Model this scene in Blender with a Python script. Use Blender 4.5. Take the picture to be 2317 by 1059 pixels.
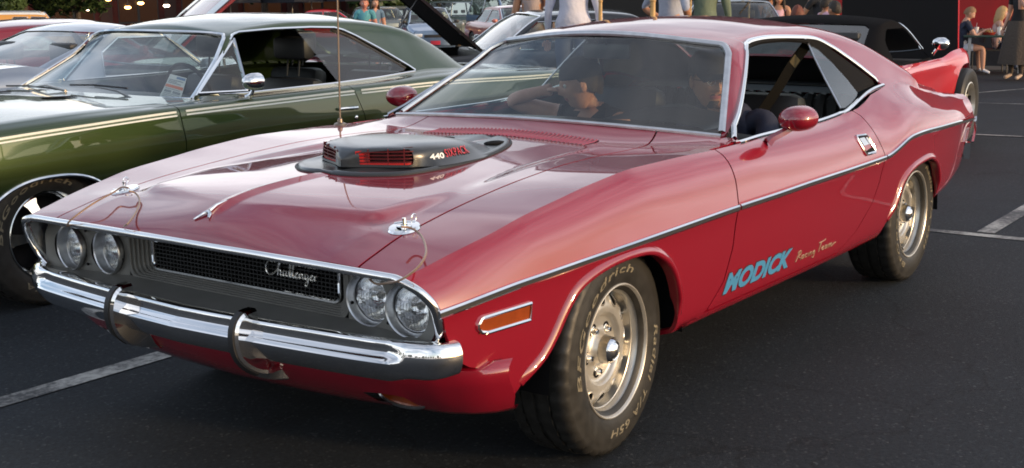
import bpy, bmesh, math, random
import numpy as np
from mathutils import Vector, Matrix
random.seed(7); np.random.seed(7)
for o in list(bpy.data.objects): bpy.data.objects.remove(o)
SC = bpy.context.scene
COL = SC.collection

# ------------------------------------------------------------------ camera
CAM_P = (4.5706, 2.7822, 1.4454); YAW, PITCH, ROLL = 3.767499, -0.197740, -0.01036
d_ = Vector((math.cos(YAW)*math.cos(PITCH), math.sin(YAW)*math.cos(PITCH), math.sin(PITCH)))
r_ = d_.cross(Vector((0, 0, 1))).normalized(); u_ = r_.cross(d_)
c_, s_ = math.cos(ROLL), math.sin(ROLL)
cr, cu = r_*c_ + u_*s_, u_*c_ - r_*s_
cd = bpy.data.cameras.new('camera'); cam = bpy.data.objects.new('camera', cd); COL.objects.link(cam)
cam.matrix_world = Matrix(((cr.x, cu.x, -d_.x, CAM_P[0]), (cr.y, cu.y, -d_.y, CAM_P[1]), (cr.z, cu.z, -d_.z, CAM_P[2]), (0, 0, 0, 1)))
cd.sensor_fit = 'HORIZONTAL'; cd.sensor_width = 36.0; cd.lens = 36.0*2806.5/2317.0
cd.clip_start = 0.05; cd.clip_end = 900
SC.camera = cam
SC.cycles.filter_width = 1.8

# ------------------------------------------------------------------ sky, sun, exposure
SUN_AZ, SUN_EL = math.radians(101), math.radians(11)
W = bpy.data.worlds.new('World'); SC.world = W; W.use_nodes = True
nt = W.node_tree; nt.nodes.clear()
def N(t, **k):
    n = nt.nodes.new(t)
    for a, b in k.items(): setattr(n, a, b)
    return n
sky = N('ShaderNodeTexSky', sky_type='NISHITA', sun_disc=False)
sky.sun_elevation = SUN_EL; sky.sun_rotation = math.pi/2 - SUN_AZ
sky.air_density = 1.2; sky.dust_density = 3.0; sky.ozone_density = 2.5
tc = N('ShaderNodeTexCoord'); mp = N('ShaderNodeMapping'); mp.inputs['Scale'].default_value = (1.0, 1.0, 2.6)
nz = N('ShaderNodeTexNoise'); nz.inputs['Scale'].default_value = 2.1; nz.inputs['Detail'].default_value = 7; nz.inputs['Roughness'].default_value = 0.55
rp = N('ShaderNodeValToRGB'); rp.color_ramp.elements[0].position = 0.28; rp.color_ramp.elements[1].position = 0.74
mx = N('ShaderNodeMix', data_type='RGBA'); mx.inputs[7].default_value = (14.6, 14.3, 14.8, 1)
sc_ = N('ShaderNodeMath', operation='MULTIPLY'); sc_.inputs[1].default_value = 0.72
bg = N('ShaderNodeBackground'); bg.inputs['Strength'].default_value = 0.15
wo = N('ShaderNodeOutputWorld')
L = nt.links.new
L(tc.outputs['Generated'], mp.inputs['Vector']); L(mp.outputs[0], nz.inputs['Vector']); L(nz.outputs['Fac'], rp.inputs[0])
sx_ = N('ShaderNodeSeparateXYZ'); L(tc.outputs['Generated'], sx_.inputs[0]); fz = N('ShaderNodeMapRange'); L(sx_.outputs['Z'], fz.inputs['Value'])
fz.inputs['From Min'].default_value = 0.0; fz.inputs['From Max'].default_value = 0.75; fz.inputs['To Min'].default_value = 1.0; fz.inputs['To Max'].default_value = 0.38      # haze: cloud thins out overhead
ml_ = N('ShaderNodeMath', operation='MULTIPLY'); L(rp.outputs[0], sc_.inputs[0]); L(sc_.outputs[0], ml_.inputs[0]); L(fz.outputs[0], ml_.inputs[1]); L(ml_.outputs[0], mx.inputs[0]); L(sky.outputs[0], mx.inputs[6])
L(mx.outputs[2], bg.inputs['Color']); L(bg.outputs[0], wo.inputs['Surface'])
sd = bpy.data.lights.new('sun', 'SUN'); sd.energy = 2.0; sd.angle = math.radians(5); sd.color = (1.0, 0.66, 0.36)
so = bpy.data.objects.new('sun', sd); COL.objects.link(so); so.location = (5, 30, 8)
so.rotation_euler = Vector((-math.cos(SUN_AZ)*math.cos(SUN_EL), -math.sin(SUN_AZ)*math.cos(SUN_EL), -math.sin(SUN_EL))).to_track_quat('-Z', 'Y').to_euler()
vs = SC.view_settings; vs.view_transform = 'Standard'; vs.look = 'None'; vs.exposure = 0.50; vs.gamma = 1.0; vs.use_curve_mapping = False

# ------------------------------------------------------------------ materials
MATS = {}
def mat(name, col=(0.5, 0.5, 0.5), rough=0.5, metal=0.0, coat=0.0, spec=0.5, noise=None, bump=None, emit=None, trans=0.0, ior=1.45, alpha=None, coat_rough=0.03):
    """noise=(scale, amount, detail): colour mottle; bump=(scale, strength, distance)"""
    if name in MATS: return MATS[name]
    m = bpy.data.materials.new(name); m.use_nodes = True; t = m.node_tree; b = t.nodes['Principled BSDF']
    b.inputs['Base Color'].default_value = (*col, 1); b.inputs['Roughness'].default_value = rough
    b.inputs['Metallic'].default_value = metal; b.inputs['Coat Weight'].default_value = coat
    b.inputs['Coat Roughness'].default_value = coat_rough; b.inputs['Specular IOR Level'].default_value = spec
    b.inputs['Transmission Weight'].default_value = trans; b.inputs['IOR'].default_value = ior
    if emit: b.inputs['Emission Color'].default_value = (*emit[:3], 1); b.inputs['Emission Strength'].default_value = emit[3]
    if alpha is not None: b.inputs['Alpha'].default_value = alpha
    tcn = None
    if noise or bump:
        tcn = t.nodes.new('ShaderNodeTexCoord')
    if noise:
        n = t.nodes.new('ShaderNodeTexNoise'); n.inputs['Scale'].default_value = noise[0]; n.inputs['Detail'].default_value = noise[2] if len(noise) > 2 else 6
        t.links.new(tcn.outputs['Object'], n.inputs['Vector'])
        r = t.nodes.new('ShaderNodeMapRange'); r.inputs['From Min'].default_value = 0.3; r.inputs['From Max'].default_value = 0.7
        r.inputs['To Min'].default_value = 1 - noise[1]; r.inputs['To Max'].default_value = 1 + noise[1]
        t.links.new(n.outputs['Fac'], r.inputs['Value'])
        mm = t.nodes.new('ShaderNodeVectorMath'); mm.operation = 'SCALE'; mm.inputs[0].default_value = col
        t.links.new(r.outputs[0], mm.inputs['Scale']); t.links.new(mm.outputs[0], b.inputs['Base Color'])
        r2 = t.nodes.new('ShaderNodeMapRange'); r2.inputs['From Min'].default_value = 0.3; r2.inputs['From Max'].default_value = 0.7
        r2.inputs['To Min'].default_value = max(0, rough-0.4*noise[1]*rough); r2.inputs['To Max'].default_value = min(1, rough+0.4*noise[1]*rough)
        t.links.new(n.outputs['Fac'], r2.inputs['Value']); t.links.new(r2.outputs[0], b.inputs['Roughness'])
    if bump:
        n2 = t.nodes.new('ShaderNodeTexNoise'); n2.inputs['Scale'].default_value = bump[0]; n2.inputs['Detail'].default_value = 5
        t.links.new(tcn.outputs['Object'], n2.inputs['Vector'])
        bn = t.nodes.new('ShaderNodeBump'); bn.inputs['Strength'].default_value = bump[1]; bn.inputs['Distance'].default_value = bump[2]
        t.links.new(n2.outputs['Fac'], bn.inputs['Height']); t.links.new(bn.outputs[0], b.inputs['Normal'])
    MATS[name] = m
    return m
def paint(name, col, rough=0.38, metal=0.0, wav=0.012, dust=0.05, coat_ior=1.6):
    """clear-coated car paint: a faint orange-peel wave, a film of dust that dulls the coat in patches"""
    if name in MATS: return MATS[name]
    m = mat(name, col, rough, metal, 1.0, 0.12); t = m.node_tree; b = t.nodes['Principled BSDF']; b.inputs['Coat IOR'].default_value = coat_ior
    tcn = t.nodes.new('ShaderNodeTexCoord')
    n = t.nodes.new('ShaderNodeTexNoise'); n.inputs['Scale'].default_value = 5.0; n.inputs['Detail'].default_value = 2
    t.links.new(tcn.outputs['Object'], n.inputs['Vector'])
    bn = t.nodes.new('ShaderNodeBump'); bn.inputs['Strength'].default_value = wav; bn.inputs['Distance'].default_value = 0.02
    t.links.new(n.outputs['Fac'], bn.inputs['Height']); t.links.new(bn.outputs[0], b.inputs['Coat Normal'])
    n3 = t.nodes.new('ShaderNodeTexNoise'); n3.inputs['Scale'].default_value = 7.0; n3.inputs['Detail'].default_value = 8; n3.inputs['Roughness'].default_value = .65
    t.links.new(tcn.outputs['Object'], n3.inputs['Vector'])
    r = t.nodes.new('ShaderNodeMapRange'); r.inputs['From Min'].default_value = .35; r.inputs['From Max'].default_value = .75
    r.inputs['To Min'].default_value = 0.012; r.inputs['To Max'].default_value = dust
    t.links.new(n3.outputs['Fac'], r.inputs['Value']); t.links.new(r.outputs[0], b.inputs['Coat Roughness'])
    return m
def glass(name, tint=(0.75, 0.82, 0.80), refl=1.0, alpha_t=0.85, rough=0.0):
    """thin glass sheet: transparent tint mixed with a Fresnel mirror, so one skin of mesh serves as a pane"""
    if name in MATS: return MATS[name]
    m = bpy.data.materials.new(name); m.use_nodes = True; t = m.node_tree; t.nodes.clear()
    o = t.nodes.new('ShaderNodeOutputMaterial'); tr = t.nodes.new('ShaderNodeBsdfTransparent'); tr.inputs[0].default_value = (*[c*alpha_t for c in tint], 1)
    g = t.nodes.new('ShaderNodeBsdfGlossy'); g.inputs['Roughness'].default_value = rough; g.inputs['Color'].default_value = (refl, refl, refl, 1)
    lw = t.nodes.new('ShaderNodeLayerWeight'); lw.inputs['Blend'].default_value = .5
    pw = t.nodes.new('ShaderNodeMath'); pw.operation = 'POWER'; pw.inputs[1].default_value = 4.2; t.links.new(lw.outputs['Facing'], pw.inputs[0])
    f = t.nodes.new('ShaderNodeMapRange'); f.inputs['To Min'].default_value = .065; f.inputs['To Max'].default_value = .95; t.links.new(pw.outputs[0], f.inputs['Value'])
    df = t.nodes.new('ShaderNodeBsdfDiffuse'); df.inputs[0].default_value = (0.45, 0.45, 0.43, 1)
    ms = t.nodes.new('ShaderNodeMixShader'); ms2 = t.nodes.new('ShaderNodeMixShader'); ms2.inputs[0].default_value = 0.025
    t.links.new(f.outputs[0], ms.inputs[0]); t.links.new(tr.outputs[0], ms.inputs[1]); t.links.new(g.outputs[0], ms.inputs[2])
    t.links.new(ms.outputs[0], ms2.inputs[1]); t.links.new(df.outputs[0], ms2.inputs[2]); t.links.new(ms2.outputs[0], o.inputs['Surface'])
    MATS[name] = m
    return m
M_red = paint('red_paint', (0.225, 0.0025, 0.0145), 0.45, coat_ior=1.9)
M_chrome = mat('chrome', (0.82, 0.82, 0.82), 0.06, 1.0, bump=(9, 0.02, 0.02))
M_steel = mat('brushed_trim', (0.68, 0.69, 0.70), 0.22, 1.0)
M_black = mat('black_rubber', (0.018, 0.018, 0.019), 0.55)
M_tyre = mat('tyre_rubber', (0.020, 0.0195, 0.018), 0.48, noise=(30, .25), bump=(120, .15, .002))
M_letter = mat('raised_lettering', (0.10, 0.09, 0.07), 0.6, noise=(40, .3))
M_rim = mat('silver_wheel_paint', (0.58, 0.56, 0.51), 0.33, 0.7, noise=(18, .10))
M_dark = mat('dark_cavity', (0.010, 0.010, 0.011), 0.8, spec=.08)
M_vinyl = mat('black_vinyl', (0.022, 0.022, 0.024), 0.48, bump=(300, .1, .001))
M_argent = mat('argent_grey', (0.17, 0.168, 0.155), 0.42, 0.35, noise=(8, .12))
M_satin = mat('satin_black_metal', (0.02, 0.021, 0.022), 0.32, 0.0, 0.5, coat_rough=.25)
M_glass = glass('window_glass')

# ------------------------------------------------------------------ mesh helpers
def mk(name, V, F, m=None, parent=None, smooth=True, sharp=35, kind=None, label=None):
    me = bpy.data.meshes.new(name); me.from_pydata([tuple(map(float, v)) for v in V], [], [tuple(int(i) for i in f) for f in F]); me.update()
    if m: me.materials.append(m)
    if smooth:
        me.polygons.foreach_set('use_smooth', [True]*len(me.polygons)); me.set_sharp_from_angle(angle=math.radians(sharp))
    o = bpy.data.objects.new(name, me); COL.objects.link(o)
    if parent: o.parent = parent
    if kind: o['kind'] = kind
    if label: o['label'] = label
    return o
def thing(name, label, cat, loc=(0, 0, 0), rz=0.0, group=None):
    o = bpy.data.objects.new(name, None); COL.objects.link(o); o.location = loc; o.rotation_euler = (0, 0, rz)
    o.empty_display_size = .2; o['label'] = label; o['category'] = cat
    if group: o['group'] = group
    return o
def tag(o, label, cat, group=None):
    o['label'] = label; o['category'] = cat
    if group: o['group'] = group
    return o
def dup(o, parent=None):
    c = o.copy(); COL.objects.link(c)
    if parent: c.parent = parent
    for ch in list(o.children): dup(ch, c)
    return c
class MB:
    """collects shapes into one mesh"""
    def __init__(s): s.V = []; s.F = []
    def add(s, V, F, M=None):
        k = len(s.V)
        for v in V: s.V.append(tuple(M @ Vector(v)) if M is not None else tuple(v))
        s.F += [[i+k for i in f] for f in F]; return s
    def box(s, c, h, M=None, bev=0.0):
        x, y, z = h
        if bev > 0:
            b = min(bev, x*.9, y*.9, z*.9); V = []; F = []
            bm = bmesh.new(); bmesh.ops.create_cube(bm, size=2)
            for v in bm.verts: v.co = Vector((v.co.x*x, v.co.y*y, v.co.z*z))
            bmesh.ops.bevel(bm, geom=bm.edges[:], offset=b, segments=2, affect='EDGES', profile=.5)
            bm.verts.ensure_lookup_table(); V = [tuple(Vector(c)+v.co) for v in bm.verts]; F = [[v.index for v in f.verts] for f in bm.faces]; bm.free()
            return s.add(V, F, M)
        V = [(c[0]+i*x, c[1]+j*y, c[2]+k*z) for i in (-1, 1) for j in (-1, 1) for k in (-1, 1)]
        return s.add(V, [(0, 1, 3, 2), (4, 6, 7, 5), (0, 4, 5, 1), (2, 3, 7, 6), (0, 2, 6, 4), (1, 5, 7, 3)], M)
    def tube(s, P, r, n=8, closed=False, caps=True, M=None):
        V, F = tube(P, r, n, closed, caps); return s.add(V, F, M)
    def lathe(s, prof, n=32, axis='Z', M=None, closed=False):
        V, F = lathe(prof, n, axis, closed); return s.add(V, F, M)
    def ball(s, c, r, n=12, M=None):
        r = (r, r, r) if not hasattr(r, '__len__') else r
        V = []; F = []; m = n//2
        for i in range(1, m):
            t = math.pi*i/m
            for j in range(n):
                a = 2*math.pi*j/n; V.append((c[0]+r[0]*math.sin(t)*math.cos(a), c[1]+r[1]*math.sin(t)*math.sin(a), c[2]+r[2]*math.cos(t)))
        for i in range(m-2):
            for j in range(n): F.append((i*n+j, (i+1)*n+j, (i+1)*n+(j+1) % n, i*n+(j+1) % n))
        V += [(c[0], c[1], c[2]+r[2]), (c[0], c[1], c[2]-r[2])]; a, b = len(V)-2, len(V)-1
        for j in range(n): F.append((a, j, (j+1) % n)); F.append((b, (m-2)*n+(j+1) % n, (m-2)*n+j))
        return s.add(V, F, M)
    def build(s, name, m, parent=None, smooth=True, sharp=35, kind=None, label=None): return mk(name, s.V, s.F, m, parent, smooth, sharp, kind, label)
def frames(P, closed=False, up=None):
    P = [Vector(p) for p in P]; n = len(P); T = []
    for i in range(n):
        a = P[(i-1) % n] if (closed or i > 0) else P[i]; b = P[(i+1) % n] if (closed or i < n-1) else P[i]
        T.append((b-a).normalized())
    out = []; prev = None
    for i in range(n):
        t = T[i]
        if up is not None: ref = Vector(up) if not callable(up) else Vector(up(i))
        elif prev is None: ref = Vector((0, 0, 1)) if abs(t.z) < .9 else Vector((1, 0, 0))
        else: ref = prev
        v = (ref - t*ref.dot(t))
        if v.length < 1e-6: v = t.orthogonal()
        v.normalize(); u = v.cross(t).normalized(); prev = v; out.append((P[i], t, u, v))
    return out
def tube(P, r, n=8, closed=False, caps=True):
    fr = frames(P, closed); V = []; F = []; m = len(fr)
    for i, (p, t, u, v) in enumerate(fr):
        ri = r[i] if hasattr(r, '__len__') else r
        for j in range(n):
            a = 2*math.pi*j/n; V.append(tuple(p + (u*math.cos(a)+v*math.sin(a))*ri))
    for i in range(m if closed else m-1):
        k = (i+1) % m
        for j in range(n): F.append((i*n+j, i*n+(j+1) % n, k*n+(j+1) % n, k*n+j))
    if caps and not closed: F.append(tuple(range(n))[::-1]); F.append(tuple(range((m-1)*n, m*n)))
    return V, F
def sweep(P, prof, up=(0, 0, 1), closed=False, pclosed=True, caps=True):
    """sweep a 2-D profile (u sideways, v up) along P; prof may be a function of the index"""
    fr = frames(P, closed, up); V = []; F = []; m = len(fr); k = None
    for i, (p, t, u, v) in enumerate(fr):
        pr = prof(i) if callable(prof) else prof; k = len(pr)
        for a, b in pr: V.append(tuple(p+u*a+v*b))
    for i in range(m if closed else m-1):
        q = (i+1) % m
        for j in range(k if pclosed else k-1): F.append((i*k+j, i*k+(j+1) % k, q*k+(j+1) % k, q*k+j))
    if caps and pclosed and not closed: F.append(tuple(range(k))[::-1]); F.append(tuple(range((m-1)*k, m*k)))
    return V, F
def lathe(prof, n=32, axis='Z', closed=False):
    """prof: (radius, height)"""
    V = []; F = []; m = len(prof)
    for j in range(n):
        a = 2*math.pi*j/n; c, s = math.cos(a), math.sin(a)
        for r, h in prof: V.append({'Z': (r*c, r*s, h), 'Y': (r*c, h, r*s), 'X': (h, r*c, r*s)}[axis])
    for j in range(n):
        q = (j+1) % n
        for i in range(m if closed else m-1):
            e = (i+1) % m; F.append((j*m+i, q*m+i, q*m+e, j*m+e))
    return V, F
def crom(P, n=6, closed=False):
    """Catmull-Rom through points"""
    P = [np.array(p, float) for p in P]; out = []; m = len(P)
    rng = range(m) if closed else range(m-1)
    for i in rng:
        p0 = P[(i-1) % m] if (closed or i > 0) else 2*P[0]-P[1]; p1 = P[i]; p2 = P[(i+1) % m]
        p3 = P[(i+2) % m] if (closed or i+2 < m) else 2*P[-1]-P[-2]
        for k in range(n):
            t = k/n; out.append(.5*((2*p1)+(-p0+p2)*t+(2*p0-5*p1+4*p2-p3)*t*t+(-p0+3*p1-3*p2+p3)*t**3))
    if not closed: out.append(P[-1])
    return np.array(out)
def pchip(xs, ys):
    """monotone cubic interpolation; xs may be given in either order"""
    xs = np.array(xs, float); ys = np.array(ys, float)
    if xs[0] > xs[-1]: xs = xs[::-1]; ys = ys[::-1]
    h = np.diff(xs); d = np.diff(ys)/h; m = np.zeros(len(xs)); m[0] = d[0]; m[-1] = d[-1]
    for i in range(1, len(xs)-1):
        if d[i-1]*d[i] > 0:
            w1 = 2*h[i]+h[i-1]; w2 = h[i]+2*h[i-1]; m[i] = (w1+w2)/(w1/d[i-1]+w2/d[i])
    def f(x):
        x = np.clip(np.asarray(x, float), xs[0], xs[-1]); i = np.clip(np.searchsorted(xs, x)-1, 0, len(xs)-2)
        t = (x-xs[i])/h[i]; t2 = t*t; t3 = t2*t
        return (2*t3-3*t2+1)*ys[i]+(t3-2*t2+t)*h[i]*m[i]+(-2*t3+3*t2)*ys[i+1]+(t3-t2)*h[i]*m[i+1]
    return f
def sst(x): x = np.clip(x, 0, 1); return x*x*(3-2*x)
def grid(P, flip=False):
    """P: array (n,m,3) -> V, F"""
    n, m = P.shape[:2]; V = P.reshape(-1, 3); F = []
    for i in range(n-1):
        for j in range(m-1):
            f = (i*m+j, i*m+j+1, (i+1)*m+j+1, (i+1)*m+j); F.append(f[::-1] if flip else f)
    return V, F
def weld(V, F, tol=1e-5):
    V = np.asarray(V, float); key = np.round(V/tol).astype(np.int64); _, idx, inv = np.unique(key, axis=0, return_index=True, return_inverse=True)
    inv = inv.ravel(); V2 = V[idx]; F2 = []
    for f in F:
        g = [];
        for i in f:
            j = inv[i]
            if not g or g[-1] != j: g.append(j)
        if len(g) > 1 and g[0] == g[-1]: g.pop()
        if len(set(g)) >= 3: F2.append(g)
    return V2, F2
def join(*parts):
    V = []; F = []; k = 0
    for v, f in parts:
        V.append(np.asarray(v, float).reshape(-1, 3)); F += [[i+k for i in q] for q in f]; k += len(V[-1])
    return np.concatenate(V), F
def mirror(V, F): V = np.array(V, float).copy(); V[:, 1] *= -1; return V, [list(f)[::-1] for f in F]
def clip(V, F, f):
    """keep the part of a mesh where f(points) >= 0"""
    V = np.asarray(V, float); val = f(V); val = np.where(np.abs(val) < 1e-6, 1e-6, val); E = {}
    for q in F:
        s = [val[i] >= 0 for i in q]
        if all(s) or not any(s): continue
        for a, b in zip(q, list(q[1:])+[q[0]]):
            if (val[a] >= 0) != (val[b] >= 0): E.setdefault((min(a, b), max(a, b)), None)
    ks = list(E); NV = V
    if ks:
        A = V[[k[0] for k in ks]]; B = V[[k[1] for k in ks]]; fa = val[[k[0] for k in ks]] >= 0; lo = np.zeros(len(ks)); hi = np.ones(len(ks))
        for _ in range(16):
            md = (lo+hi)/2; fm = f(A+(B-A)*md[:, None]) >= 0; same = fm == fa; lo = np.where(same, md, lo); hi = np.where(same, hi, md)
        NV = np.concatenate([V, A+(B-A)*((lo+hi)/2)[:, None]])
        for i, k in enumerate(ks): E[k] = len(V)+i
    out = []
    for q in F:
        s = [val[i] >= 0 for i in q]
        if all(s): out.append(list(q)); continue
        if not any(s): continue
        g = []
        for a, b in zip(q, list(q[1:])+[q[0]]):
            if val[a] >= 0: g.append(a)
            if (val[a] >= 0) != (val[b] >= 0): g.append(E[(min(a, b), max(a, b))])
        if len(g) >= 3: out.append(g)
    used = sorted({i for q in out for i in q}); mp_ = {j: i for i, j in enumerate(used)}
    return NV[used] if used else np.zeros((0, 3)), [[mp_[i] for i in q] for q in out]
def vnorm(V, F):
    Nn = np.zeros_like(V)
    for q in F:
        a, b, c = V[q[0]], V[q[1]], V[q[2]]; n = np.cross(b-a, c-a)
        if len(q) > 3: n = n+np.cross(c-a, V[q[3]]-a)
        for i in q: Nn[i] += n
    l = np.linalg.norm(Nn, axis=1, keepdims=True); l[l == 0] = 1
    return Nn/l
def rim(V, F, depth=0.012, skip=None):
    """turn the free edges of a panel inwards, so a panel has a visible thickness at its gaps"""
    V = np.asarray(V, float); cnt = {}
    for q in F:
        for a, b in zip(q, list(q[1:])+[q[0]]): cnt[(a, b)] = 1
    free = [(a, b) for (a, b) in cnt if (b, a) not in cnt]
    if skip is not None: free = [(a, b) for a, b in free if not (skip(V[a]) and skip(V[b]))]
    Nn = vnorm(V, F); ids = {}; add = []
    for a, b in free:
        for i in (a, b):
            if i not in ids: ids[i] = len(V)+len(add); add.append(V[i]-Nn[i]*depth)
    F = [list(q) for q in F]+[[b, a, ids[a], ids[b]] for a, b in free]
    return (np.concatenate([V, np.array(add)]) if add else V), F
def poly_sdf(poly):
    """signed distance to a closed polygon in 2-D: positive outside"""
    A = np.array(poly, float); B = np.roll(A, -1, 0)
    def f(P):
        P = np.asarray(P, float); d = np.full(len(P), 1e9); ins = np.zeros(len(P), bool)
        for a, b in zip(A, B):
            e = b-a; w = P-a; t = np.clip((w@e)/(e@e), 0, 1); d = np.minimum(d, np.hypot(*(w-t[:, None]*e).T))
            c = ((a[1] <= P[:, 1]) & (b[1] > P[:, 1])) | ((b[1] <= P[:, 1]) & (a[1] > P[:, 1]))
            xx = a[0]+(P[:, 1]-a[1])*(e[0])/(e[1] if abs(e[1]) > 1e-12 else 1e-12); ins ^= c & (P[:, 0] < xx)
        return np.where(ins, -d, d)
    return f
FONT = None
def text_mesh(s, size=1.0, depth=0.0, bold=0.0, shear=0.0, spacing=1.0):
    c = bpy.data.curves.new('text', 'FONT'); c.body = s; c.size = size; c.extrude = depth; c.offset = bold; c.shear = shear; c.space_character = spacing; c.resolution_u = 4
    c.align_x = 'LEFT'; o = bpy.data.objects.new('text', c); COL.objects.link(o)
    dg = bpy.context.evaluated_depsgraph_get(); me = bpy.data.meshes.new_from_object(o.evaluated_get(dg))
    V = np.array([v.co[:] for v in me.vertices]); F = [list(p.vertices) for p in me.polygons]
    bpy.data.objects.remove(o); bpy.data.curves.remove(c); bpy.data.meshes.remove(me)
    return V, F
def bez(p0, p1, p2, p3, n):
    """cubic Bezier for arrays of points (k,2) -> (k,n,2)"""
    t = np.linspace(0, 1, n)[None, :, None]; p0, p1, p2, p3 = [np.asarray(p)[:, None, :] for p in (p0, p1, p2, p3)]
    return (1-t)**3*p0+3*(1-t)**2*t*p1+3*(1-t)*t*t*p2+t**3*p3
# ================================================================== RED COUPE
RED = thing('muscle_car', 'large red 1970s two-door muscle car with a black hood scoop and two men inside', 'car')
Yt = pchip([-2.46, -2.3, -1.9, -1.4, -.9, -.4, .2, .8, 1.4, 1.8, 2.1, 2.25, 2.31], [.858, .882, .934, .960, .971, .970, .962, .950, .938, .922, .898, .872, .85])
Zt = pchip([-2.46, -1.89, -1.52, -1.21, -1.07, -1.0, -.94, -.88, -.82, -.76, -.70, -.3, .05, .44, .7, 1.05, 1.35, 1.64, 1.83, 1.96, 2.08, 2.18, 2.31],
           [.703, .736, .747, .754, .7515, .7445, .733, .720, .708, .699, .695, .693, .692, .688, .687, .682, .677, .672, .667, .663, .655, .646, .632])
_E = np.array([(2.31, .79, .727), (2.25, .803, .741), (2.2, .81, .752), (2.136, .82, .767), (2.05, .832, .785), (1.97, .84, .80), (1.86, .845, .822), (1.68, .845, .844), (1.48, .845, .867), (1.22, .845, .884),
      (.94, .848, .884), (.70, .852, .880), (.50, .852, .8805), (.30, .845, .8835), (-.2, .84, .884), (-.466, .838, .893), (-.58, .836, .905), (-.70, .828, .925), (-.85, .80, .958), (-1.0, .765, .988),
      (-1.2, .746, 1.005), (-1.4, .766, .978), (-1.6, .786, .935), (-1.75, .784, .902), (-1.87, .772, .882), (-2.1, .775, .866), (-2.46, .80, .830)])
def soft(f, lo, hi, sig):
    """round off the kinks of a curve between lo and hi"""
    xs = np.arange(-2.5, 2.36, .01); y = f(xs); k = np.exp(-.5*(np.arange(-30, 31)*.01/sig)**2); k /= k.sum(); s_ = np.convolve(np.pad(y, 30, 'edge'), k, 'valid'); w = sst((xs-lo)/.1)*sst((hi-xs)/.1); y = y*(1-w)+s_*w
    return lambda x: np.interp(x, xs, y)
Ye, Ze = soft(pchip(_E[:, 0], _E[:, 1]), -2.4, -.62, .09), soft(pchip(_E[:, 0], _E[:, 2]), -2.4, -.62, .09)
Ang = pchip([-2.46, -1.9, -1.6, -.9, -.6, -.3, .5, .9, 1.8, 2.31], [28, 34, 48, 50, 38, 22, 22, 30, 33, 40]); Ang = soft(Ang, -2.4, -.2, .12)      # how steeply the skin leaves the top edge
ROOFZ = pchip([.62, .49, .3, .1, .08, .04, 0, -.2, -.5, -.8, -1.1, -1.3, -1.5, -1.7, -1.80, -1.90, -2.06], [.922, .9987, 1.114, 1.235, 1.247, 1.2545, 1.261, 1.284, 1.300, 1.297, 1.272, 1.231, 1.150, 1.036, .960, .909, .883])
CROWN = pchip([.62, .49, .3, .1, 0, -.2, -.5, -1.1, -1.5, -1.7, -1.9, -2.06], [.15, .164, .20, .252, .19, .18, .18, .18, .14, .08, .03, .02])
P0Y = pchip([.62, .49, 0, -.15, -1.3, -1.7, -2.06], [.80, .775, .56, .50, .50, .54, .62])
Wl = lambda z: .79-.80*(z-.95)
BODYX = np.unique(np.round(np.concatenate([np.arange(-2.42, 2.31, .024), np.arange(2.09, 2.307, .007), np.arange(-1.2, -.6, .012), [2.306]]), 4))
def side_upper(xs, n=15):
    c = np.stack([Yt(xs), Zt(xs)], 1); e = np.stack([Ye(xs), Ze(xs)], 1); L_ = np.hypot(*(c-e).T); a = np.radians(Ang(xs))
    p1 = e+np.stack([np.cos(a), -np.sin(a)], 1)*(L_*.36)[:, None]; p2 = c+np.stack([-.10*L_, .42*L_], 1)
    B = bez(e, p1, p2, c, n); return np.concatenate([np.repeat(xs[:, None, None], n, 1), B], 2)
_lo = pchip([0, .02, .06, .14, .25, .32, .355, .385, .40, .41], [0, .004, .010, .017, .028, .038, .046, .064, .09, .13])
ZB = pchip([-2.46, -1.8, -1.2, .8, 1.7, 2.0, 2.31], [.44, .35, .298, .288, .285, .30, .33])
def side_lower(xs, n=19):
    u = np.linspace(0, 1, n)**.9; zt = Zt(xs)[:, None]; zb = ZB(xs)[:, None]; z = zt-(zt-zb)*u[None]
    y = Yt(xs)[:, None]-_lo((zt-z)/(zt-zb)*.41)
    return np.stack([np.repeat(xs[:, None], n, 1), y, z], 2)
def shell(xs, nr=13, nb=11, nw=10):
    zc = ROOFZ(xs); k = CROWN(xs); p0y = P0Y(xs); t = np.linspace(0, 1, nr)
    y = p0y[:, None]*t[None]; z = zc[:, None]-k[:, None]*y*y
    P0 = np.stack([y[:, -1], z[:, -1]], 1); zw = np.maximum(P0[:, 1]-np.where(xs > 0, .05, .075+.02*0), Ze(xs)+.012)
    zw = np.where(xs > -.1, np.maximum(P0[:, 1]-.055, Ze(xs)+.006), zw); zw = np.minimum(zw, P0[:, 1]-.004)
    P3 = np.stack([np.maximum(Wl(zw), P0[:, 0]+.012), zw], 1); P3[:, 0] = np.where(xs < -.9, np.minimum(P3[:, 0], Ye(xs)-.006), P3[:, 0])
    sl = -2*k*p0y; h = np.hypot(*(P3-P0).T)*.42
    P1 = P0+np.stack([h, sl*h], 1); P2 = P3+np.stack([-.8*h/1.28, h/1.28], 1)
    B = bez(P0, P1, P2, P3, nb)[:, 1:]
    E_ = np.stack([Ye(xs), Ze(xs)], 1); tw = np.linspace(0, 1, nw)[1:]
    Wp = P3[:, None]+(E_-P3)[:, None]*tw[None, :, None]
    S = np.concatenate([np.stack([y, z], 2), B, Wp], 1)
    return np.concatenate([np.repeat(xs[:, None, None], S.shape[1], 1), S], 2)
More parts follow.
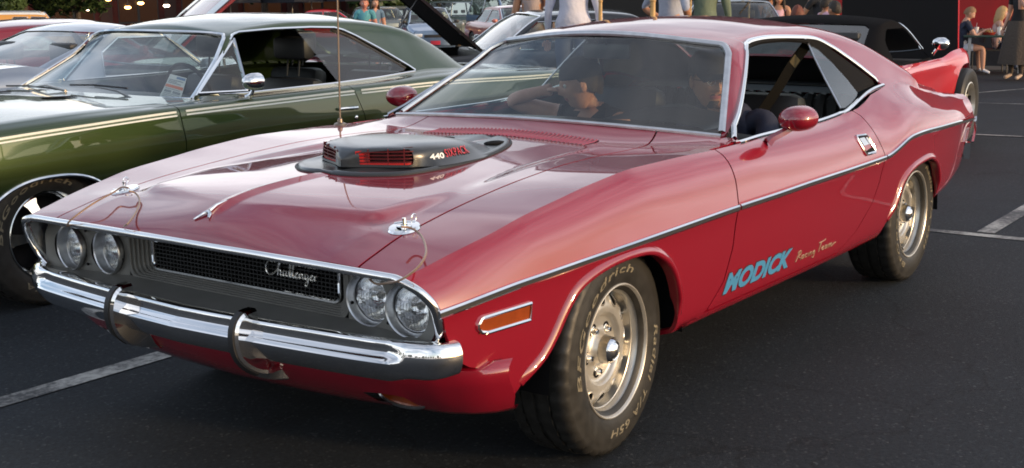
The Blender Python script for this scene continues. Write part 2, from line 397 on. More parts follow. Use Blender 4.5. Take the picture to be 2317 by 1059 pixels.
# --- hood, cowl and fender tops
ZC = pchip([2.31, 2.303, 2.29, 2.26, 2.227, 2.17, 2.12, 2.0, 1.81, 1.74, 1.4, 1.0, .8, .55, .3], [.728, .738, .760, .783, .800, .820, .834, .850, .861, .863, .873, .881, .886, .89, .89])
ZPI = pchip([2.31, 2.303, 2.28, 2.2, 2.13, 2.112, 2.05, 1.9, 1.68, 1.48, 1.22, .94, .7, .5, .3], [.728, .737, .748, .772, .7905, .7945, .803, .822, .845, .861, .875, .878, .879, .882, .884])
YB = pchip([2.31, 2.15, 1.78, 1.25, .92, .3], [.50, .50, .515, .465, .44, .42])
XB = lambda y: np.where(np.abs(y) < .775, .60-.11*(np.abs(y)/.775)**2, .49-(np.abs(y)-.775)*.8)
ZBASE = lambda y: np.where(np.abs(y) < .775, .932-.032*(np.abs(y)/.775)**2, .90-(np.abs(y)-.775)*.25)
def ztop(x, y):
    x = np.asarray(x, float); ya = np.abs(y); ye = Ye(x)
    zc = ZC(x)-.016*ya-.012*(ya/.5)**2
    zc = zc+.009*np.clip(1-ya/.034, 0, 1)*sst((2.235-x)/.05)*sst((x-1.70)/.10)
    zp = ZPI(x)+(Ze(x)-ZPI(x))*np.clip((ya-.54)/(ye-.54), 0, 1)
    hw = .034+.27*sst((x-2.03)/.12); cw = YB(x)-.17*sst((x-2.03)/.12); w = sst((ya-(cw-hw))/(2*hw)); fade = sst((x-.72)/.35)
    z = (1-w)*zc+w*zp
    zl = zc+(zp-zc)*sst((ya-.2)/.6); z = z*fade+zl*(1-fade)
    d = np.clip((XB(y)+.15-x)/.15, 0, 1.6); return z+(ZBASE(y)-z)*np.clip(d, 0, 1)**1.6+np.clip(d-1, 0, 1)*.03
topx = np.unique(np.round(np.concatenate([np.arange(.36, .8, .012), BODYX[BODYX > .78]]), 4))
tt = np.unique(np.concatenate([np.linspace(0, 1, 56), np.linspace(0, .05, 6)]))
TY = Ye(topx)[:, None]*tt[None]; TX = np.repeat(topx[:, None], len(tt), 1)
TOP = np.stack([TX, TY, ztop(TX, TY)], 2)
gF = lambda z: np.interp(z, [.30, .347, .43, .547, .687, .775, .866, .93], [.93, .835, .745, .705, .702, .688, .690, .708])
gR = lambda z: np.interp(z, [.30, .36, .405, .507, .596, .695, .788, .88, .93, 1.0], [-.2, -.36, -.485, -.631, -.689, -.714, -.678, -.648, -.584, -.45])
HG = pchip([2.31, 2.1, 1.9, 1.57, 1.22, .8, .66, .56, .50, .44, .3], [.645, .630, .620, .602, .592, .578, .568, .545, .520, .485, .4])
ARCHF = crom([(1.97, .20), (1.915, .335), (1.87, .385), (1.81, .425), (1.765, .477), (1.71, .556), (1.65, .602), (1.53, .633), (1.38, .641), (1.25, .622), (1.14, .558), (1.07, .46), (1.045, .37), (1.04, .20)], 5)
ARCHR = crom([(-.80, .20), (-.835, .345), (-.91, .41), (-.965, .48), (-1.01, .545), (-1.09, .583), (-1.225, .606), (-1.42, .611), (-1.55, .57), (-1.64, .49), (-1.68, .40), (-1.69, .20)], 5)
WIN = np.array([(.505, .8885), (.494, .897), (.149, 1.069), (-.023, 1.160), (-.075, 1.190), (-.14, 1.210), (-.25, 1.2195), (-.38, 1.221), (-.576, 1.214), (-.75, 1.204), (-.83, 1.190), (-.90, 1.162), (-.95, 1.137), (-1.074, 1.057), (-1.185, .968),
                (-1.17, .9635), (-.94, .944), (-.80, .922), (-.68, .906), (-.55, .896), (-.3, .8895), (.3, .8885)])
sdF, sdR, sdW = poly_sdf(ARCHF), poly_sdf(ARCHR), poly_sdf(WIN)
xz = lambda P: P[:, [0, 2]]
fFr = lambda z: np.interp(z, [.2, .44, .47, .50, .555, .58, .62, .66, .695, .715, .73, .8], [2.03, 2.03, 2.122, 2.172, 2.200, 2.212, 2.226, 2.240, 2.265, 2.286, 2.301, 2.32])
XH = lambda y: .08-.08*(np.abs(y)/.56)**2
YWS = lambda x: np.interp(x, [-.2, 0, .49, .7], [.47, .56, .775, .87])
up = side_upper(BODYX); lo = side_lower(BODYX)
shx = np.unique(np.round(np.concatenate([BODYX[(BODYX > -2.06) & (BODYX < .63)], np.arange(-.16, .12, .008), np.arange(-1.3, -.7, .012)]), 4))
SH = shell(shx)
sideM = join(grid(up, True), grid(lo, True)); sideM = weld(*sideM)
rearX = shx[shx < -.5]
def ff(*fs): return lambda P: np.min([f(P) for f in fs], 0)
g = .0038
# quarter + roof in one skin, as on the real car
shV, shF = grid(SH, True)
f_ws = lambda P: np.maximum(XH(P[:, 1])-P[:, 0], np.abs(P[:, 1])-YWS(P[:, 0]))
f_back = lambda P: np.max([P[:, 0]+1.30-.04*(P[:, 1]/.5)**2, -1.64-P[:, 0], np.abs(P[:, 1])-.47], 0)
f_win = lambda P: np.where((P[:, 1] > .5) & (P[:, 2] > .84), sdW(xz(P)), .5)
f_nofront = lambda P: np.where((P[:, 0] > -.05) & (P[:, 2] < 1.0) & (P[:, 1] < 10), (P[:, 2]-.893)*1.0, 1)
roof = clip(shV, shF, ff(f_ws, f_back, f_win, lambda P: np.where(P[:, 0] > .40, P[:, 2]-.90+.0, 1)))
quart = clip(sideM[0], sideM[1], ff(lambda P: P[:, 0]+2.42-np.clip(.70-P[:, 2], 0, 1)*.80, lambda P: gR(P[:, 2])-g-P[:, 0], lambda P: sdR(xz(P)), f_win))
sill = clip(sideM[0], sideM[1], ff(lambda P: P[:, 0]-gR(P[:, 2])+g, lambda P: .336-P[:, 2], lambda P: 1.02-P[:, 0], lambda P: sdR(xz(P))))
deckx = BODYX[BODYX < -2.02]; td = np.linspace(0, 1, 12)
DY = Ye(deckx)[:, None]*td[None]; deck = grid(np.stack([np.repeat(deckx[:, None], 12, 1), DY, Ze(deckx)[:, None]+.02*(1-td[None]**2)], 2), True)
half = join(roof, quart, deck, sill); half = weld(*half)
body = weld(*join(half, mirror(*half)))
mk('body_shell', *rim(*body, .012), M_red, RED, sharp=28)
# door, fender, hood
bz = lambda P: np.where(P[:, 2] > .80, Ze(P[:, 0])-P[:, 2]+.02, 1)
door = clip(sideM[0], sideM[1], ff(lambda P: gF(P[:, 2])-g-P[:, 0], lambda P: P[:, 0]-gR(P[:, 2])-g, lambda P: P[:, 2]-.342, f_win))
topV = grid(TOP, True)
fendS = clip(sideM[0], sideM[1], ff(lambda P: P[:, 0]-gF(P[:, 2])-g, lambda P: sdF(xz(P)), lambda P: fFr(P[:, 2])-P[:, 0], lambda P: np.where(P[:, 0] < 1.0, P[:, 2]-.30, 1)))
f_lip = lambda P: 2.3005-.022*(P[:, 1]/.8)**2-P[:, 0]+np.where(np.abs(P[:, 1]) > .77, (np.abs(P[:, 1])-.77)*.2, 0)
fendT = clip(*topV, ff(f_lip, lambda P: P[:, 1]-HG(P[:, 0])-g, lambda P: P[:, 0]-XB(P[:, 1]), lambda P: P[:, 0]-np.where(P[:, 1] > .83, .705, 0)))
fend = weld(*join(fendS, fendT))
hoodh = clip(*topV, ff(f_lip, lambda P: HG(P[:, 0])-g-P[:, 1], lambda P: P[:, 0]-XB(P[:, 1])))
hood = weld(*join(hoodh, mirror(*hoodh)))
door_o = mk('door', *rim(*door, .02), M_red, RED, sharp=28)
fend_o = mk('front_fender', *rim(*fend, .014), M_red, RED, sharp=24)
mk('door', *mirror(*rim(*door, .02)), M_red, RED, sharp=28)
mk('front_fender', *mirror(*rim(*fend, .014)), M_red, RED, sharp=24)
hood_o = mk('hood', *rim(*hood, .014), M_red, RED, sharp=24)
# flared wheel-arch lips
def ysurf(x, z):
    zt, zb = Zt(x), ZB(x); return Yt(x)-_lo(np.clip((zt-z)/(zt-zb), 0, 1)*.41)
def arch_lip(poly, zmin, par, name, sg):
    pts = [(x, z) for x, z in poly if z > zmin]
    cx = sum(p[0] for p in pts)/len(pts); V = []; F = []; prof = [(-.03, -.012), (-.022, .002), (-.010, .011), (0, .014), (.006, .010), (.008, .0), (.006, -.03)]
    for i, (x, z) in enumerate(pts):
        a = np.array(pts[max(0, i-1)]); b = np.array(pts[min(len(pts)-1, i+1)]); t = (b-a)/np.linalg.norm(b-a); nn = np.array([t[1], -t[0]])
        if nn @ (np.array([cx, .30])-np.array([x, z])) < 0: nn = -nn
        e = min(1, i/4, (len(pts)-1-i)/4); y0 = float(ysurf(x, z))
        for d, h in prof: V.append((x+nn[0]*d*1.0, sg*(y0+h*(.25+.75*e)), z+nn[1]*d))
    k = len(prof)
    for i in range(len(pts)-1):
        for j in range(k-1): F.append((i*k+j, i*k+j+1, (i+1)*k+j+1, (i+1)*k+j))
    mk(name, V, F, M_red, par, sharp=60)
for sg in (1, -1):
    arch_lip(ARCHF, .36, RED, 'arch_lip', sg); arch_lip(ARCHR, .38, RED, 'arch_lip', sg)
# underbody, inner wheel houses and engine-bay darkness
mb = MB(); mb.box((-.05, 0, .36), (2.02, .72, .05)); mb.box((1.35, 0, .56), (.66, .54, .14)); mb.box((-1.75, 0, .58), (.55, .56, .18))
mb.box((2.0, 0, .50), (.12, .70, .06))
mb.build('underbody', M_dark, RED, smooth=False)
def wheelhouse(xc, sg):
    V, F = lathe([(.40, .37), (.40, .02), (.05, 0)], 32, 'Y'); V = [(x+xc, sg*(.52+y), z+.30) for x, y, z in V]
    V2, F2 = clip(np.array(V), F, lambda P: np.minimum(P[:, 2]-.30, .93-np.abs(P[:, 1])))
    mk('wheel_house', V2, F2, M_dark, RED)
for sg in (1, -1):
    wheelhouse(1.385, sg); wheelhouse(-1.36, sg)
# ---- side trim strips (chrome with a dark centre) on door, fender, quarter
def trim_strip(xs, par, sg=1, w=.011):
    Pp = [(x, sg*(float(Yt(x))+.001), float(Zt(x))) for x in xs]
    pr = [(-.004, -w), (-.006*0+.0035, -w), (.0075, -w*.55), (.0075, w*.55), (.0035, w), (-.004, w)]
    V = []; F = []
    for p in Pp:
        for a, b in pr: V.append((p[0], p[1]+sg*a, p[2]+b))
    k = len(pr)
    for i in range(len(Pp)-1):
        for j in range(k-1): F.append((i*k+j, i*k+j+1, (i+1)*k+j+1, (i+1)*k+j) if sg < 0 else (i*k+j, (i+1)*k+j, (i+1)*k+j+1, i*k+j+1))
    F.append(tuple(range(k))); F.append(tuple(range((len(Pp)-1)*k, len(Pp)*k))[::-1])
    o = mk('side_trim', V, F, M_chrome, par, sharp=20)
    V = []; F = []
    for p in Pp:
        for b in (-.0045, .0028): V.append((p[0], p[1]+sg*.0082, p[2]+b))
    for i in range(len(Pp)-1): F.append((2*i, 2*i+1, 2*i+3, 2*i+2))
    mk('trim_insert', V, F, M_black, o)
for sg in (1, -1):
    trim_strip(np.linspace(2.248, .7075, 60), RED, sg); trim_strip(np.linspace(.6965, -.7075, 50), RED, sg); trim_strip(np.linspace(-.7195, -2.40, 80), RED, sg)
# ---- windshield, backlight, trims
ws = clip(shV, shF, ff(lambda P: P[:, 0]-XH(P[:, 1])-.004, lambda P: YWS(P[:, 0])-.004-np.abs(P[:, 1]), lambda P: XB(P[:, 1])+.012-P[:, 0])); ws = (ws[0]-[.004, 0, .008], ws[1])
mk('windshield', *weld(*join(ws, mirror(*ws))), M_glass, RED)
bk = clip(shV, shF, lambda P: -f_back(P)+.004); bk = (bk[0]-[0, 0, .008], bk[1])
mk('rear_window', *weld(*join(bk, mirror(*bk))), M_glass, RED)
def zshell(x, y): return float(ROOFZ(x)-CROWN(x)*y*y)
hd = [(float(XH(y)), y, zshell(float(XH(y)), y)) for y in np.linspace(0, .50, 14)]
pil = [(x, float(YWS(x)), zshell(x, float(YWS(x)))) for x in np.linspace(.06, .47, 14)]
corner = crom([hd[-2], hd[-1], (.012, .541, zshell(.012, .541)), pil[0], pil[1]], 4)[4:12]
ed = hd[:-1]+[tuple(p) for p in corner]+pil
ed = [(-1*0+x, y, z) for x, y, z in ed]
full = [(x, -y, z) for x, y, z in ed[::-1]][:-1]+ed
V, F = sweep([(x, y, z) for x, y, z in full], [(-.014, -.004), (-.012, .005), (0, .009), (.012, .005), (.014, -.004)], up=lambda i: (.55, 0.0+full[i][1]*.55, .85), pclosed=False)
M_wtrim = mat('worn_bright_trim', (.62, .63, .64), .30, 1.0, noise=(25, .12))
mk('windshield_trim', V, F, M_wtrim, RED, sharp=50)
bs = [(float(XB(y))+.004, y, float(ZBASE(y))+.003) for y in np.linspace(-.775, .775, 40)]
V, F = sweep(bs, [(-.009, -.003), (-.007, .004), (0, .007), (.007, .004), (.009, -.003)], up=(.4, 0, .9), pclosed=False)
mk('windshield_trim', V, F, M_wtrim, RED, sharp=50)
# side-window chrome: from the belt corner up the A-pillar, along the rail, down the C-pillar; then the belt moulding
def wallpt(x, z, off=.004):
    i = int(np.argmin(np.abs(shx-x))); col = SH[i]; zs = col[13:, 2]; ys = col[13:, 1]; return (x, float(np.interp(-z, -zs, ys))+off, z)
wl = crom([(.492, .898), (.149, 1.069), (-.023, 1.160), (-.075, 1.190), (-.14, 1.210), (-.25, 1.2195), (-.38, 1.221), (-.576, 1.214), (-.75, 1.204), (-.83, 1.190), (-.90, 1.162), (-.95, 1.137), (-1.074, 1.057), (-1.187, .969)], 5)
for sg in (1, -1):
    P_ = [wallpt(x, z) for x, z in wl]; P_ = [(x, sg*y, z) for x, y, z in P_]
    V, F = sweep(P_, [(-.009, -.006), (-.009, .003), (-.003, .007), (.004, .007), (.009, .003), (.009, -.008)], up=(0, sg*.8, .6))
    mk('window_trim', V, F, M_chrome, RED, sharp=40)
    bl = [(x, sg*(float(Ye(x))-.004), float(Ze(x))+.004) for x in np.linspace(.50, -.50, 30)]
    bl += [(x, sg*y, z) for x, y, z in [(-.58, .828, .899), (-.68, .818, .909), (-.80, .803, .928), (-.94, .787, .950), (-1.06, .780, .963), (-1.19, .776, .970)]]
    bl = [tuple(p) for p in crom(bl, 2)]
    V, F = sweep(bl, [(-.010, -.006), (-.009, .004), (0, .008), (.009, .004), (.011, -.008)], up=(0, sg*.2, 1))
    mk('belt_moulding', V, F, M_chrome, RED, sharp=40)
# ================================================================== wheels
def tyre_prof(r_in, r_out, w):
    h = w/2; s = r_out-r_in
    half = [(r_in-.006, h*.74), (r_in+.004, h*.86), (r_in+.010, h*.885), (r_in+.2*s, h*.955), (r_in+.45*s, h), (r_in+.68*s, h*.985), (r_in+.80*s, h*.935), (r_in+.83*s, h*.935), (r_in+.93*s, h*.86), (r_in+.975*s, h*.78), (r_out-.0012, h*.68), (r_out, h*.58),
            (r_out, h*.46), (r_out-.007, h*.455), (r_out-.007, h*.40), (r_out, h*.395), (r_out+.0005, h*.08), (r_out-.007, h*.075), (r_out-.007, 0)]
    return half+[(r, -y) for r, y in half[::-1][1:]]
def make_tyre(par, r_in=.196, r_out=.333, w=.235, n=120):
    pr = tyre_prof(r_in, r_out, w); m = len(pr); V, F = lathe(pr, n, 'Y')
    for j in range(n):                                   # shoulder tread blocks
        if j % 3 == 0:
            for i in list(range(8, 13))+list(range(m-13, m-8)):
                x, y, z = V[j*m+i]; q = math.hypot(x, z); f = (q-.007)/q; V[j*m+i] = (x*f, y*(.985 if 8 <= i <= 9 else 1), z*f)
        elif j % 3 == 1:
            for i in range(15, m-15):
                if j % 2: 
                    x, y, z = V[j*m+i]; q = math.hypot(x, z); f = (q-.004)/q; V[j*m+i] = (x*f, y, z*f)
    return mk('tyre', V, F, M_tyre, par, sharp=50), pr
def sidewall_text(s, phi0, phi1, r0, h, prf, par, m, shear=.18, bold=.012):
    V, F = text_mesh(s, 1.0, 0, bold, shear, 1.12)
    V = V-V.min(0); V = V/[V[:, 0].max(), V[:, 1].max(), 1]
    rr = np.array([p[0] for p in prf[:12]]); yy = np.array([p[1] for p in prf[:12]])
    def pos(u, v, up):
        ph = math.radians(phi0+(phi1-phi0)*u); r = r0+h*v; y = float(np.interp(r, rr, yy))+up; return (-r*math.sin(ph), y, r*math.cos(ph))
    n = len(V); VV = [pos(a, b, .0022) for a, b, _ in V]+[pos(a, b, -.002) for a, b, _ in V]; FF = [list(f) for f in F]; cnt = {}
    for f in F:
        for a, b in zip(f, list(f[1:])+[f[0]]): cnt[(a, b)] = 1
    FF += [[b, a, a+n, b+n] for a, b in cnt if (b, a) not in cnt]
    return mk('sidewall_lettering', VV, FF, m, par, smooth=False, kind='stuff')
def make_rim(par, r=.2085, lip=.103, m=None, nslot=12, style='rally'):
    m = m or M_rim
    pr = [(r-.006, -.085), (r-.020, -.075), (r-.024, -.02), (r-.024, .012), (r-.024, .055), (r-.021, .074), (r-.012, .086), (r-.007, .094), (r-.003, lip-.002), (r, lip), (r+.0035, lip-.001), (r+.005, lip-.006), (r+.003, lip-.014)]
    V, F = lathe(pr, 72, 'Y'); o = mk('rim', V, F, m, par, sharp=40)
    mb = MB(); mb.tube([((r-.0235)*math.sin(a), .060, (r-.0235)*math.cos(a)) for a in np.linspace(0, 2*math.pi, 72, endpoint=False)], .0025, 5, True); mb.build('rim_bead', m, o)
    # disc with scalloped slots, clipped out of a fine annulus
    rs = r-.024; dp = [(rs+.001, .024), (rs-.008, .033), (rs-.018, .043), (rs-.030, .050), (rs-.042, .055), (rs-.055, .058), (rs-.068, .057), (rs-.074, .051), (rs-.078, .042), (rs-.084, .038), (rs-.10, .038), (.062, .040), (.055, .045), (.049, .054), (.046, .060)]
    dd = []
    for a, b in zip(dp[:-1], dp[1:]):
        for k in range(2): dd.append((a[0]+(b[0]-a[0])*k/2, a[1]+(b[1]-a[1])*k/2))
    dd.append(dp[-1]); V, F = lathe(dd, 180, 'Y'); V = np.array(V)
    def slot(P):
        q = np.hypot(P[:, 0], P[:, 2]); a = np.arctan2(P[:, 0], P[:, 2]); st = 2*math.pi/nslot; da = (a+st/2) % st-st/2
        return np.sqrt((da*(rs-.022)/.0225)**2+((q-(rs-.018))/.0235)**2)-1
    V, F = clip(V, F, slot); d = mk('wheel_disc', V, F, m, par, sharp=40)
    for k in range(nslot):                               # a pressed edge round every slot
        mb = MB()
        a0 = 2*math.pi*k/nslot; pts = []
        for t in np.linspace(0, 2*math.pi, 17):
            q = rs-.018+.026*math.sin(t); da = .025*math.cos(t)/(rs-.022); y = float(np.interp(-q, [-p[0] for p in dp], [p[1] for p in dp])); pts.append((q*math.sin(a0+da), y+.001, q*math.cos(a0+da)))
        mb.tube(pts, .0028, 5); mb.build('slot_edge', m, d)
    mb = MB(); mb.lathe([(rs-.002, .004), (.03, .004)], 40, 'Y'); mb.build('brake_drum', M_dark, par)
    hub = MB(); hub.lathe([(.047, .046), (.045, .062), (.0425, .082), (.041, .088)], 40, 'Y'); hub.build('hub_cap', mat('hub_metal', (.30, .29, .27), .28, 1.0), par)
    c = MB(); c.lathe([(.041, .086), (.036, .094), (.030, .099), (.026, .097), (.018, .104), (.001, .107)], 32, 'Y'); c.build('cap_badge', M_chrome, par)
    for k in range(5):
        a = 2*math.pi*k/5+.5; q = .072; n_ = MB(); n_.lathe([(.0145, .036), (.0145, .040), (.0115, .041), (.011, .052), (.008, .057), (.001, .058)], 12, 'Y', Matrix.Translation((q*math.sin(a), 0, q*math.cos(a)))); n_.build('lug_nut', M_chrome, par)
        w_ = MB(); w_.lathe([(.023, .0388), (.0152, .0395)], 16, 'Y', Matrix.Translation((q*math.sin(a), 0, q*math.cos(a)))); w_.build('lug_recess', M_dark, par)
    v = MB(); v.tube([(.150, .066, -.075), (.158, .084, -.079)], .004, 7); v.build('valve_stem', M_black, par)
    return o
def wheel(par, loc, rz, w=.235, r_out=.333, rot=0.0, letters=True, lip=.103, dark_letters=None):
    e = bpy.data.objects.new('wheel', None); COL.objects.link(e); e.parent = par; e.location = loc; e.rotation_euler = (0, rot, rz)
    e.rotation_mode = 'XYZ'
    t, prf = make_tyre(e, w=w, r_out=r_out)
    make_rim(e, lip=lip)
    if letters:
        lm = dark_letters or M_letter
        sidewall_text('BFGoodrich', -104, 20, .247, .026, prf, e, lm); sidewall_text('Radial T/A 65H', 84, 192, .247, .025, prf, e, lm)
    return e
M_lp = mat('front_tyre_lettering', (.17, .15, .105), .55, noise=(60, .3))
wheel(RED, (1.397, .775, .3325), math.radians(4.0), .226, dark_letters=M_lp, lip=.108)
wheel(RED, (-1.397, .773, .3325), 0, .236, .3325, rot=math.radians(52), lip=.113, dark_letters=M_lp)
wheel(RED, (1.397, -.783, .3325), math.pi+math.radians(4.0), .226, letters=False)
wheel(RED, (-1.397, -.773, .3325), math.pi, .236, .3325, letters=False, lip=.113)

# ================================================================== nose of the red car
def lipx(y): return 2.306-.022*(abs(y)/.8)**2
def lipz(y): return .7365-.009*(abs(y)/.8)**2
pts = [(lipx(y), y, lipz(y)) for y in np.linspace(0, .765, 20)]
cr_ = crom([pts[-2], pts[-1], (2.288, .810, .719), (2.272, .842, .697), (2.251, .862, .662), (2.235, .863, .622), (2.219, .853, .584), (2.208, .832, .556)], 4)[4:]
Lp = pts[:-1]+[tuple(p) for p in cr_]; full = [(x, -y, z) for x, y, z in Lp[::-1]][:-1]+Lp
cen = Vector((2.1, 0, .64))
def upf(i):
    x, y, z = full[i]; yy = max(0, abs(y)-.70)*math.copysign(1, y); return (.15, yy*5, max(.05, (z-.63)*8))
V, F = sweep(full, [(-.013, -.006), (-.013, .004), (-.008, .0095), (.0, .0105), (.009, .0065), (.012, -.001), (.011, -.009), (-.005, -.012)], up=upf)
mk('hood_lip_moulding', V, F, M_chrome, RED, sharp=50)
for sg in (1, -1):
    pp = [p for p in Lp if p[1] > .70]; rows = [[(x-.006, sg*(y-.004), z-.006*(y < .83)), (x-.05, sg*(y-.006), z-.008*(y < .83)), (x-.12, sg*(y-.012), z-.010*(y < .83))] for x, y, z in pp]
    V, F = grid(np.array(rows), sg < 0); mk('lamp_surround', V, F, M_wtrim, RED)
# argent lamp panels, ribbed funnel, dark mesh
M_mesh = mat('grille_mesh_black', (.03, .03, .03), .38, .6)
for sg in (1, -1):
    P = []; ys = np.linspace(.475, .846, 24); zs = np.linspace(.548, .735, 14)
    for y in ys: P.append([(2.150+.055*(y-.475)/.37-.02*(z-.63), sg*y, z) for z in zs])
    V, F = grid(np.array(P), sg > 0); C1, C2 = (.728, .617), (.566, .619)
    V, F = clip(V, F, lambda Q: np.minimum(np.hypot(np.abs(Q[:, 1])-C1[0], Q[:, 2]-C1[1]), np.hypot(np.abs(Q[:, 1])-C2[0], Q[:, 2]-C2[1]))-.0725)
    V, F = clip(V, F, lambda Q: .842-np.abs(Q[:, 1])-np.clip(Q[:, 2]-.655, 0, 1)*.62)
    mk('lamp_panel', V, F, M_argent, RED)
    for (cy, cz) in (C1, C2):
        xb = 2.150+.055*(cy-.475)/.37
        e = bpy.data.objects.new('headlight', None); COL.objects.link(e); e.parent = RED; e.location = (xb, sg*cy, cz); e.rotation_euler = (0, 0, sg*math.radians(5))
        mb = MB(); mb.lathe([(.076, -.004), (.0765, .004), (.074, .009), (.0705, .006), (.069, -.012), (.066, -.030), (.064, -.034)], 48, 'X'); mb.build('lamp_bezel', M_wtrim, e)
        mb = MB(); mb.lathe([(.0635, -.030), (.0645, -.024), (.062, -.022), (.0605, -.026)], 48, 'X'); mb.build('lens_ring', M_chrome, e)
        mb = MB(); mb.lathe([(.061, -.026), (.055, -.045), (.040, -.066), (.02, -.078), (.001, -.081)], 40, 'X'); mb.build('reflector', mat('lamp_reflector', (.95, .95, .95), .12, 1.0, bump=(26, .22, .02)), e)
        mb = MB(); mb.ball((-.052, 0, 0), (.014, .012, .012), 12); mb.build('lamp_bulb', mat('bulb_shield', (.25, .25, .24), .4, .8), e)
        mb = MB(); mb.lathe([(.0625, -.026), (.056, -.017), (.040, -.009), (.020, -.005), (.0008, -.004)], 40, 'X'); mb.build('lens', glass('lamp_glass', (.97, .98, .98), 1.0, .98, .03), e)
        mb = MB()
        for q in np.linspace(-.042, .042, 9):
            hh = math.sqrt(.054**2-q*q); pts_ = [(-.012-.010*((q*q+z*z)/.054**2), q, z) for z in np.linspace(-hh, min(hh, .012), 7)]; mb.tube(pts_, .0011, 4)
        mb.build('lens_flutes', glass('flute_glass', (.8, .83, .84), 1.0, .8, .05), e, kind='stuff')
    # small fixings
    mb = MB()
    for p in ((.50, .60), (.648, .57), (.648, .68)): mb.ball((2.158+.055*(p[0]-.475)/.37, sg*p[0], p[1]), .005, 8)
    mb.build('panel_screws', M_dark, RED, kind='stuff')
def ushape(y, zb, zt, x, rr=.03):
    a = [(x, -y, zt), (x, -y, zb+rr)]+[(x, -y+rr-rr*math.cos(t), zb+rr-rr*math.sin(t)) for t in np.linspace(0, math.pi/2, 6)[1:]]
    return a+[(x, -p[1], p[2]) for p in a[::-1]]
for k in range(6):
    q = k/5; V, F = sweep(ushape(.422+.052*q, .566-.020*q, .725, 2.104+.044*q, .030+.012*q), [(-.006, -.0045), (-.006, .0045), (.004, .0045), (.006, .002), (.006, -.0045)], up=(1, 0, 0))
    mk('grille_rib', V, F, M_argent, RED, sharp=30)
fr_ = ushape(.405, .574, .705, 2.108, .022); fr_ = fr_+[]
V, F = sweep(fr_, [(-.0055, -.006), (-.0055, .004), (-.003, .007), (.003, .007), (.0055, .004), (.0055, -.006)], up=(1, 0, 0)); mk('grille_frame', V, F, M_chrome, RED)
V, F = sweep([(2.108, -.40, .703), (2.108, .40, .703)], [(-.004, -.005), (-.004, .005), (.004, .005), (.004, -.005)], up=(1, 0, 0)); mk('grille_frame', V, F, M_chrome, RED)
mb = MB()
for y in np.arange(-.396, .397, .0165): mb.box((2.100, y, .638), (.006, .0016, .062))
for z in np.arange(.588, .70, .0125): mb.box((2.103, 0, z), (.006, .40, .0016))
mb.build('grille_mesh', M_mesh, RED, smooth=False, kind='stuff')
mb = MB(); mb.box((2.085, 0, .645), (.002, .49, .11)); mb.build('grille_backing', M_dark, RED, smooth=False)
# sloping shroud between grille and bumper
P = []
for y in np.linspace(-.835, .835, 40):
    q = (abs(y)/.8)**2; xo = 2.335-.03*(abs(y)/.6)**2-.055*max(0, (abs(y)-.6)/.25)**2; xi = 2.146+.012*q+.04*sst((abs(y)-.45)/.4)
    P.append([(xi, y, .5495), (xi+.012, y, .545), (xi+(xo-xi)*.5, y, .537), (xo, y, .530), (xo+.002, y, .49)])
V, F = grid(np.array(P)); mk('grille_shroud', V, F, M_argent, RED)
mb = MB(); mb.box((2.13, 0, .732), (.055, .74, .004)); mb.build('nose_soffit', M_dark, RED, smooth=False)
# script badge, drawn stroke by stroke
def stroke_text(strokes, place, r, name, m, par):
    mb = MB()
    for s in strokes:
        p = crom(s, 5); mb.tube([place(a, b) for a, b in p], r, 6)
    return mb.build(name, m, par)
script = [[(1.5, 1.75), (1.1, 1.95), (.55, 1.7), (.15, 1.1), (.25, .45), (.8, .2), (1.4, .5), (1.75, .8)],
          [(1.75, .8), (2.15, 1.4), (2.3, 1.85), (2.1, 1.7), (1.95, .9), (1.85, .3)], [(1.9, .6), (2.15, .9), (2.3, .75), (2.25, .4), (2.45, .3), (2.65, .5)],
          [(3.1, .85), (2.8, .9), (2.65, .55), (2.75, .3), (3.0, .45), (3.12, .85), (3.1, .4), (3.3, .32), (3.5, .8)],
          [(3.5, .8), (3.75, 1.5), (3.8, 1.8), (3.65, 1.4), (3.55, .55), (3.7, .3), (3.95, .8)], [(3.95, .8), (4.2, 1.5), (4.25, 1.8), (4.1, 1.4), (4.0, .55), (4.15, .3), (4.4, .55)],
          [(4.4, .55), (4.7, .75), (4.68, .9), (4.5, .8), (4.45, .4), (4.7, .28), (5.0, .6)], [(5.0, .85), (5.02, .3)], [(5.02, .6), (5.3, .88), (5.42, .7), (5.4, .35), (5.6, .35), (5.8, .6)],
          [(6.2, .85), (5.9, .9), (5.78, .55), (5.9, .3), (6.15, .5), (6.22, .85), (6.15, .0), (5.95, -.4), (5.75, -.25), (6.1, .2), (6.5, .5)],
          [(6.5, .5), (6.8, .75), (6.78, .9), (6.6, .8), (6.55, .4), (6.8, .28), (7.1, .6)], [(7.1, .85), (7.13, .3)], [(7.13, .55), (7.35, .85), (7.6, .85)]]
sc0 = .216/7.6
stroke_text(script, lambda a, b: (2.116, .112+a*sc0, .6175+b*sc0*.95), .0026, 'script_badge', mat('badge_silver', (.80, .79, .74), .25, 1.0), RED)
# hood ornament on the lip of the centre ridge
mb = MB(); P0 = [(2.150, 0, float(ztop(2.15, 0))+.001), (2.19, 0, float(ztop(2.19, 0))+.005), (2.215, 0, float(ztop(2.215, 0))+.007)]
mb.tube(P0, [.002, .005, .006], 8)
zz = float(ztop(2.222, 0)); mb.tube([(2.250, -.030, zz-.012), (2.225, -.012, zz+.004), (2.218, 0, zz+.007), (2.225, .012, zz+.004), (2.240, .022, zz-.004)], [.003, .005, .008, .006, .003], 8)
mb.build('hood_ornament', M_chrome, RED)
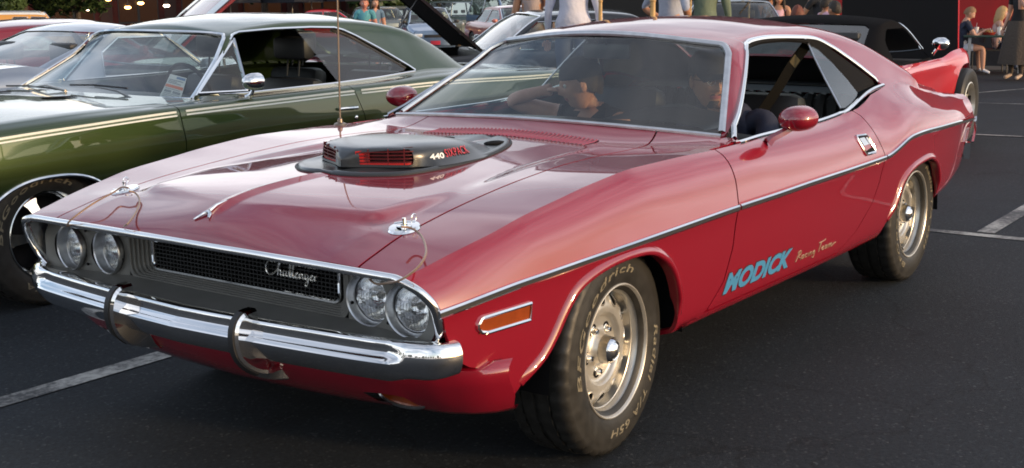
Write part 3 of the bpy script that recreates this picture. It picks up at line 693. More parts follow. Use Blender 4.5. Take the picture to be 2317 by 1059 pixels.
# ---- chrome bumper
def bplan(s):
    """half plan of the bumper, s in 0..1 from the centre to the tip behind the corner"""
    Q = crom([(2.352, 0), (2.345, .14), (2.334, .30), (2.318, .48), (2.300, .64), (2.282, .745), (2.258, .822), (2.228, .868), (2.200, .888), (2.182, .894)], 8)
    d = np.concatenate([[0], np.cumsum(np.hypot(*np.diff(Q, axis=0).T))]); d /= d[-1]; return np.stack([np.interp(s, d, Q[:, 0]), np.interp(s, d, Q[:, 1])], -1)
prA = np.array([(-.060, .548), (-.030, .556), (-.012, .5575), (-.004, .5565), (-.001, .554), (.0005, .5505), (.0008, .547), (.001, .541), (.0012, .534), (.002, .529), (.008, .522), (.018, .517), (.027, .5125), (.031, .507), (.030, .500), (.026, .490), (.016, .474), (.004, .458), (-.006, .449), (-.060, .440)])
prB = np.array([(-.050, .545), (-.030, .556), (-.014, .561), (-.004, .561), (.002, .5585), (.007, .553), (.011, .545), (.013, .5385), (.014, .535), (.0155, .528), (.0165, .521), (.017, .515), (.0168, .509), (.016, .502), (.014, .494), (.011, .485), (.006, .474), (.0, .465), (-.010, .459), (-.050, .456)])
ss = np.unique(np.concatenate([np.linspace(0, 1, 60), np.linspace(.74, .88, 24)])); PL = bplan(ss); P = []
for sg in (-1, 1):
    for i in (range(len(ss))[::-1] if sg < 0 else range(1, len(ss))):
        a = PL[max(0, i-1)]; b = PL[min(len(ss)-1, i+1)]; t = (b-a)/np.linalg.norm(b-a); n_ = np.array([t[1], -t[0]])*1.0
        w = sst((ss[i]-.775)/.075); pr = prA*(1-w)+prB*w
        endw = sst((ss[i]-.90)/.10); P.append([(PL[i][0]+n_[0]*(q-.012*endw), sg*(PL[i][1]+n_[1]*(q-.012*endw)), z+(.51-z)*endw*.12) for q, z in pr])
V, F = grid(np.array(P), True); mk('front_bumper', V, F, M_chrome, RED, sharp=28)
for sg in (1, -1):   # guards with a black rubber face
    e = MB(); pth = [(2.315, sg*.268, .574), (2.352, sg*.268, .570), (2.376, sg*.268, .548), (2.384, sg*.270, .505), (2.372, sg*.273, .458), (2.335, sg*.280, .420), (2.285, sg*.288, .395), (2.22, sg*.296, .380)]
    pp = [tuple(p) for p in crom(pth, 3)]
    V, F = sweep(pp, [(-.020, -.055), (-.020, .004), (-.014, .012), (.014, .012), (.020, .004), (.020, -.055)], up=lambda i: (1, 0, .2) if i > 3 else (.3, 0, 1)); o = mk('bumper_guard', V, F, M_chrome, RED, sharp=30)
    V, F = sweep(pp[3:17], [(-.010, .010), (-.010, .016), (.010, .016), (.010, .010)], up=lambda i: (1, 0, .2)); mk('guard_rubber', V, F, M_black, o)
mb = MB(); mb.ball((2.302, .655, .468), (.004, .016, .004), 10); mb.build('bumper_bolt', M_chrome, RED)
# ---- red front valance under the bumper
P = []
for u in np.linspace(-1, 1, 70):
    y = .925*np.sign(u)*abs(u)**.9; q = abs(y)
    xt = float(np.interp(q, [0, .3, .5, .65, .78, .86, .905, .925], [2.285, 2.268, 2.245, 2.215, 2.165, 2.115, 2.065, 2.02])); xb = xt-.11+.05*sst((q-.6)/.3)
    zt = .455; zb = float(np.interp(q, [0, .5, .75, .925], [.300, .298, .300, .305]))
    P.append([(xt-.03, y*.99, zt+.015), (xt, y, zt), (xt+.004, y, zt-.02), (xt-.012, y*.995, .405), (xt-.045, y*.985, .36), (xb-.005, y*.965, zb+.015), (xb-.025, y*.955, zb), (xb-.07, y*.93, zb-.004)])
V, F = grid(np.array(P), True)
f_l = lambda Q: np.maximum(np.abs((np.abs(Q[:, 1])-.612)/.085)**2.5+np.abs((Q[:, 2]-.338)/.030)**2.5-1, 0.0-1*(Q[:, 2] < 0))
V, F = clip(V, F, lambda Q: np.abs((np.abs(Q[:, 1])-.612)/.085)**2.5+np.abs((Q[:, 2]-.336)/.030)**2.5-1)
mk('front_valance', V, F, M_red, RED, sharp=50)
M_amber = mat('amber_lens', (.24, .045, .008), .18, 0, .6, noise=(20, .15))
for sg in (1, -1):
    def ring(k, n=28): return [(2.108+.004*k-.012*abs(math.cos(a))-.03*math.sin(a)*-.5, sg*(.612+.085*k*abs(math.cos(a))**.8*np.sign(math.cos(a))), .336+.030*k*abs(math.sin(a))**.8*np.sign(math.sin(a))) for a in np.linspace(0, 2*math.pi, n, endpoint=False)]
    mb = MB(); mb.tube(ring(1.0), .005, 6, True); o = mb.build('parking_lamp', M_wtrim, RED)
    R_ = ring(.97); V = R_+[(2.085, sg*.612, .336)]; F = [(i, (i+1) % 28, 28) for i in range(28)]; mk('lamp_lens', V, F, M_amber, o)
# ---- amber side marker in a chrome frame
for sg in (1, -1):
    def mpt(x, z, o=0): return (x, sg*(float(ysurf(x, z))+o), z)
    out = [(1.893, .5985), (1.893, .5515), (2.065, .5535), (2.090, .560), (2.1045, .574), (2.1045, .581), (2.093, .5965), (2.085, .5985)]
    path = [mpt(x, z, .002) for x, z in out]
    V, F = sweep(path, [(-.0045, -.003), (-.0045, .004), (0, .007), (.0045, .004), (.0045, -.003)], up=(0, sg, 0), closed=True); o = mk('side_marker', V, F, M_chrome, RED, sharp=50)
    P = [[mpt(x, z, .003) for z in np.linspace(.555, .595, 5)] for x in np.linspace(1.896, 2.097, 12)]; V, F = grid(np.array(P), sg < 0); mk('marker_lens', V, F, M_amber, o)
# ---- hood pins with plates and lanyards
for sg in (1, -1):
    cx, cy = 2.055, .602; tilt = lambda x, y: float(ztop(x, abs(y)))
    e = MB(); ring_ = [(cx+.050*math.cos(a), sg*(cy+.042*math.sin(a))) for a in np.linspace(0, 2*math.pi, 28, endpoint=False)]
    V = [(x, y, tilt(x, y)+.001) for x, y in ring_]+[(cx+(x-cx)*.93, sg*cy+(y-sg*cy)*.93, tilt(x, y)+.0065) for x, y in ring_]+[(cx, sg*cy, tilt(cx, cy)+.008)]
    F = [(i, (i+1) % 28, 28+(i+1) % 28, 28+i) for i in range(28)]+[(28+i, 28+(i+1) % 28, 56) for i in range(28)]; e.add(V, F)
    o = e.build('hood_pin_plate', M_chrome, RED); zt = tilt(cx, cy)
    b = MB(); b.tube([(cx, sg*cy, zt), (cx, sg*cy, zt+.030)], .006, 8); b.lathe([(.022, .008), (.020, .011), (.010, .012)], 20, 'Z', Matrix.Translation((cx, sg*cy, zt)))
    b.tube([(cx+.018, sg*(cy-.02), zt+.016), (cx, sg*cy, zt+.020), (cx-.02, sg*(cy+.022), zt+.019)], .0028, 6); b.tube([(cx-.02+.010*math.cos(t), sg*(cy+.018), zt+.030+.010*math.sin(t)) for t in np.linspace(0, 2*math.pi, 12, endpoint=False)], .0022, 6, True)
    for a in (.7, 2.6, 4.4): b.ball((cx+.037*math.cos(a), sg*(cy+.030*math.sin(a)), zt+.007), .0035, 8)
    b.build('pin', M_chrome, o)
M_cable = mat('lanyard_cable', (.30, .20, .14), .4, .4)
def lany(ctrl, name='lanyard'):
    mb = MB(); mb.tube([tuple(p) for p in crom(ctrl, 6)], .0030, 6); mb.build(name, M_cable, RED)
lany([(2.152, 0.676, 0.828), (2.129, 0.689, 0.822), (2.141, 0.730, 0.812), (2.204, 0.799, 0.805), (2.269, 0.855, 0.797), (2.321, 0.879, 0.782), (2.350, 0.868, 0.762), (2.360, 0.841, 0.745), (2.314, 0.771, 0.722), (2.287, 0.702, 0.705), (2.259, 0.647, 0.712)])
lany([(2.129, -0.484, 0.828), (2.135, -0.510, 0.828), (2.155, -0.529, 0.812), (2.238, -0.497, 0.800), (2.290, -0.505, 0.775), (2.324, -0.522, 0.748), (2.309, -0.560, 0.725)])
lany([(2.144, -0.462, 0.822), (2.126, -0.451, 0.812), (2.166, -0.383, 0.800), (2.233, -0.316, 0.782), (2.308, -0.257, 0.766), (2.300, -0.289, 0.752)])
# ---- shaker scoop
M_shk = mat('scoop_black', (.022, .025, .028), .30, 0, .55, coat_rough=.22, bump=(400, .06, .001))
shw = pchip([1.662, 1.655, 1.64, 1.545, 1.49, 1.40, 1.25, 1.12, 1.03, .97], [.001, .018, .038, .188, .206, .213, .206, .165, .11, .03]); shh = pchip([1.662, 1.655, 1.638, 1.61, 1.54, 1.45, 1.3, 1.15, 1.03, .97], [.026, .034, .049, .060, .067, .071, .066, .045, .016, .004])
zbs = lambda x: .874+0*x
P = []; xs = np.unique(np.concatenate([np.linspace(1.662, .97, 70), np.linspace(1.662, 1.50, 44)]))[::-1]; th = np.linspace(-1, 1, 41)
for x in xs:
    w, h = float(shw(x)), float(shh(x)); row = []
    ex = 5.0-2.4*float(sst((1.48-x)/.35))
    for t in th:
        a = t*math.pi/2; z = h*abs(math.cos(a))**(2/ex); y = (w*1.06*abs(math.sin(a))**(2/ex)+.040*max(0, 1-z/h/.55)**2*float(sst((1.53-x)/.06))*min(1, w/.1))*np.sign(math.sin(a)); row.append((x, y, zbs(x)+z))
    P.append(row)
shk_V, shk_F = grid(np.array(P), False)
ylim = lambda x: shw(x)
def f_open(Q):                                            # twin intakes in the raked nose
    x, y, z = Q.T; zz = z-zbs(x); inz = np.minimum(zz-.008, shh(x)-.010-zz); inx = np.minimum(1.632-x, x-1.538); insd = np.abs(y)-shw(x)*.80
    return -np.min([inz, inx, insd], 0)
shk_V, shk_F = clip(shk_V, shk_F, f_open)
SHK = mk('hood_scoop', shk_V, shk_F, M_shk, RED, sharp=50)
M_redpl = mat('red_scoop_grille', (.42, .010, .008), .35, 0, .4); M_dkred = mat('dark_red_plastic', (.055, .004, .006), .5)
for sg in (1, -1):
    def fp(x, zz, ins):
        return (x-.80*ins, sg*(float(shw(x))*1.03-.6*ins), float(zbs(x))+zz*(.62+.38*min(1, float(shh(x))/.066)))
    xs_ = np.linspace(1.638, 1.538, 12); P = [[fp(x, zz, .026) for zz in (.004, .03, .062)] for x in xs_]; V, F = grid(np.array(P), sg > 0); mk('intake_backing', V, F, M_dkred, SHK)
    for q in np.linspace(.016, .050, 4):
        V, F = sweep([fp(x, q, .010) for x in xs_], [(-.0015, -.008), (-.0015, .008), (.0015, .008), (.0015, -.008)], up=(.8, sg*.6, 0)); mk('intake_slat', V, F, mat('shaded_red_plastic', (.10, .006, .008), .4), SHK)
    for xq in (1.618, 1.588, 1.560):
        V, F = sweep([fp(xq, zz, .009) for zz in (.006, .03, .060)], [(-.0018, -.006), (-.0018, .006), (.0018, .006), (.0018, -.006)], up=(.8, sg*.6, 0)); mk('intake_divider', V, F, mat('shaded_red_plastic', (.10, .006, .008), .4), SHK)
    V, F = grid(np.array([[fp(x, zz, .002+.35*(1.638-x)) for zz in (.008, .025, .045, .056)] for x in np.linspace(1.639, 1.616, 4)]), sg > 0); mk('intake_end', V, F, M_redpl, SHK)
    V, F = sweep([fp(x, .010, .006) for x in xs_], [(-.003, -.003), (-.003, .003), (.003, .003), (.003, -.003)], up=(0, 0, 1)); mk('intake_sill', V, F, M_redpl, SHK)
# base plate
ob = crom([(1.735, 0), (1.73, .09), (1.69, .165), (1.61, .235), (1.45, .262), (1.28, .255), (1.10, .215), (.95, .155), (.86, .08), (.84, 0)], 5); outl = [tuple(p) for p in ob]+[(x, -y) for x, y in ob[::-1][1:-1]]
no = len(outl); c0 = (1.33, 0); V = []
for s_, zo in ((1.012, -.004), (1.0, .006), (.985, .011), (.95, .010), (.90, .006), (.5, .01)):
    for x, y in outl: xx = c0[0]+(x-c0[0])*s_; yy = y*s_; V.append((xx, yy, float(max(ztop(xx, abs(yy))-.009*max(0, 1-abs(yy)/.034), zbs(xx)-.014))+zo))
F = [(k*no+i, k*no+(i+1) % no, (k+1)*no+(i+1) % no, (k+1)*no+i) for k in range(5) for i in range(no)]
V = np.array(V); mk('scoop_base', V, F, M_shk, SHK, sharp=60)
mb = MB(); mb.tube([(c0[0]+(x-c0[0])*1.016, y*1.016, float(ztop(c0[0]+(x-c0[0])*1.016, abs(y)*1.016))+.001) for x, y in outl], .005, 6, True); mb.build('rubber_seal', M_black, SHK)
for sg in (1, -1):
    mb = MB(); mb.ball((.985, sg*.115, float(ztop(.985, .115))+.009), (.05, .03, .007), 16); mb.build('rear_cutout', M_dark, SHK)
def shk_y(x, z, sg=1):
    w, h = float(shw(x)), float(shh(x)); ex = 5.0-2.4*float(sst((1.48-x)/.35)); c = min(1, max(0, (z-zbs(x))/h)); return sg*(w*1.06*(1-c**ex)**(1/ex)+.040*max(0, 1-c/.55)**2*float(sst((1.53-x)/.06))*min(1, w/.1))
def decal_on(s, x0, x1, z0, h, surf, name, m, par, shear=.2, bold=.03, off=.0015, slope=0.0, spacing=1.0):
    V, F = text_mesh(s, 1.0, 0, bold, shear, spacing); V = V-V.min(0); V = V/[V[:, 0].max(), V[:, 1].max(), 1]
    # cut long spans so the film follows the surface
    VV = [(x0+(x1-x0)*u, surf(x0+(x1-x0)*u, z0+h*v+slope*u), z0+h*v+slope*u) for u, v, _ in V]; VV = [(x, y+math.copysign(off, y), z) for x, y, z in VV]
    return mk(name, VV, F, m, par, smooth=False)
for sg in (1, -1):
    sf = lambda x, z, sg=sg: shk_y(x, z, sg); a_, b_, c_ = (1.325, 1.262, 1.065) if sg > 0 else (1.065, 1.262-.065, 1.325)
    if sg > 0:
        decal_on('440', 1.485, 1.418, .893, .017, sf, 'displacement_badge', mat('badge_white', (.75, .75, .72), .4), SHK, off=.003); decal_on('SIXPACK', 1.412, 1.278, .894, .024, sf, 'scoop_lettering', mat('badge_red', (.55, .035, .05), .4), SHK, off=.003, bold=.0, spacing=1.15)
        decal_on('440', 1.488, 1.421, .8905, .017, sf, 'badge_outline', M_dark, SHK, off=.0015, bold=.03); decal_on('SIXPACK', 1.415, 1.281, .8905, .024, sf, 'badge_outline', M_dark, SHK, off=.0015, bold=.02, spacing=1.15)  # dark outline of the lettering, a copy set just beneath it
# ---- cowl louvres
mb = MB(); md = MB()
for y in np.arange(-.372, .373, .0185):
    Pp = [(x, y, float(ztop(x, abs(y)))) for x in np.linspace(.690, .795, 7)]
    V, F = sweep([(x, y, z+.000) for x, y, z in Pp], [(-.006, 0), (-.0045, .0045), (.0, .0055), (.006, .0)], up=(0, 0, 1)); mb.add(V, F)
    V, F = sweep([(x, y+.0088, z+.0008) for x, y, z in Pp], [(-.0028, 0), (.0028, 0)], up=(0, 0, 1), pclosed=False); md.add(V, F)
mb.build('cowl_louvres', M_red, RED, kind='stuff'); md.build('louvre_slots', M_dark, RED, kind='stuff')
# ---- bullet mirrors
for sg in (1, -1):
    e = MB(); Mx = Matrix.Translation((.245, sg*.962, .953)) @ Matrix.Rotation(sg*math.radians(-8), 4, 'Z')
    pr = [(.002, .072), (.022, .066), (.036, .052), (.045, .028), (.0475, .0), (.0475, -.03), (.046, -.038), (.042, -.040), (.040, -.034), (.001, -.034)]
    V, F = lathe(pr, 32, 'X'); V = [(x, y*1.42, z) for x, y, z in V]; e.add(V, F, Mx); o = e.build('door_mirror', M_red, RED, sharp=45)
    s_ = MB(); V, F = sweep([(.325, sg*.880, .868), (.315, sg*.895, .885), (.285, sg*.930, .908), (.262, sg*.948, .925)], lambda i: [(q*[1.5, 1.0, .9, .9][i], r_*1) for q, r_ in ((-.019, -.006), (-.012, .008), (.012, .008), (.019, -.006))], up=(0, sg*.4, 1)); s_.add(V, F); s_.build('mirror_stalk', M_red, o)
    gl = MB(); V, F = lathe([(.039, -.0345), (.001, -.0350)], 28, 'X'); gl.add([(x, y*1.42, z) for x, y, z in V], F, Mx); gl.build('mirror_glass', M_chrome, o)
# ---- flush door handles
for sg in (1, -1):
    dyz = lambda x, z: float(np.interp(z, [p[2] for p in SU(x)][::-1], [p[1] for p in SU(x)][::-1]))
    def SU(x): return side_upper(np.array([x]))[0]
    def hp(x, z, o=0): return (x, sg*(dyz(x, z)+o), z)
    out = [(-.462, .812), (-.560, .807), (-.575, .797), (-.600, .742), (-.595, .732), (-.500, .733), (-.488, .740), (-.458, .800)]
    V, F = sweep([hp(x, z, .002) for x, z in out], [(-.006, -.003), (-.006, .004), (0, .007), (.006, .004), (.006, -.003)], up=(0, sg, .3), closed=True); o = mk('door_handle', V, F, M_chrome, RED, sharp=50)
    V = [hp(x, z, -.004 if False else .001) for x, z in out]; mk('handle_recess', V, [tuple(range(8))], M_dark, o, smooth=False)
    V = [hp(-.474, .803, .006), hp(-.530, .802, .006), hp(-.545, .772, .008), hp(-.488, .772, .008)]; mk('handle_paddle', V, [(0, 1, 2, 3)], M_wtrim, o, smooth=False)
    V = [hp(-.545, .800, .006), hp(-.565, .798, .006), hp(-.576, .770, .007), hp(-.556, .770, .007)]; mk('handle_lock', V, [(0, 1, 2, 3)], mat('pale_metal', (.6, .6, .58), .3, 1.0), o, smooth=False)
# ---- decals on the door
M_blue = mat('blue_vinyl', (.055, .22, .40), .4); M_gold = mat('gold_script', (.30, .19, .12), .4); M_dl = mat('dark_outline', (.05, .01, .012), .5)
sfd = lambda x, z: float(ysurf(x, z))
decal_on('MODICK', .738, .185, .378, .075, sfd, 'door_lettering', M_blue, RED, shear=.28, bold=.05, off=.0018)
decal_on('MODICK', .744, .179, .374, .083, sfd, 'lettering_outline', M_dl, RED, shear=.28, bold=.06, off=.0010)
rt = [[(.0, 0), (.35, 1.2), (.45, 1.9), (.2, 1.6)], [(.3, 1.8), (.8, 1.9), (.75, 1.2), (.3, 1.0), (.8, .5), (1.0, .05)], [(1.5, .8), (1.2, .8), (1.1, .3), (1.4, .2), (1.6, .8), (1.6, .1)], [(2.2, .8), (1.9, .7), (1.9, .2), (2.2, .2)], [(2.5, .8), (2.5, .1)], [(2.8, .8), (2.8, .1)], [(2.8, .5), (3.1, .8), (3.2, .1)],
      [(3.8, .8), (3.5, .6), (3.6, .2), (3.9, .7), (3.8, -.5), (3.4, -.4)], [(4.6, 1.9), (5.6, 2.0), (6.0, 2.2)], [(5.1, 2.0), (4.9, 1.0), (4.8, .1)], [(5.4, .5), (5.8, .7), (5.6, .9), (5.4, .4), (5.7, .15), (5.9, .3)], [(6.5, .8), (6.2, .8), (6.1, .3), (6.4, .2), (6.6, .8), (6.6, .1)],
      [(6.9, .8), (6.9, .1)], [(6.9, .5), (7.2, .85), (7.25, .1)], [(7.25, .5), (7.55, .85), (7.6, .1), (8.2, .5), (8.6, .6)]]
stroke_text(rt, lambda a, b: ((lambda x, z: (x, float(ysurf(x, z))+.0012, z))(.135-a*.0455, .385+b*.021)), .0022, 'door_script', M_gold, RED)
# ---- whip aerial on the far fender
mb = MB(); ax, ay = .80, -.822; az = float(ztop(ax, abs(ay))); mb.lathe([(.028, .0), (.024, .008), (.012, .012), (.010, .026), (.005, .030)], 20, 'Z', Matrix.Translation((ax, ay, az))); mb.tube([(ax, ay, az+.02), (ax-.015, ay+.005, az+.95)], [.0042, .0032], 6); mb.build('whip_aerial', mat('bronzed_aerial', (.20, .16, .13), .35, .8), RED)
# ---- rear end (mostly hidden): tail panel and bumper with its wrapped end
P = []
for y in np.linspace(-.815, .815, 20):
    P.append([(-2.40+np.clip(.70-z, 0, 1)*.8, y, z) for z in (.61, .66, .72, .845-.02*(abs(y)/.8)**2)])
V, F = grid(np.array(P)); mk('tail_panel', V, F, M_red, RED)
bp_ = crom([(-2.255, .878), (-2.285, .868), (-2.315, .848), (-2.335, .80), (-2.35, .6), (-2.36, .3), (-2.365, 0)], 5); bpf = [tuple(p) for p in bp_]+[(x, -y) for x, y in bp_[::-1][1:]]
V, F = sweep([(x, y, .545) for x, y in bpf], [(-.02, -.045), (.008, -.040), (.016, -.012), (.016, .020), (.004, .045), (-.02, .045)], up=(0, 0, 1)); mk('rear_bumper', V, F, M_chrome, RED)
V, F = sweep([(-2.425, .872, .715), (-2.385, .884, .64), (-2.335, .888, .585)], [(-.006, -.006), (-.006, .006), (.006, .006), (.006, -.006)], up=(0, 1, 0)); mk('tail_moulding', V, F, M_chrome, RED)
out = [(-2.20, .665), (-2.19, .605), (-2.275, .605), (-2.285, .665)]
V, F = sweep([(x, float(ysurf(x, z))+.002, z) for x, z in out], [(-.004, -.003), (-.004, .004), (.004, .004), (.004, -.003)], up=(0, 1, 0), closed=True); o = mk('side_marker', V, F, M_wtrim, RED)
V = [(x, float(ysurf(x, z))+.002, z) for x, z in out]; mk('marker_lens', V, [(0, 1, 2, 3)], mat('red_lens', (.25, .008, .008), .2), o, smooth=False)
# ================================================================== other cars: one builder, fed with each car's own curves
def car(root, P):
    body_m, trim_m = P['paint'], P.get('trim', M_chrome)
    x0, x1 = P['tail'], P['nose']; arc = P['arches']; det = P.get('detail', 1)
    yt, zt = pchip(*zip(*P['Y'])), pchip(*zip(*P['Z'])); e = np.array(P['E'])
    ye, ze = pchip(e[:, 0], e[:, 1]), pchip(e[:, 0], e[:, 2]); ang = pchip(*zip(*P.get('ang', [(x0, 30), (x1, 30)])))
    rz, cw, py = pchip(*zip(*P['roof'])), pchip(*zip(*P['crown'])), pchip(*zip(*P['p0y'])); zb = pchip(*zip(*P['zb']))
    st = .03 if det > 1 else .06
    xs = np.unique(np.round(np.concatenate([np.arange(x0, x1, st)]+[np.linspace(a-h-.05, a+h+.05, 24 if det > 1 else 14) for a, h, t in arc]+[[x1]]), 4))
    c = np.stack([yt(xs), zt(xs)], 1); E_ = np.stack([ye(xs), ze(xs)], 1); Ld = np.hypot(*(c-E_).T); a = np.radians(ang(xs))
    nu = 12 if det > 1 else 7
    B = bez(E_, E_+np.stack([np.cos(a), -np.sin(a)], 1)*(Ld*.36)[:, None], c+np.stack([-.08*Ld, .42*Ld], 1), c, nu)
    up = np.concatenate([np.repeat(xs[:, None, None], nu, 1), B], 2)
    bel = lambda a_, b_: P.get('belly', .018)*np.sin(np.pi*np.clip(a_/b_/.72, 0, 1))**1.0
    ly = lambda x, z: float(yt(x)-P.get('tuck', 1)*_lo(np.clip((zt(x)-z)/(zt(x)-zb(x)), 0, 1)*.41)+bel(np.maximum(zt(x)-z, 0), zt(x)-zb(x)))
    nl = 20 if det > 1 else 9; u = np.linspace(0, 1, nl)**.9; ztx, zbx = zt(xs)[:, None], zb(xs)[:, None]; z = ztx-(ztx-zbx)*u[None]
    lo = np.stack([np.repeat(xs[:, None], nl, 1), yt(xs)[:, None]-P.get('tuck', 1)*_lo((ztx-z)/(ztx-zbx)*.41)+bel(ztx-z, ztx-zbx), z], 2)
    sM = weld(*join(grid(up, True), grid(lo, True)))
    xb_c, xb_e, yb, xh_c, xh_e, yh = P['ws']; rb_c, rb_e, ryb, rh_c, rh_e, ryh = P['bk']
    XBf = lambda y: xb_c-(xb_c-xb_e)*np.clip(np.abs(y)/yb, 0, 1.1)**2; XHf = lambda y: xh_c-(xh_c-xh_e)*np.clip(np.abs(y)/yh, 0, 1.2)**2
    RBf = lambda y: rb_c-(rb_c-rb_e)*np.clip(np.abs(y)/ryb, 0, 1.1)**2; RHf = lambda y: rh_c-(rh_c-rh_e)*np.clip(np.abs(y)/ryh, 0, 1.2)**2
    YW = lambda x: np.interp(x, [xh_e, xb_e], [yh, yb]); YB_ = lambda x: np.interp(x, [rb_e, rh_e], [ryb, ryh])
    sx = np.unique(np.round(np.concatenate([np.arange(rb_c-.05, xb_c+.05, st*.8)]), 4))
    nr, nb, nw = (11, 8, 9) if det > 1 else (7, 5, 6)
    p0 = py(sx); kz = cw(sx); t = np.linspace(0, 1, nr); y = p0[:, None]*t[None]; zr = rz(sx)[:, None]-kz[:, None]*y*y
    P0 = np.stack([y[:, -1], zr[:, -1]], 1); ee = np.stack([ye(sx), ze(sx)], 1); drop = P.get('drop', .07)
    zw = np.maximum(P0[:, 1]-drop, ee[:, 1]+.01); zw = np.minimum(zw, P0[:, 1]-.004)
    lean = P.get('lean', .75); yw = np.maximum(np.minimum(ee[:, 0]-.03-(zw-ee[:, 1])*lean, ee[:, 0]-.004), P0[:, 0]+.01); P3 = np.stack([yw, zw], 1)
    h = np.hypot(*(P3-P0).T)*.42; sl = -2*kz*p0; dn = (ee-P3); dn = dn/np.maximum(np.linalg.norm(dn, axis=1, keepdims=True), 1e-6)
    Bq = bez(P0, P0+np.stack([h, sl*h], 1), P3-dn*h[:, None], P3, nb)[:, 1:]; tw = np.linspace(0, 1, nw)[1:]
    S = np.concatenate([np.stack([y, zr], 2), Bq, P3[:, None]+(ee-P3)[:, None]*tw[None, :, None]], 1); S = np.concatenate([np.repeat(sx[:, None, None], S.shape[1], 1), S], 2)
    sV, sF = grid(S, True); wins = [poly_sdf(w) for w in P['win']]; ymin = P.get('ymin', .40)
    fws = lambda Q: np.maximum(XHf(Q[:, 1])-Q[:, 0], np.abs(Q[:, 1])-YW(Q[:, 0])); fbk = lambda Q: np.max([Q[:, 0]-RHf(Q[:, 1]), RBf(Q[:, 1])-Q[:, 0], np.abs(Q[:, 1])-YB_(Q[:, 0])], 0)
    fwn = lambda Q: np.min([np.where((Q[:, 1] > ymin) & (Q[:, 2] > float(np.min(e[:, 2]))-.02), w(xz(Q)), .5) for w in wins], 0)
    shl = clip(sV, sF, ff(fws, fbk, fwn, lambda Q: XBf(Q[:, 1])+.02-Q[:, 0], lambda Q: Q[:, 0]-RBf(Q[:, 1])+.02))
    arcs = []
    for ax, hw, top in arc:
        arcs.append(lambda Q, ax=ax, hw=hw, top=top: (np.abs((Q[:, 0]-ax)/hw)**2.4+np.abs((Q[:, 2]-.25)/(top-.25))**2.4)**(1/2.4)*.3-.3)
    ha = ff(*arcs)
    # hood and deck
    tt_ = np.linspace(0, 1, 14 if det > 1 else 8)
    def top(xa, crown):
        yy = ye(xa)[:, None]*tt_[None]; return grid(np.stack([np.repeat(xa[:, None], len(tt_), 1), yy, ze(xa)[:, None]+crown(xa)[:, None]*(1-tt_[None]**2)], 2), True)
    hc = pchip(*zip(*P['hood'])); dc = pchip(*zip(*P['deck']))
    hx = np.unique(np.concatenate([xs[xs > xb_e-.1], np.linspace(xb_e-.12, xb_c+.05, 12)])); hd = top(hx, hc); hd = clip(*hd, lambda Q: Q[:, 0]-XBf(Q[:, 1]))
    shm = P.get('shell_m'); parts = [] if shm else [shl]
    if shm: mk('soft_top', *weld(*join(shl, mirror(*shl))), shm, root, sharp=32)

    if P.get('hood_up') is None: parts.append(hd)
    dx = np.unique(np.concatenate([xs[xs < rb_e+.1], np.linspace(rb_c-.05, rb_e+.12, 12)])); dk = top(dx, dc); parts.append(clip(*dk, lambda Q: RBf(Q[:, 1])-Q[:, 0]))
    door_ln = P.get('door')
    if door_ln:
        gf, gr = [np.array(l) for l in door_ln]
        GF = lambda z_: np.interp(z_, gf[::-1, 1], gf[::-1, 0]); GR = lambda z_: np.interp(z_, gr[::-1, 1], gr[::-1, 0]); g_ = .003; zsill = P['sill']
        dr = clip(*sM, ff(ha, fwn, lambda Q: GF(Q[:, 2])-g_-Q[:, 0], lambda Q: Q[:, 0]-GR(Q[:, 2])-g_, lambda Q: Q[:, 2]-zsill))
        rest = clip(*sM, ff(ha, fwn, lambda Q: np.max([Q[:, 0]-GF(Q[:, 2])-g_, GR(Q[:, 2])-g_-Q[:, 0], zsill-.006-Q[:, 2]], 0)))
        D = rim(*dr, .02); mk('door', *D, body_m, root, sharp=30); mk('door', *mirror(*D), body_m, root, sharp=30); parts.append(rest)
    else: parts.append(clip(*sM, ff(ha, fwn)))
    # nose and tail closings
    for xe, sgn in ((x1, 1), (x0, -1)):
        yy = np.linspace(0, 1, 8); rows = []
        w_ = float(yt(xe)); zz0 = float(ze(xe)); cr0 = float((hc if sgn > 0 else dc)(xe)); zl = float(zb(xe))
        for k, q in enumerate([0, .08, .3, .55, .8, 1]):
            row = []
            for t_ in yy:
                zt_ = zz0+cr0*(1-t_*t_); wq = float(np.interp(q, [0, .3, .8, 1], [float(ye(xe)), w_, w_-.02, w_-.05])); row.append((xe+sgn*(P.get('bulge', .05)*(1-t_**2)+.03*math.sin(math.pi*q)*(1-t_**4)), wq*t_, zt_+(zl-zt_)*q))
            rows.append(row)
        parts.append(grid(np.array(rows), sgn > 0))
    hf = weld(*join(*parts), 1e-4); full_ = weld(*join(hf, mirror(*hf)), 1e-4); R_ = rim(*full_, .015) if det > 1 else full_
    body = mk('body_shell', *R_, body_m, root, sharp=32)
    # glass
    gm = P.get('glass', M_glass)
    def pane(name, f):
        q = clip(sV, sF, f)
        if len(q[1]) == 0: return
        nn = vnorm(*q); q = (q[0]-nn*.006, q[1])
        if name == 'side_window':
            mk(name, *q, gm, root); mk(name, *mirror(*q), gm, root)
        else: mk(name, *weld(*join(q, mirror(*q))), gm, root)
    pane('windshield', ff(lambda Q: -fws(Q), lambda Q: XBf(Q[:, 1])-Q[:, 0])); pane('rear_window', lambda Q: -fbk(Q))
    for i, w in enumerate(wins):
        if i in P.get('open', ()): continue
        pane('side_window', lambda Q, w=w: np.where((Q[:, 1] > ymin), -w(xz(Q)), -.5))
    # trims along the glass
    def sp(x, z):
        i = int(np.argmin(np.abs(sx-x))); col = S[i][nr:]; return (x, float(np.interp(-z, -col[:, 2], col[:, 1]))+.003, z)
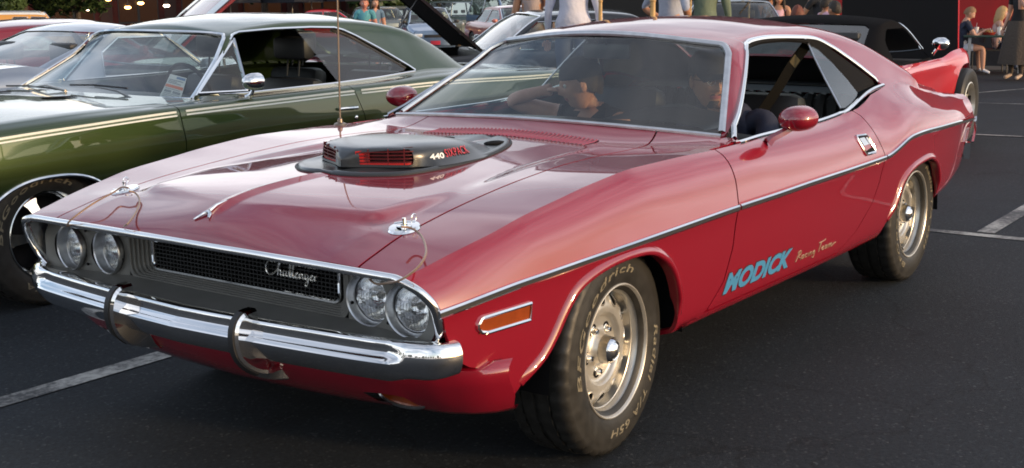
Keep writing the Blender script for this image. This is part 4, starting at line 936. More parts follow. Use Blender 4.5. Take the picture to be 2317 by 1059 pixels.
    if P.get('win_trim', True):
        for w in P['win']:
            for sg in (1, -1):
                pts = [sp(x_, z_) for x_, z_ in w]; pts = [(a_, sg*b_, c_) for a_, b_, c_ in pts]; mb = MB(); mb.tube(pts, P.get('tw', .008), 5, True); mb.build('window_trim', P.get('win_m', trim_m), root)
    zs_ = lambda x, y: float(rz(x)-cw(x)*y*y)
    hdp = [(float(XHf(y_)), y_, zs_(float(XHf(y_)), y_)+.003) for y_ in np.linspace(0, yh*.97, 8)]+[(x_, float(YW(x_)), zs_(x_, float(YW(x_)))+.003) for x_ in np.linspace(xh_e+.03, xb_e, 8)]
    lp = [(a_, -b_, c_) for a_, b_, c_ in hdp[::-1]][:-1]+hdp; mb = MB(); mb.tube(lp, P.get('tw', .008)*1.3, 5); mb.tube([(float(XBf(y_)), y_, zs_(float(XBf(y_)), y_)+.004) for y_ in np.linspace(-yb, yb, 14)], P.get('tw', .008), 5); mb.build('windshield_trim', P.get('win_m', trim_m), root)
    # underside, wheels
    mb = MB(); mb.box(((x0+x1)/2, 0, float(zb(0))+.10), ((x1-x0)/2-.25, float(yt(0))-.28, .07)); mb.build('underbody', M_dark, root, smooth=False)
    wy = P.get('wy', float(yt(0))-.12)
    for ax, hw, top_ in arc:
        for sg in (1, -1):
            V, F = lathe([(hw+.03, .30), (hw+.03, .02), (.04, 0)], 20, 'Y'); V = np.array([(x_+ax, sg*(wy-.22+y_), z_+P['wr']) for x_, y_, z_ in V]); V, F = clip(V, F, lambda Q: np.min([Q[:, 2]-float(zb(0)), yt(Q[:, 0])-.02-np.abs(Q[:, 1]), zt(Q[:, 0])-.03-Q[:, 2]], 0)); mk('wheel_house', V, F, M_dark, root)
            if P.get('wheel_fn'): P['wheel_fn'](root, (ax, sg*wy, P['wr']), 0 if sg > 0 else math.pi, ax > 0)
            else: simple_wheel(root, (ax, sg*wy, P['wr']), 0 if sg > 0 else math.pi, P['wr'], P.get('rim_m', M_rim))
    # interior: dash, seats, wheel
    inx = P.get('inter', (xb_e-.1, rb_e+.2)); zf = float(ze(.0)); M_in = P.get('in_m', M_vinyl)
    ws_ = float(ye(0))-.10
    mb = MB(); mb.box(((xb_e+xh_e)/2+.18, 0, zf-.10), (.22, ws_, .09), bev=.04); mb.build('dashboard', M_in, root)
    for sy in (.36, -.36):
        for sx_ in P.get('seats', (-.35, -1.1)):
            b = MB(); b.box((0, 0, .0), (.24, .23, .08), bev=.05); b.box((-.24, 0, .30), (.07, .23, .30), Matrix.Translation((0, 0, 0)) @ Matrix.Rotation(math.radians(-12), 4, 'Y'), bev=.05)
            if P.get('rests', True): b.box((-.36, 0, .72), (.05, .14, .07), bev=.03); b.tube([(-.34, .05, .55), (-.36, .05, .68)], .006, 5); b.tube([(-.34, -.05, .55), (-.36, -.05, .68)], .006, 5)
            o = b.build('seat', M_in, root); o.location = (sx_, sy, zf-.52)
    mb = MB(); a_ = np.linspace(0, 2*math.pi, 20, endpoint=False); cxs = P.get('stx', xh_e+.02)
    mb.tube([(cxs+.06*math.cos(q), .36+.18*math.sin(q), zf-.02+.17*math.cos(q)) for q in a_], .011, 6, True); mb.tube([(cxs, .36, zf-.02), (cxs+.3, .36, zf-.14)], .02, 6); mb.build('steering_wheel', M_black, root)
    return dict(ly=ly, yt=yt, zt=zt, ye=ye, ze=ze, S=S, sx=sx, nr=nr, sp=sp, XB=XBf, hood=hd, zb=zb, XH=XHf, YW=YW, zs=zs_, hc=hc)
def simple_wheel(par, loc, rz, r, m):
    e = bpy.data.objects.new('wheel', None); COL.objects.link(e); e.parent = par; e.location = loc; e.rotation_euler = (0, 0, rz)
    if (r, m.name) in SWC:
        for o_, nm in SWC[(r, m.name)]: q = bpy.data.objects.new(nm, o_); COL.objects.link(q); q.parent = e
        return
    mb = MB(); mb.lathe([(r*.62, .085), (r*.75, .10), (r*.92, .098), (r*.985, .08), (r, .05), (r, -.05), (r*.985, -.08), (r*.62, -.085)], 32, 'Y'); t = mb.build('tyre', M_tyre, e)
    mb = MB(); mb.lathe([(r*.63, .088), (r*.60, .092), (r*.56, .06), (r*.55, .035), (r*.20, .055), (r*.12, .07), (.001, .075)], 32, 'Y')
    rm = mb.build('rim', m, e); hb = MB()
    for k in range(5):
        a = 2*math.pi*k/5; hb.box((r*.40*math.sin(a), .052, r*.40*math.cos(a)), (r*.075, .012, r*.10), None)
    h_ = hb.build('rim_openings', M_dark, e, smooth=False, kind='stuff'); SWC[(r, m.name)] = [(t.data, 'tyre'), (rm.data, 'rim'), (h_.data, 'rim_openings')]
SWC = {}

# ================================================================== GREEN COUPE beside it
M_green = paint('dark_green_metallic', (.030, .052, .016), .32, .5, .010, .05)
GRN = thing('green_coupe', 'dark green 1960s two-door hardtop with twin pale pinstripes parked close beside the red car', 'car', (-.225, -3.16, 0))
def gwheel(root, loc, rz, front):
    e = bpy.data.objects.new('wheel', None); COL.objects.link(e); e.parent = root; e.location = loc; e.rotation_euler = (0, 0 if front else 1.0, rz)
    t, prf = make_tyre(e, w=.215)
    if rz == 0: sidewall_text('BFGoodrich', -92, 30, .246, .026, prf, e, M_lp); sidewall_text('Radial T/A', 130, 215, .243, .026, prf, e, M_lp)
    r = .2045; M_mag = mat('polished_mag_wheel', (.72, .72, .70), .12, 1.0); mb = MB(); mb.lathe([(r-.024, -.08), (r-.026, .03), (r-.022, .072), (r-.010, .090), (r, .103), (r+.004, .100), (r+.004, .09)], 64, 'Y'); rm = mb.build('rim', M_mag, e)
    for k in range(5):
        a = 2*math.pi*k/5+.35; u_ = Vector((math.sin(a), 0, math.cos(a))); v_ = Vector((math.cos(a), 0, -math.sin(a))); V = []; F = []
        for q, hw_, yy in ((.04, .030, .075), (.07, .026, .080), (.11, .026, .072), (.15, .032, .055), (.183, .055, .045)):
            for d, dy in ((-1, -.02), (-.8, 0), (.8, 0), (1, -.02)): V.append(tuple(u_*q+v_*hw_*d+Vector((0, yy+dy, 0))))
        for i in range(4):
            for j in range(3): F.append((i*4+j, i*4+j+1, (i+1)*4+j+1, (i+1)*4+j))
        mk('spoke', V, F, M_mag, e, sharp=50)
    mb = MB(); mb.lathe([(.06, .05), (.055, .078), (.038, .090), (.030, .094), (.001, .098)], 28, 'Y'); mb.build('hub_cap', M_chrome, e)
    mb = MB(); mb.lathe([(.178, .0), (.02, .0)], 30, 'Y'); mb.build('brake_drum', M_dark, e)
GP = dict(paint=M_green, belly=.036, tail=-2.90, nose=2.36, detail=2, wr=.333, wy=.80,
    Y=[(-2.9, .86), (-2.5, .92), (-1.8, .955), (-.9, .965), (.2, .96), (.9, .955), (1.6, .94), (2.1, .91), (2.36, .87)],
    Z=[(-2.9, .80), (-2.4, .815), (-1.2, .848), (-.55, .848), (.1, .843), (.75, .836), (1.3, .818), (1.72, .800), (2.1, .775), (2.36, .75)],
    E=[(2.36, .80, .80), (2.1, .83, .832), (1.7, .855, .858), (1.2, .865, .874), (.8, .862, .876), (.5, .855, .878), (.2, .848, .882), (-.5, .842, .888), (-.9, .836, .897), (-1.2, .818, .915), (-1.4, .80, .925), (-1.7, .80, .915), (-2.0, .80, .885), (-2.3, .80, .872), (-2.9, .78, .845)],
    ang=[(-2.9, 22), (-1.9, 25), (-1.5, 40), (-.9, 26), (.5, 22), (2.36, 28)],
    roof=[(.70, .872), (.55, .925), (.3, 1.065), (.17, 1.15), (.12, 1.205), (.06, 1.243), (0, 1.255), (-.2, 1.281), (-.5, 1.297), (-.9, 1.29), (-1.2, 1.268), (-1.45, 1.218), (-1.65, 1.13), (-1.85, 1.0), (-2.0, .92)],
    crown=[(.70, .10), (.5, .12), (.15, .16), (0, .17), (-.5, .17), (-1.2, .17), (-1.6, .12), (-2.0, .03)], p0y=[(.70, .80), (.5, .775), (.06, .57), (-.1, .53), (-1.3, .53), (-2.0, .60)],
    zb=[(-2.9, .36), (-1.8, .29), (1.8, .28), (2.36, .34)], lean=.80, ws=(.66, .50, .775, .12, .06, .57), bk=(-1.95, -1.85, .50, -1.50, -1.45, .46),
    win=[[(.475, .893), (.18, 1.075), (.02, 1.192), (-.04, 1.205), (-.3, 1.214), (-.6, 1.213), (-.80, 1.205), (-.87, 1.188), (-.95, 1.15), (-1.08, 1.07), (-1.24, .955), (-1.275, .925), (-1.26, .917), (-.9, .902), (-.5, .893), (.2, .888)]],
    open=(0,), wheel_fn=gwheel, hood=[(.3, .03), (.7, .022), (1.2, .035), (2.0, .03), (2.36, .02)], deck=[(-2.9, .01), (-1.7, .015)], arches=[(1.475, .385, .615), (-1.475, .385, .60)],
    door=([(.735, .90), (.728, .84), (.715, .70), (.72, .5), (.75, .36)], [(-.50, .93), (-.545, .85), (-.60, .72), (-.62, .6), (-.56, .45), (-.45, .36)]), sill=.335, seats=(-.30, -1.05), stx=.15)
G = car(GRN, GP)
gs = lambda x, z: (x, G['ly'](x, z), z)
M_stripe = mat('pale_pinstripe', (.62, .66, .62), .35)
for sg in (1, -1):
    for dz, w in ((.006, .0052), (-.012, .0036)):
        xs_ = [x for x in np.linspace(2.33, -2.88, 90)]; V = []; F = []
        for x in xs_:
            y = float(G['yt'](x))+.0022; z = float(G['zt'](x))
            for b in (-w, w): V.append((x, sg*(y-abs(dz+b)*.12*(dz+b > 0)*1.0+(.0 if dz+b > 0 else abs(dz+b)*.30)), z+dz+b))
        F = [(2*i, 2*i+1, 2*i+3, 2*i+2) for i in range(len(xs_)-1) if not (abs(xs_[i]-.728) < .03 or abs(xs_[i]+.545) < .03)]
        mk('pinstripe', V, F, M_stripe, GRN)
    for ax in (1.475, -1.475):                      # bright wheel-arch mouldings
        pts = []
        for t in np.linspace(.06, math.pi-.06, 34):
            x = ax+.382*np.sign(math.cos(t))*abs(math.cos(t))**(2/2.4); z = .25+(.612-.25 if ax > 0 else .597-.25)*abs(math.sin(t))**(2/2.4); pts.append((x, sg*(gs(x, z)[1]+.004), z))
        mb = MB(); mb.tube(pts, .0085, 6); mb.build('arch_moulding', M_chrome, GRN)
    # vent window frame and glass
    A, Bp, Cp = G['sp'](.44, .905), G['sp'](.02, 1.168), G['sp'](.15, .900)
    Q = [(p[0], sg*(p[1]-.012), p[2]) for p in (A, Bp, Cp)]
    mb = MB(); mb.tube([Q[0], Q[1]], .007, 6); mb.build('vent_frame', M_chrome, GRN); mb = MB(); mb.tube([Q[1], Q[2]], .011, 6); mb.build('vent_frame', M_chrome, GRN); mb = MB(); mb.tube([Q[0], Q[2]], .007, 6); mb.build('vent_frame', M_chrome, GRN)
    mk('vent_glass', Q, [(0, 1, 2)], M_glass, GRN, smooth=False)
    mb = MB(); q = Vector(Q[0])*.35+Vector(Q[1])*.65; mb.tube([q+Vector((-.01, sg*.004, -.01)), q+Vector((-.012, sg*.006, -.05))], .008, 6); mb.build('vent_latch', M_chrome, GRN)
    # quarter glass behind the open front window
    qp = [(-.56, .900), (-.50, 1.198), (-.78, 1.196), (-.86, 1.178), (-1.06, 1.062), (-1.225, .945), (-1.18, .925), (-.9, .908)]; V = [G['sp'](x, z) for x, z in qp]; V = [(x, sg*(y-.018), z) for x, y, z in V]
    mk('quarter_glass', V, [tuple(range(len(V)))], M_glass, GRN, smooth=False)
    mb = MB(); mb.tube([G['sp'](x, z)[:1]+(sg*(G['sp'](x, z)[1]-.03),)+(z,) for x, z in [(-.80, 1.19), (-.9, 1.155), (-1.06, 1.045), (-1.22, .935)]], .014, 6); mb.build('weatherstrip', M_black, GRN)
    # chrome bullet mirror on the driver's door
    if sg < 0: continue
    e = MB(); Mx = Matrix.Translation((.215, sg*.945, .958)); V, F = lathe([(.001, .075), (.02, .068), (.036, .05), (.045, .02), (.047, -.02), (.045, -.032), (.001, -.03)], 24, 'X'); e.add([(x, y*1.1, z) for x, y, z in V], F, Mx); o = e.build('door_mirror', M_chrome, GRN, sharp=50)
    s_ = MB(); s_.tube([(.225, sg*.90, .872), (.22, sg*.925, .89), (.215, sg*.94, .92)], [.02, .012, .010], 8); s_.build('mirror_stalk', M_chrome, o)
    # door handle and lock
    def up_y(x, z):
        t = np.linspace(0, 1, 30); E0 = np.array([float(G['ye'](x)), float(G['ze'](x))]); C0 = np.array([float(G['yt'](x)), float(G['zt'](x))]); return float(np.interp(z, [C0[1], E0[1]], [C0[0], E0[0]]))
    yh = gs(-.47, .76)[1]
    mb = MB(); mb.tube([(-.39, sg*(yh+.012), .762), (-.42, sg*(yh+.030), .764), (-.50, sg*(yh+.030), .761), (-.53, sg*(yh+.014), .759)], [.010, .009, .010, .013], 8); o = mb.build('door_handle', M_chrome, GRN)
    mb = MB(); mb.ball((-.53, sg*(gs(-.52, .70)[1]+.002), .700), (.014, .006, .014), 12); mb.build('door_lock', M_chrome, GRN)
# wipers, hood slot, windscreen stickers
for (a, b) in (((.60, .62), (.72, .10)), ((.70, -.02), (.60, -.52))):
    za = lambda x, y: G['zs'](min(x, .64), y)+.0
    A = Vector((.74, a[1]-.02 if a[1] > 0 else a[1], .905)); mb = MB(); ex = Vector((.60, b[1], G['zs'](.60, b[1])+.022)); st = Vector((.70, a[1], G['zs'](.66, a[1])+.02))
    mb.tube([st, (st+ex)/2+Vector((.0, 0, .02)), ex], [.008, .006, .004], 6); o = mb.build('wiper_arm', M_satin, GRN)
    mb = MB(); mb.tube([ex+Vector((-.01, .27, .0)), ex+Vector((.0, .0, .008)), ex+Vector((0.0, -.22, .0))], .005, 5); mb.build('wiper_blade', M_black, o)
for y in (.30, -.30):
    zf_ = lambda x: float(G['ze'](x))+float(G['hc'](x))*(1-(.30/.86)**2)
    V, F = sweep([(x, y, zf_(x)+.003) for x in (.86, .93, 1.0, 1.06)], lambda i: [(q*[.3, 1, 1, .5][i], h) for q, h in ((-.035, 0), (-.03, .004), (.03, .004), (.035, 0))], up=(0, 0, 1)); mk('hood_vent', V, F, M_dark, GRN)
def ws_pt(px_, py_): return (px_, py_, G['zs'](px_, py_)-.010)
def card(name, x0, x1, y0, y1, m, par, lift=0.0):
    V = [(x0, y0, G['zs'](x0, y0)-.011+lift), (x0, y1, G['zs'](x0, y1)-.011+lift), (x1, y1, G['zs'](x1, y1)-.011+lift), (x1, y0, G['zs'](x1, y0)-.011+lift)]; return mk(name, V, [(0, 1, 2, 3)], m, par, smooth=False)
M_paper = mat('white_paper', (.72, .73, .74), .6); M_orange = mat('orange_print', (.70, .20, .10), .6); M_ink = mat('grey_print', (.25, .27, .30), .6)
def cq(u, v, lift=0.0):
    x = .53-.17*v; y = .555-.11*v+u*(.16-.025*v); return (x, y, G['zs'](x, y)-.010+lift)
def stick(name, u0, u1, v0, v1, m, par, lift=.0015):
    V, F = grid(np.array([[cq(u, v, lift) for v in np.linspace(v0, v1, 4)] for u in np.linspace(u0, u1, 4)]), True); return mk(name, V, F, m, par, smooth=False)
st = stick('windscreen_card', 0, 1, 0, 1, mat('white_paper', (.72, .73, .74), .6), GRN, 0.0)
stick('card_band', .03, .97, .47, .59, M_orange, st)
for v0, u1 in ((.05, .90), (.12, .70), (.19, .92), (.40, .85), (.65, .80), (.71, .55), (.77, .88)): stick('card_print', .08, u1, v0, v0+.030, M_ink, st)
stick('card_print', .45, .95, .86, .95, mat('blue_print', (.15, .25, .45), .6), st); stick('card_print', .08, .45, .25, .36, M_ink, st); stick('card_print', .52, .92, .25, .36, M_ink, st)
st = card('windscreen_card', .58, .52, -.62, -.50, M_paper, GRN)
# front: grille, bumper (outside the frame)
mb = MB(); mb.box((2.40, 0, .66), (.02, .72, .10)); mb.build('grille', M_dark, GRN, smooth=False)
V, F = sweep([(2.30, -.90, .50), (2.40, -.80, .50), (2.45, 0, .50), (2.40, .80, .50), (2.30, .90, .50)], [(-.02, -.06), (.02, -.05), (.03, 0), (.02, .05), (-.02, .06)], up=(0, 0, 1)); mk('front_bumper', V, F, M_chrome, GRN)
for sg in (1, -1):
    for yy in (.50, .66):
        mb = MB(); mb.lathe([(.075, .0), (.07, .015), (.001, .02)], 20, 'X', Matrix.Translation((2.41, sg*yy, .66))); mb.build('headlight', M_chrome, GRN)
    mb = MB(); mb.box((-2.93, sg*.55, .70), (.02, .28, .05), bev=.01); mb.build('tail_light', mat('red_lens', (.25, .008, .008), .2), GRN)
# ================================================================== people
SKIN = mat('skin_light', (.50, .27, .19), .5, noise=(30, .08)); SKIN_T = mat('skin_tanned', (.42, .21, .12), .5, noise=(30, .08)); LIP = mat('lips', (.36, .11, .10), .45); EYEW = mat('eye_white', (.7, .68, .65), .2); IRIS = mat('iris', (.03, .02, .015), .15)
def head_geo(nu=40, nv=34):
    V = []; F = []
    for i in range(nv+1):
        t = math.pi*i/nv
        for j in range(nu):
            a = 2*math.pi*j/nu; cx, cy, cz = math.sin(t)*math.cos(a), math.sin(t)*math.sin(a), math.cos(t)
            x, y, z = .094*cx, .076*cy, .116*cz; lo_ = max(0, -z/.116)
            y *= 1-.34*lo_**1.4
            if x > 0: x *= .97-.04*lo_
            else: x *= 1.06; x *= 1-.55*float(sst(lo_*1.2))
            if z > 0: y *= 1+.03*math.sin(z/.116*math.pi)
            g_ = lambda q, s: math.exp(-(q/s)**2)
            if x > 0:
                n_ = float(np.interp(z, [-.05, -.042, -.032, -.022, .0, .022, .03], [0, .006, .024, .023, .013, .003, 0]))
                x += n_*g_(y, .0125)+.006*g_(z+.030, .008)*g_(abs(y)-.011, .008)
                x += .007*g_(z-.026, .010)*g_(y, .055)-.011*g_(abs(y)-.031, .016)*g_(z-.006, .011)+.005*g_(abs(y)-.042, .018)*g_(z+.026, .018)
                x += .008*g_(z+.060, .010)*g_(y, .024)-.004*g_(z+.058, .0028)*g_(y, .022)+.011*g_(z+.100, .018)*g_(y, .022)
            V.append((x, y, z))
    for i in range(nv):
        for j in range(nu): F.append((i*nu+j, (i+1)*nu+j, (i+1)*nu+(j+1) % nu, i*nu+(j+1) % nu))
    V, F = weld(np.array(V), F, 1e-6); M = []
    for f in F:
        c = V[f].mean(0); M.append(1 if (c[0] > .05 and abs(c[2]+.059) < .0085 and abs(c[1]) < .023) else 0)
    V = list(map(tuple, V))
    def addball(c, r, m, n=10):
        mb = MB(); mb.ball(c, r, n); k = len(V); V.extend(mb.V); F.extend([[i+k for i in f] for f in mb.F]); M.extend([m]*len(mb.F))
    for s in (1, -1):
        addball((.0735, s*.031, .006), .0125, 2); addball((.0840, s*.031, .006), (.0030, .0058, .0058), 3); addball((-.004, s*.0775, -.004), (.018, .009, .030), 0); addball((.004, s*.081, .006), (.010, .007, .018), 0)
    return np.array(V), F, M
HEAD = head_geo()
def hair_geo(style, n=30):
    """short, long, bob or shaved; a shell over the skull with a ragged lower edge"""
    V = []; F = []; nv = 22; rnd = random.Random(sum(map(ord, style)) % 97)
    for i in range(nv+1):
        t = math.pi*(i/nv)
        for j in range(n):
            a = 2*math.pi*j/n; cx, cy, cz = math.sin(t)*math.cos(a), math.sin(t)*math.sin(a), math.cos(t); rg = 1+.035*math.sin(7*a+3*t)+rnd.uniform(-.02, .02)
            k = 1.13 if style != 'short' else 1.09
            x, y, z = .094*cx*k*rg*(1.04 if cx < 0 else 1), .076*cy*k*rg*1.02, .116*cz*(k-.02)*rg+.004
            V.append((x, y, z))
    for i in range(nv):
        for j in range(n): F.append((i*n+j, (i+1)*n+j, (i+1)*n+(j+1) % n, i*n+(j+1) % n))
    V, F = weld(np.array(V), F, 1e-6)
    def f(P):
        x, y, z = P.T; line = np.interp(x, [-.10, -.04, .0, .03, .055, .10], [-.055, -.04, .0, .035, .060, .066] if style == 'short' else [-.09, -.08, -.05, .01, .055, .066])
        return z-line+.006*np.sin(60*y)
    V, F = clip(V, F, f)
    if style in ('long', 'bob'):
        L_ = .30 if style == 'long' else .13; mb = MB()
        for k in range(26):
            a = math.radians(70+220*k/25); x, y = .088*math.cos(a), .078*math.sin(a); q = rnd.uniform(.75, 1.1)*L_
            mb.tube([(x, y, .03), (x*1.08, y*1.12, -.06), (x*1.02-.01, y*1.2, -.06-q*.5), (x*.9-.02+rnd.uniform(-.02, .02), y*1.12+rnd.uniform(-.015, .015), -.06-q)], [.016, .022, .020, .005], 6)
        k = len(V); V = np.concatenate([V, np.array(mb.V)]); F = F+[[i+k for i in f_] for f_ in mb.F]
    return V, F
def person(label, J, look=0.0, nod=0.0, skin=None, top=None, bottom=None, shoes=None, sleeves='short', legs='long', hair='short', hair_m=None, scale=1.0, group=None, head_s=1.0, width=1.0, skirt=None, grip=.5, low_neck=False):
    """J: world-space joints. One continuous skinned body; every face takes the colour of the clothing on its limb"""
    skin = skin or SKIN; sk = {}
    root = thing('person', label, 'person', tuple(J['pelvis'])[:2]+(J.get('floor', 0),), 0, group); o0 = np.array([J['pelvis'][0], J['pelvis'][1], J.get('floor', 0)])
    P = {k: np.array(v, float)-o0 for k, v in J.items() if k != 'floor'}; pts = []; rad = []; edges = []; bone = []
    def add(p, r): pts.append(np.array(p, float)); rad.append(r); return len(pts)-1
    def link(a, b, tag_): edges.append((a, b)); bone.append(tag_)
    w = width
    pv = add(P['pelvis'], (.155*w, .105*w)); sp = add(P['pelvis']*.55+P['chest']*.45, (.135*w, .098*w)); ch = add(P['chest'], (.150*w, .108*w)); up_ = add(P['chest']*.35+P['neck']*.65, (.085*w, .075*w)); nk = add(P['neck'], (.052, .052)); hd_ = add(P['neck']*.45+P['head']*.55, (.047, .050))
    link(pv, sp, 'torso'); link(sp, ch, 'torso'); link(ch, up_, 'torso'); link(up_, nk, 'neck'); link(nk, hd_, 'neck')
    fingers = []
    for s in ('L', 'R'):
        a = add(P['sh'+s], (.060*w, .060*w)); b = add((P['sh'+s]+P['el'+s])/2, (.049*w, .049*w)); c = add(P['el'+s], (.040, .040)); d = add(P['el'+s]*.6+P['wr'+s]*.4, (.038, .038)); e = add(P['wr'+s], (.027, .023))
        link(up_, a, 'torso'); link(a, b, 'uparm'); link(b, c, 'elbow'); link(c, d, 'fore'); link(d, e, 'fore')
        dr = P['wr'+s]-P['el'+s]; dr = dr/np.linalg.norm(dr); hdv = P.get('hd'+s); hdv = dr if hdv is None else (hdv-P['wr'+s])/np.linalg.norm(hdv-P['wr'+s])
        sd = np.cross(hdv, (0, 0, 1.0)); sd = sd/max(1e-6, np.linalg.norm(sd)); nr_ = np.cross(sd, hdv); pm = add(P['wr'+s]+hdv*.055, (.036, .017)); link(e, pm, 'hand')
        fingers.append((P['wr'+s], hdv, sd, nr_, 1 if s == 'L' else -1))
        h = add(P['hip'+s], (.088*w, .088*w)); k1 = add((P['hip'+s]+P['kn'+s])/2, (.076*w, .076*w)); k = add(P['kn'+s], (.055, .055)); m1 = add(P['kn'+s]*.65+P['an'+s]*.35, (.054, .054)); an = add(P['an'+s], (.036, .036)); to = add(P['to'+s], (.036, .026))
        link(pv, h, 'hip'); link(h, k1, 'thigh'); link(k1, k, 'thigh2'); link(k, m1, 'shin'); link(m1, an, 'shin'); link(an, to, 'foot')
    me = bpy.data.meshes.new('sk'); me.from_pydata([tuple(p) for p in pts], edges, []); ob = bpy.data.objects.new('sk', me); COL.objects.link(ob)
    ms = ob.modifiers.new('s', 'SKIN'); ms.use_smooth_shade = True
    for i, v in enumerate(me.skin_vertices[0].data): v.radius = rad[i]; v.use_root = (i == 0)
    sb = ob.modifiers.new('u', 'SUBSURF'); sb.levels = 2; sb.render_levels = 2
    dg = bpy.context.evaluated_depsgraph_get(); em = bpy.data.meshes.new_from_object(ob.evaluated_get(dg)); V = np.array([v.co[:] for v in em.vertices]); F = [list(p.vertices) for p in em.polygons]
    bpy.data.objects.remove(ob); bpy.data.meshes.remove(me); bpy.data.meshes.remove(em)
    A = np.array([pts[a] for a, b in edges]); B_ = np.array([pts[b] for a, b in edges]); C = np.array([V[f].mean(0) for f in F]) if F else np.zeros((0, 3))
    D = []
    for a, b in zip(A, B_):
        e = b-a; t = np.clip(((C-a)@e)/(e@e+1e-9), 0, 1); D.append(np.linalg.norm(C-a-t[:, None]*e, axis=1))
    near = np.argmin(np.array(D), 0)
    slot = {'torso': 4, 'neck': 0, 'uparm': 4 if sleeves != 'none' else 0, 'elbow': 4 if sleeves in ('long', 'half') else 0, 'fore': 4 if sleeves == 'long' else 0, 'hand': 0, 'hip': 5, 'thigh': 5, 'thigh2': 5 if legs != 'bare' else 0, 'shin': 5 if legs == 'long' else 0, 'foot': 6}
    if legs == 'bare': slot['thigh2'] = 0
    M = [slot[bone[i]] for i in near]
    for i in range(len(M)):
        if M[i] == 5 and bone[near[i]] == 'hip' and C[i][2] > P['pelvis'][2]-.05: M[i] = 4
    if low_neck:
        for i in range(len(M)):
            if M[i] == 4 and C[i][2] > (P['chest']*.45+P['neck']*.55)[2]: M[i] = 0
    ax = P['head']-P['neck']; cy_, sy_ = math.cos(look), math.sin(look)
    Rm = np.array(Matrix.Rotation(look, 3, 'Z') @ Matrix.Rotation(nod, 3, 'Y'))
    for wr, hv, sdv, nrm, s in fingers:
        mb = MB()
        for q, ln in ((-.026, .070), (-.009, .080), (.009, .076), (.025, .060)):
            p = wr+hv*.085+sdv*q; c1 = p+hv*ln*.5-nrm*ln*.10*grip*2; c2 = c1+hv*ln*.38*(1-grip*.6)-nrm*ln*.42*grip; mb.tube([p-hv*.03, p, c1, c2], [.008, .0095, .0085, .006], 7)
        p = wr+hv*.045+sdv*-.030*s; mb.tube([p, p+hv*.03-sdv*.018*s, p+hv*.055-sdv*.020*s-nrm*.010], [.010, .0105, .007], 7)
        k = len(V); V = np.concatenate([V, np.array(mb.V)]); F = F+[[i+k for i in f] for f in mb.F]; M += [0]*len(mb.F)
    hv_, hf_, hm_ = HEAD; k = len(V); V = np.concatenate([V, (hv_*head_s)@Rm.T+P['head']]); F = F+[[i+k for i in f] for f in hf_]; M += list(hm_)
    o = mk('body', V, F, None, root, sharp=60)
    for m in (skin, LIP, EYEW, IRIS, top or SKIN, bottom or mat('denim', (.06, .08, .13), .8), shoes or mat('dark_shoe', (.03, .03, .03), .6)): o.data.materials.append(m)
    o.data.polygons.foreach_set('material_index', M)
    if hair:
        hV, hF = hair_geo(hair); mk('hair', (hV*head_s)@Rm.T+P['head'], hF, hair_m or mat('dark_hair', (.025, .018, .013), .6, bump=(160, .6, .004)), root)
    root['_h'] = 1; del root['_h']
    return root, (lambda v: (np.array(v)*head_s)@Rm.T+P['head'])
def stand(x, y, az, h=1.72, floor=0.0, arms='down', spread=1.0, bend=0.0):
    """joints of a standing figure facing azimuth az"""
    k = h/1.72; f = np.array([math.cos(az), math.sin(az), 0]); l = np.array([-math.sin(az), math.cos(az), 0]); z = np.array([0, 0, 1.]); o = np.array([x, y, floor])
    g_ = lambda a, b, c: o+(f*a+l*b+z*c)*k
    J = dict(pelvis=g_(0, 0, .96), chest=g_(bend*.3, 0, 1.26), neck=g_(bend*.5, 0, 1.47), head=g_(bend*.6+.025, 0, 1.60), floor=floor)
    for s, q in (('L', 1), ('R', -1)):
        J['sh'+s] = g_(bend*.45, q*.175, 1.40); J['hip'+s] = g_(0, q*.09, .92); J['kn'+s] = g_(.03, q*.10, .50); J['an'+s] = g_(0, q*.11, .09); J['to'+s] = g_(.14, q*.125, .04)
        if arms == 'down': J['el'+s] = g_(-.02, q*.235*spread, 1.12); J['wr'+s] = g_(.07, q*.25*spread, .88)
        elif arms == 'fold': J['el'+s] = g_(.02, q*.25, 1.12); J['wr'+s] = g_(.22, q*.02, 1.15)
        elif arms == 'akimbo': J['el'+s] = g_(-.08, q*.38, 1.15); J['wr'+s] = g_(.08, q*.20, 1.0)
        elif arms == 'face': J['el'+s] = g_(.12, q*.26, 1.18) if q > 0 else g_(-.02, q*.235, 1.12); J['wr'+s] = g_(.18, q*.09, 1.45) if q > 0 else g_(.07, q*.25, .88)
    return J
def sit(x, y, az, seat=.45, floor=0.0, lean=.0, k=1.0, reach=.35, rz=.75, kneedx=0.42, spread=.12):
    f = np.array([math.cos(az), math.sin(az), 0]); l = np.array([-math.sin(az), math.cos(az), 0]); z = np.array([0, 0, 1.]); o = np.array([x, y, floor]); g_ = lambda a, b, c: o+(f*a+l*b)*k+z*c
    J = dict(pelvis=g_(0, 0, seat+.09), chest=g_(lean*.6, 0, seat+.09+.30*k), neck=g_(lean*1.0, 0, seat+.09+.51*k), head=g_(lean*1.2+.03, 0, seat+.09+.64*k), floor=floor)
    for s, q in (('L', 1), ('R', -1)):
        J['sh'+s] = g_(lean*.9, q*.175, seat+.09+.44*k); J['el'+s] = g_(lean*.9+.14, q*.24, seat+.09+.20*k); J['wr'+s] = g_(reach, q*.12, rz)
        J['hip'+s] = g_(.05, q*.09, seat+.07); J['kn'+s] = g_(kneedx, q*spread, seat+.06); J['an'+s] = g_(kneedx+.02, q*spread, .09); J['to'+s] = g_(kneedx+.16, q*(spread+.02), .04)
    return J
M_cap = mat('black_cap_cloth', (.015, .015, .017), .8, bump=(200, .2, .002)); M_navy = mat('navy_shirt', (.018, .022, .045), .8, bump=(60, .25, .006)); M_blackT = mat('black_tee', (.016, .016, .018), .85, bump=(50, .3, .006))
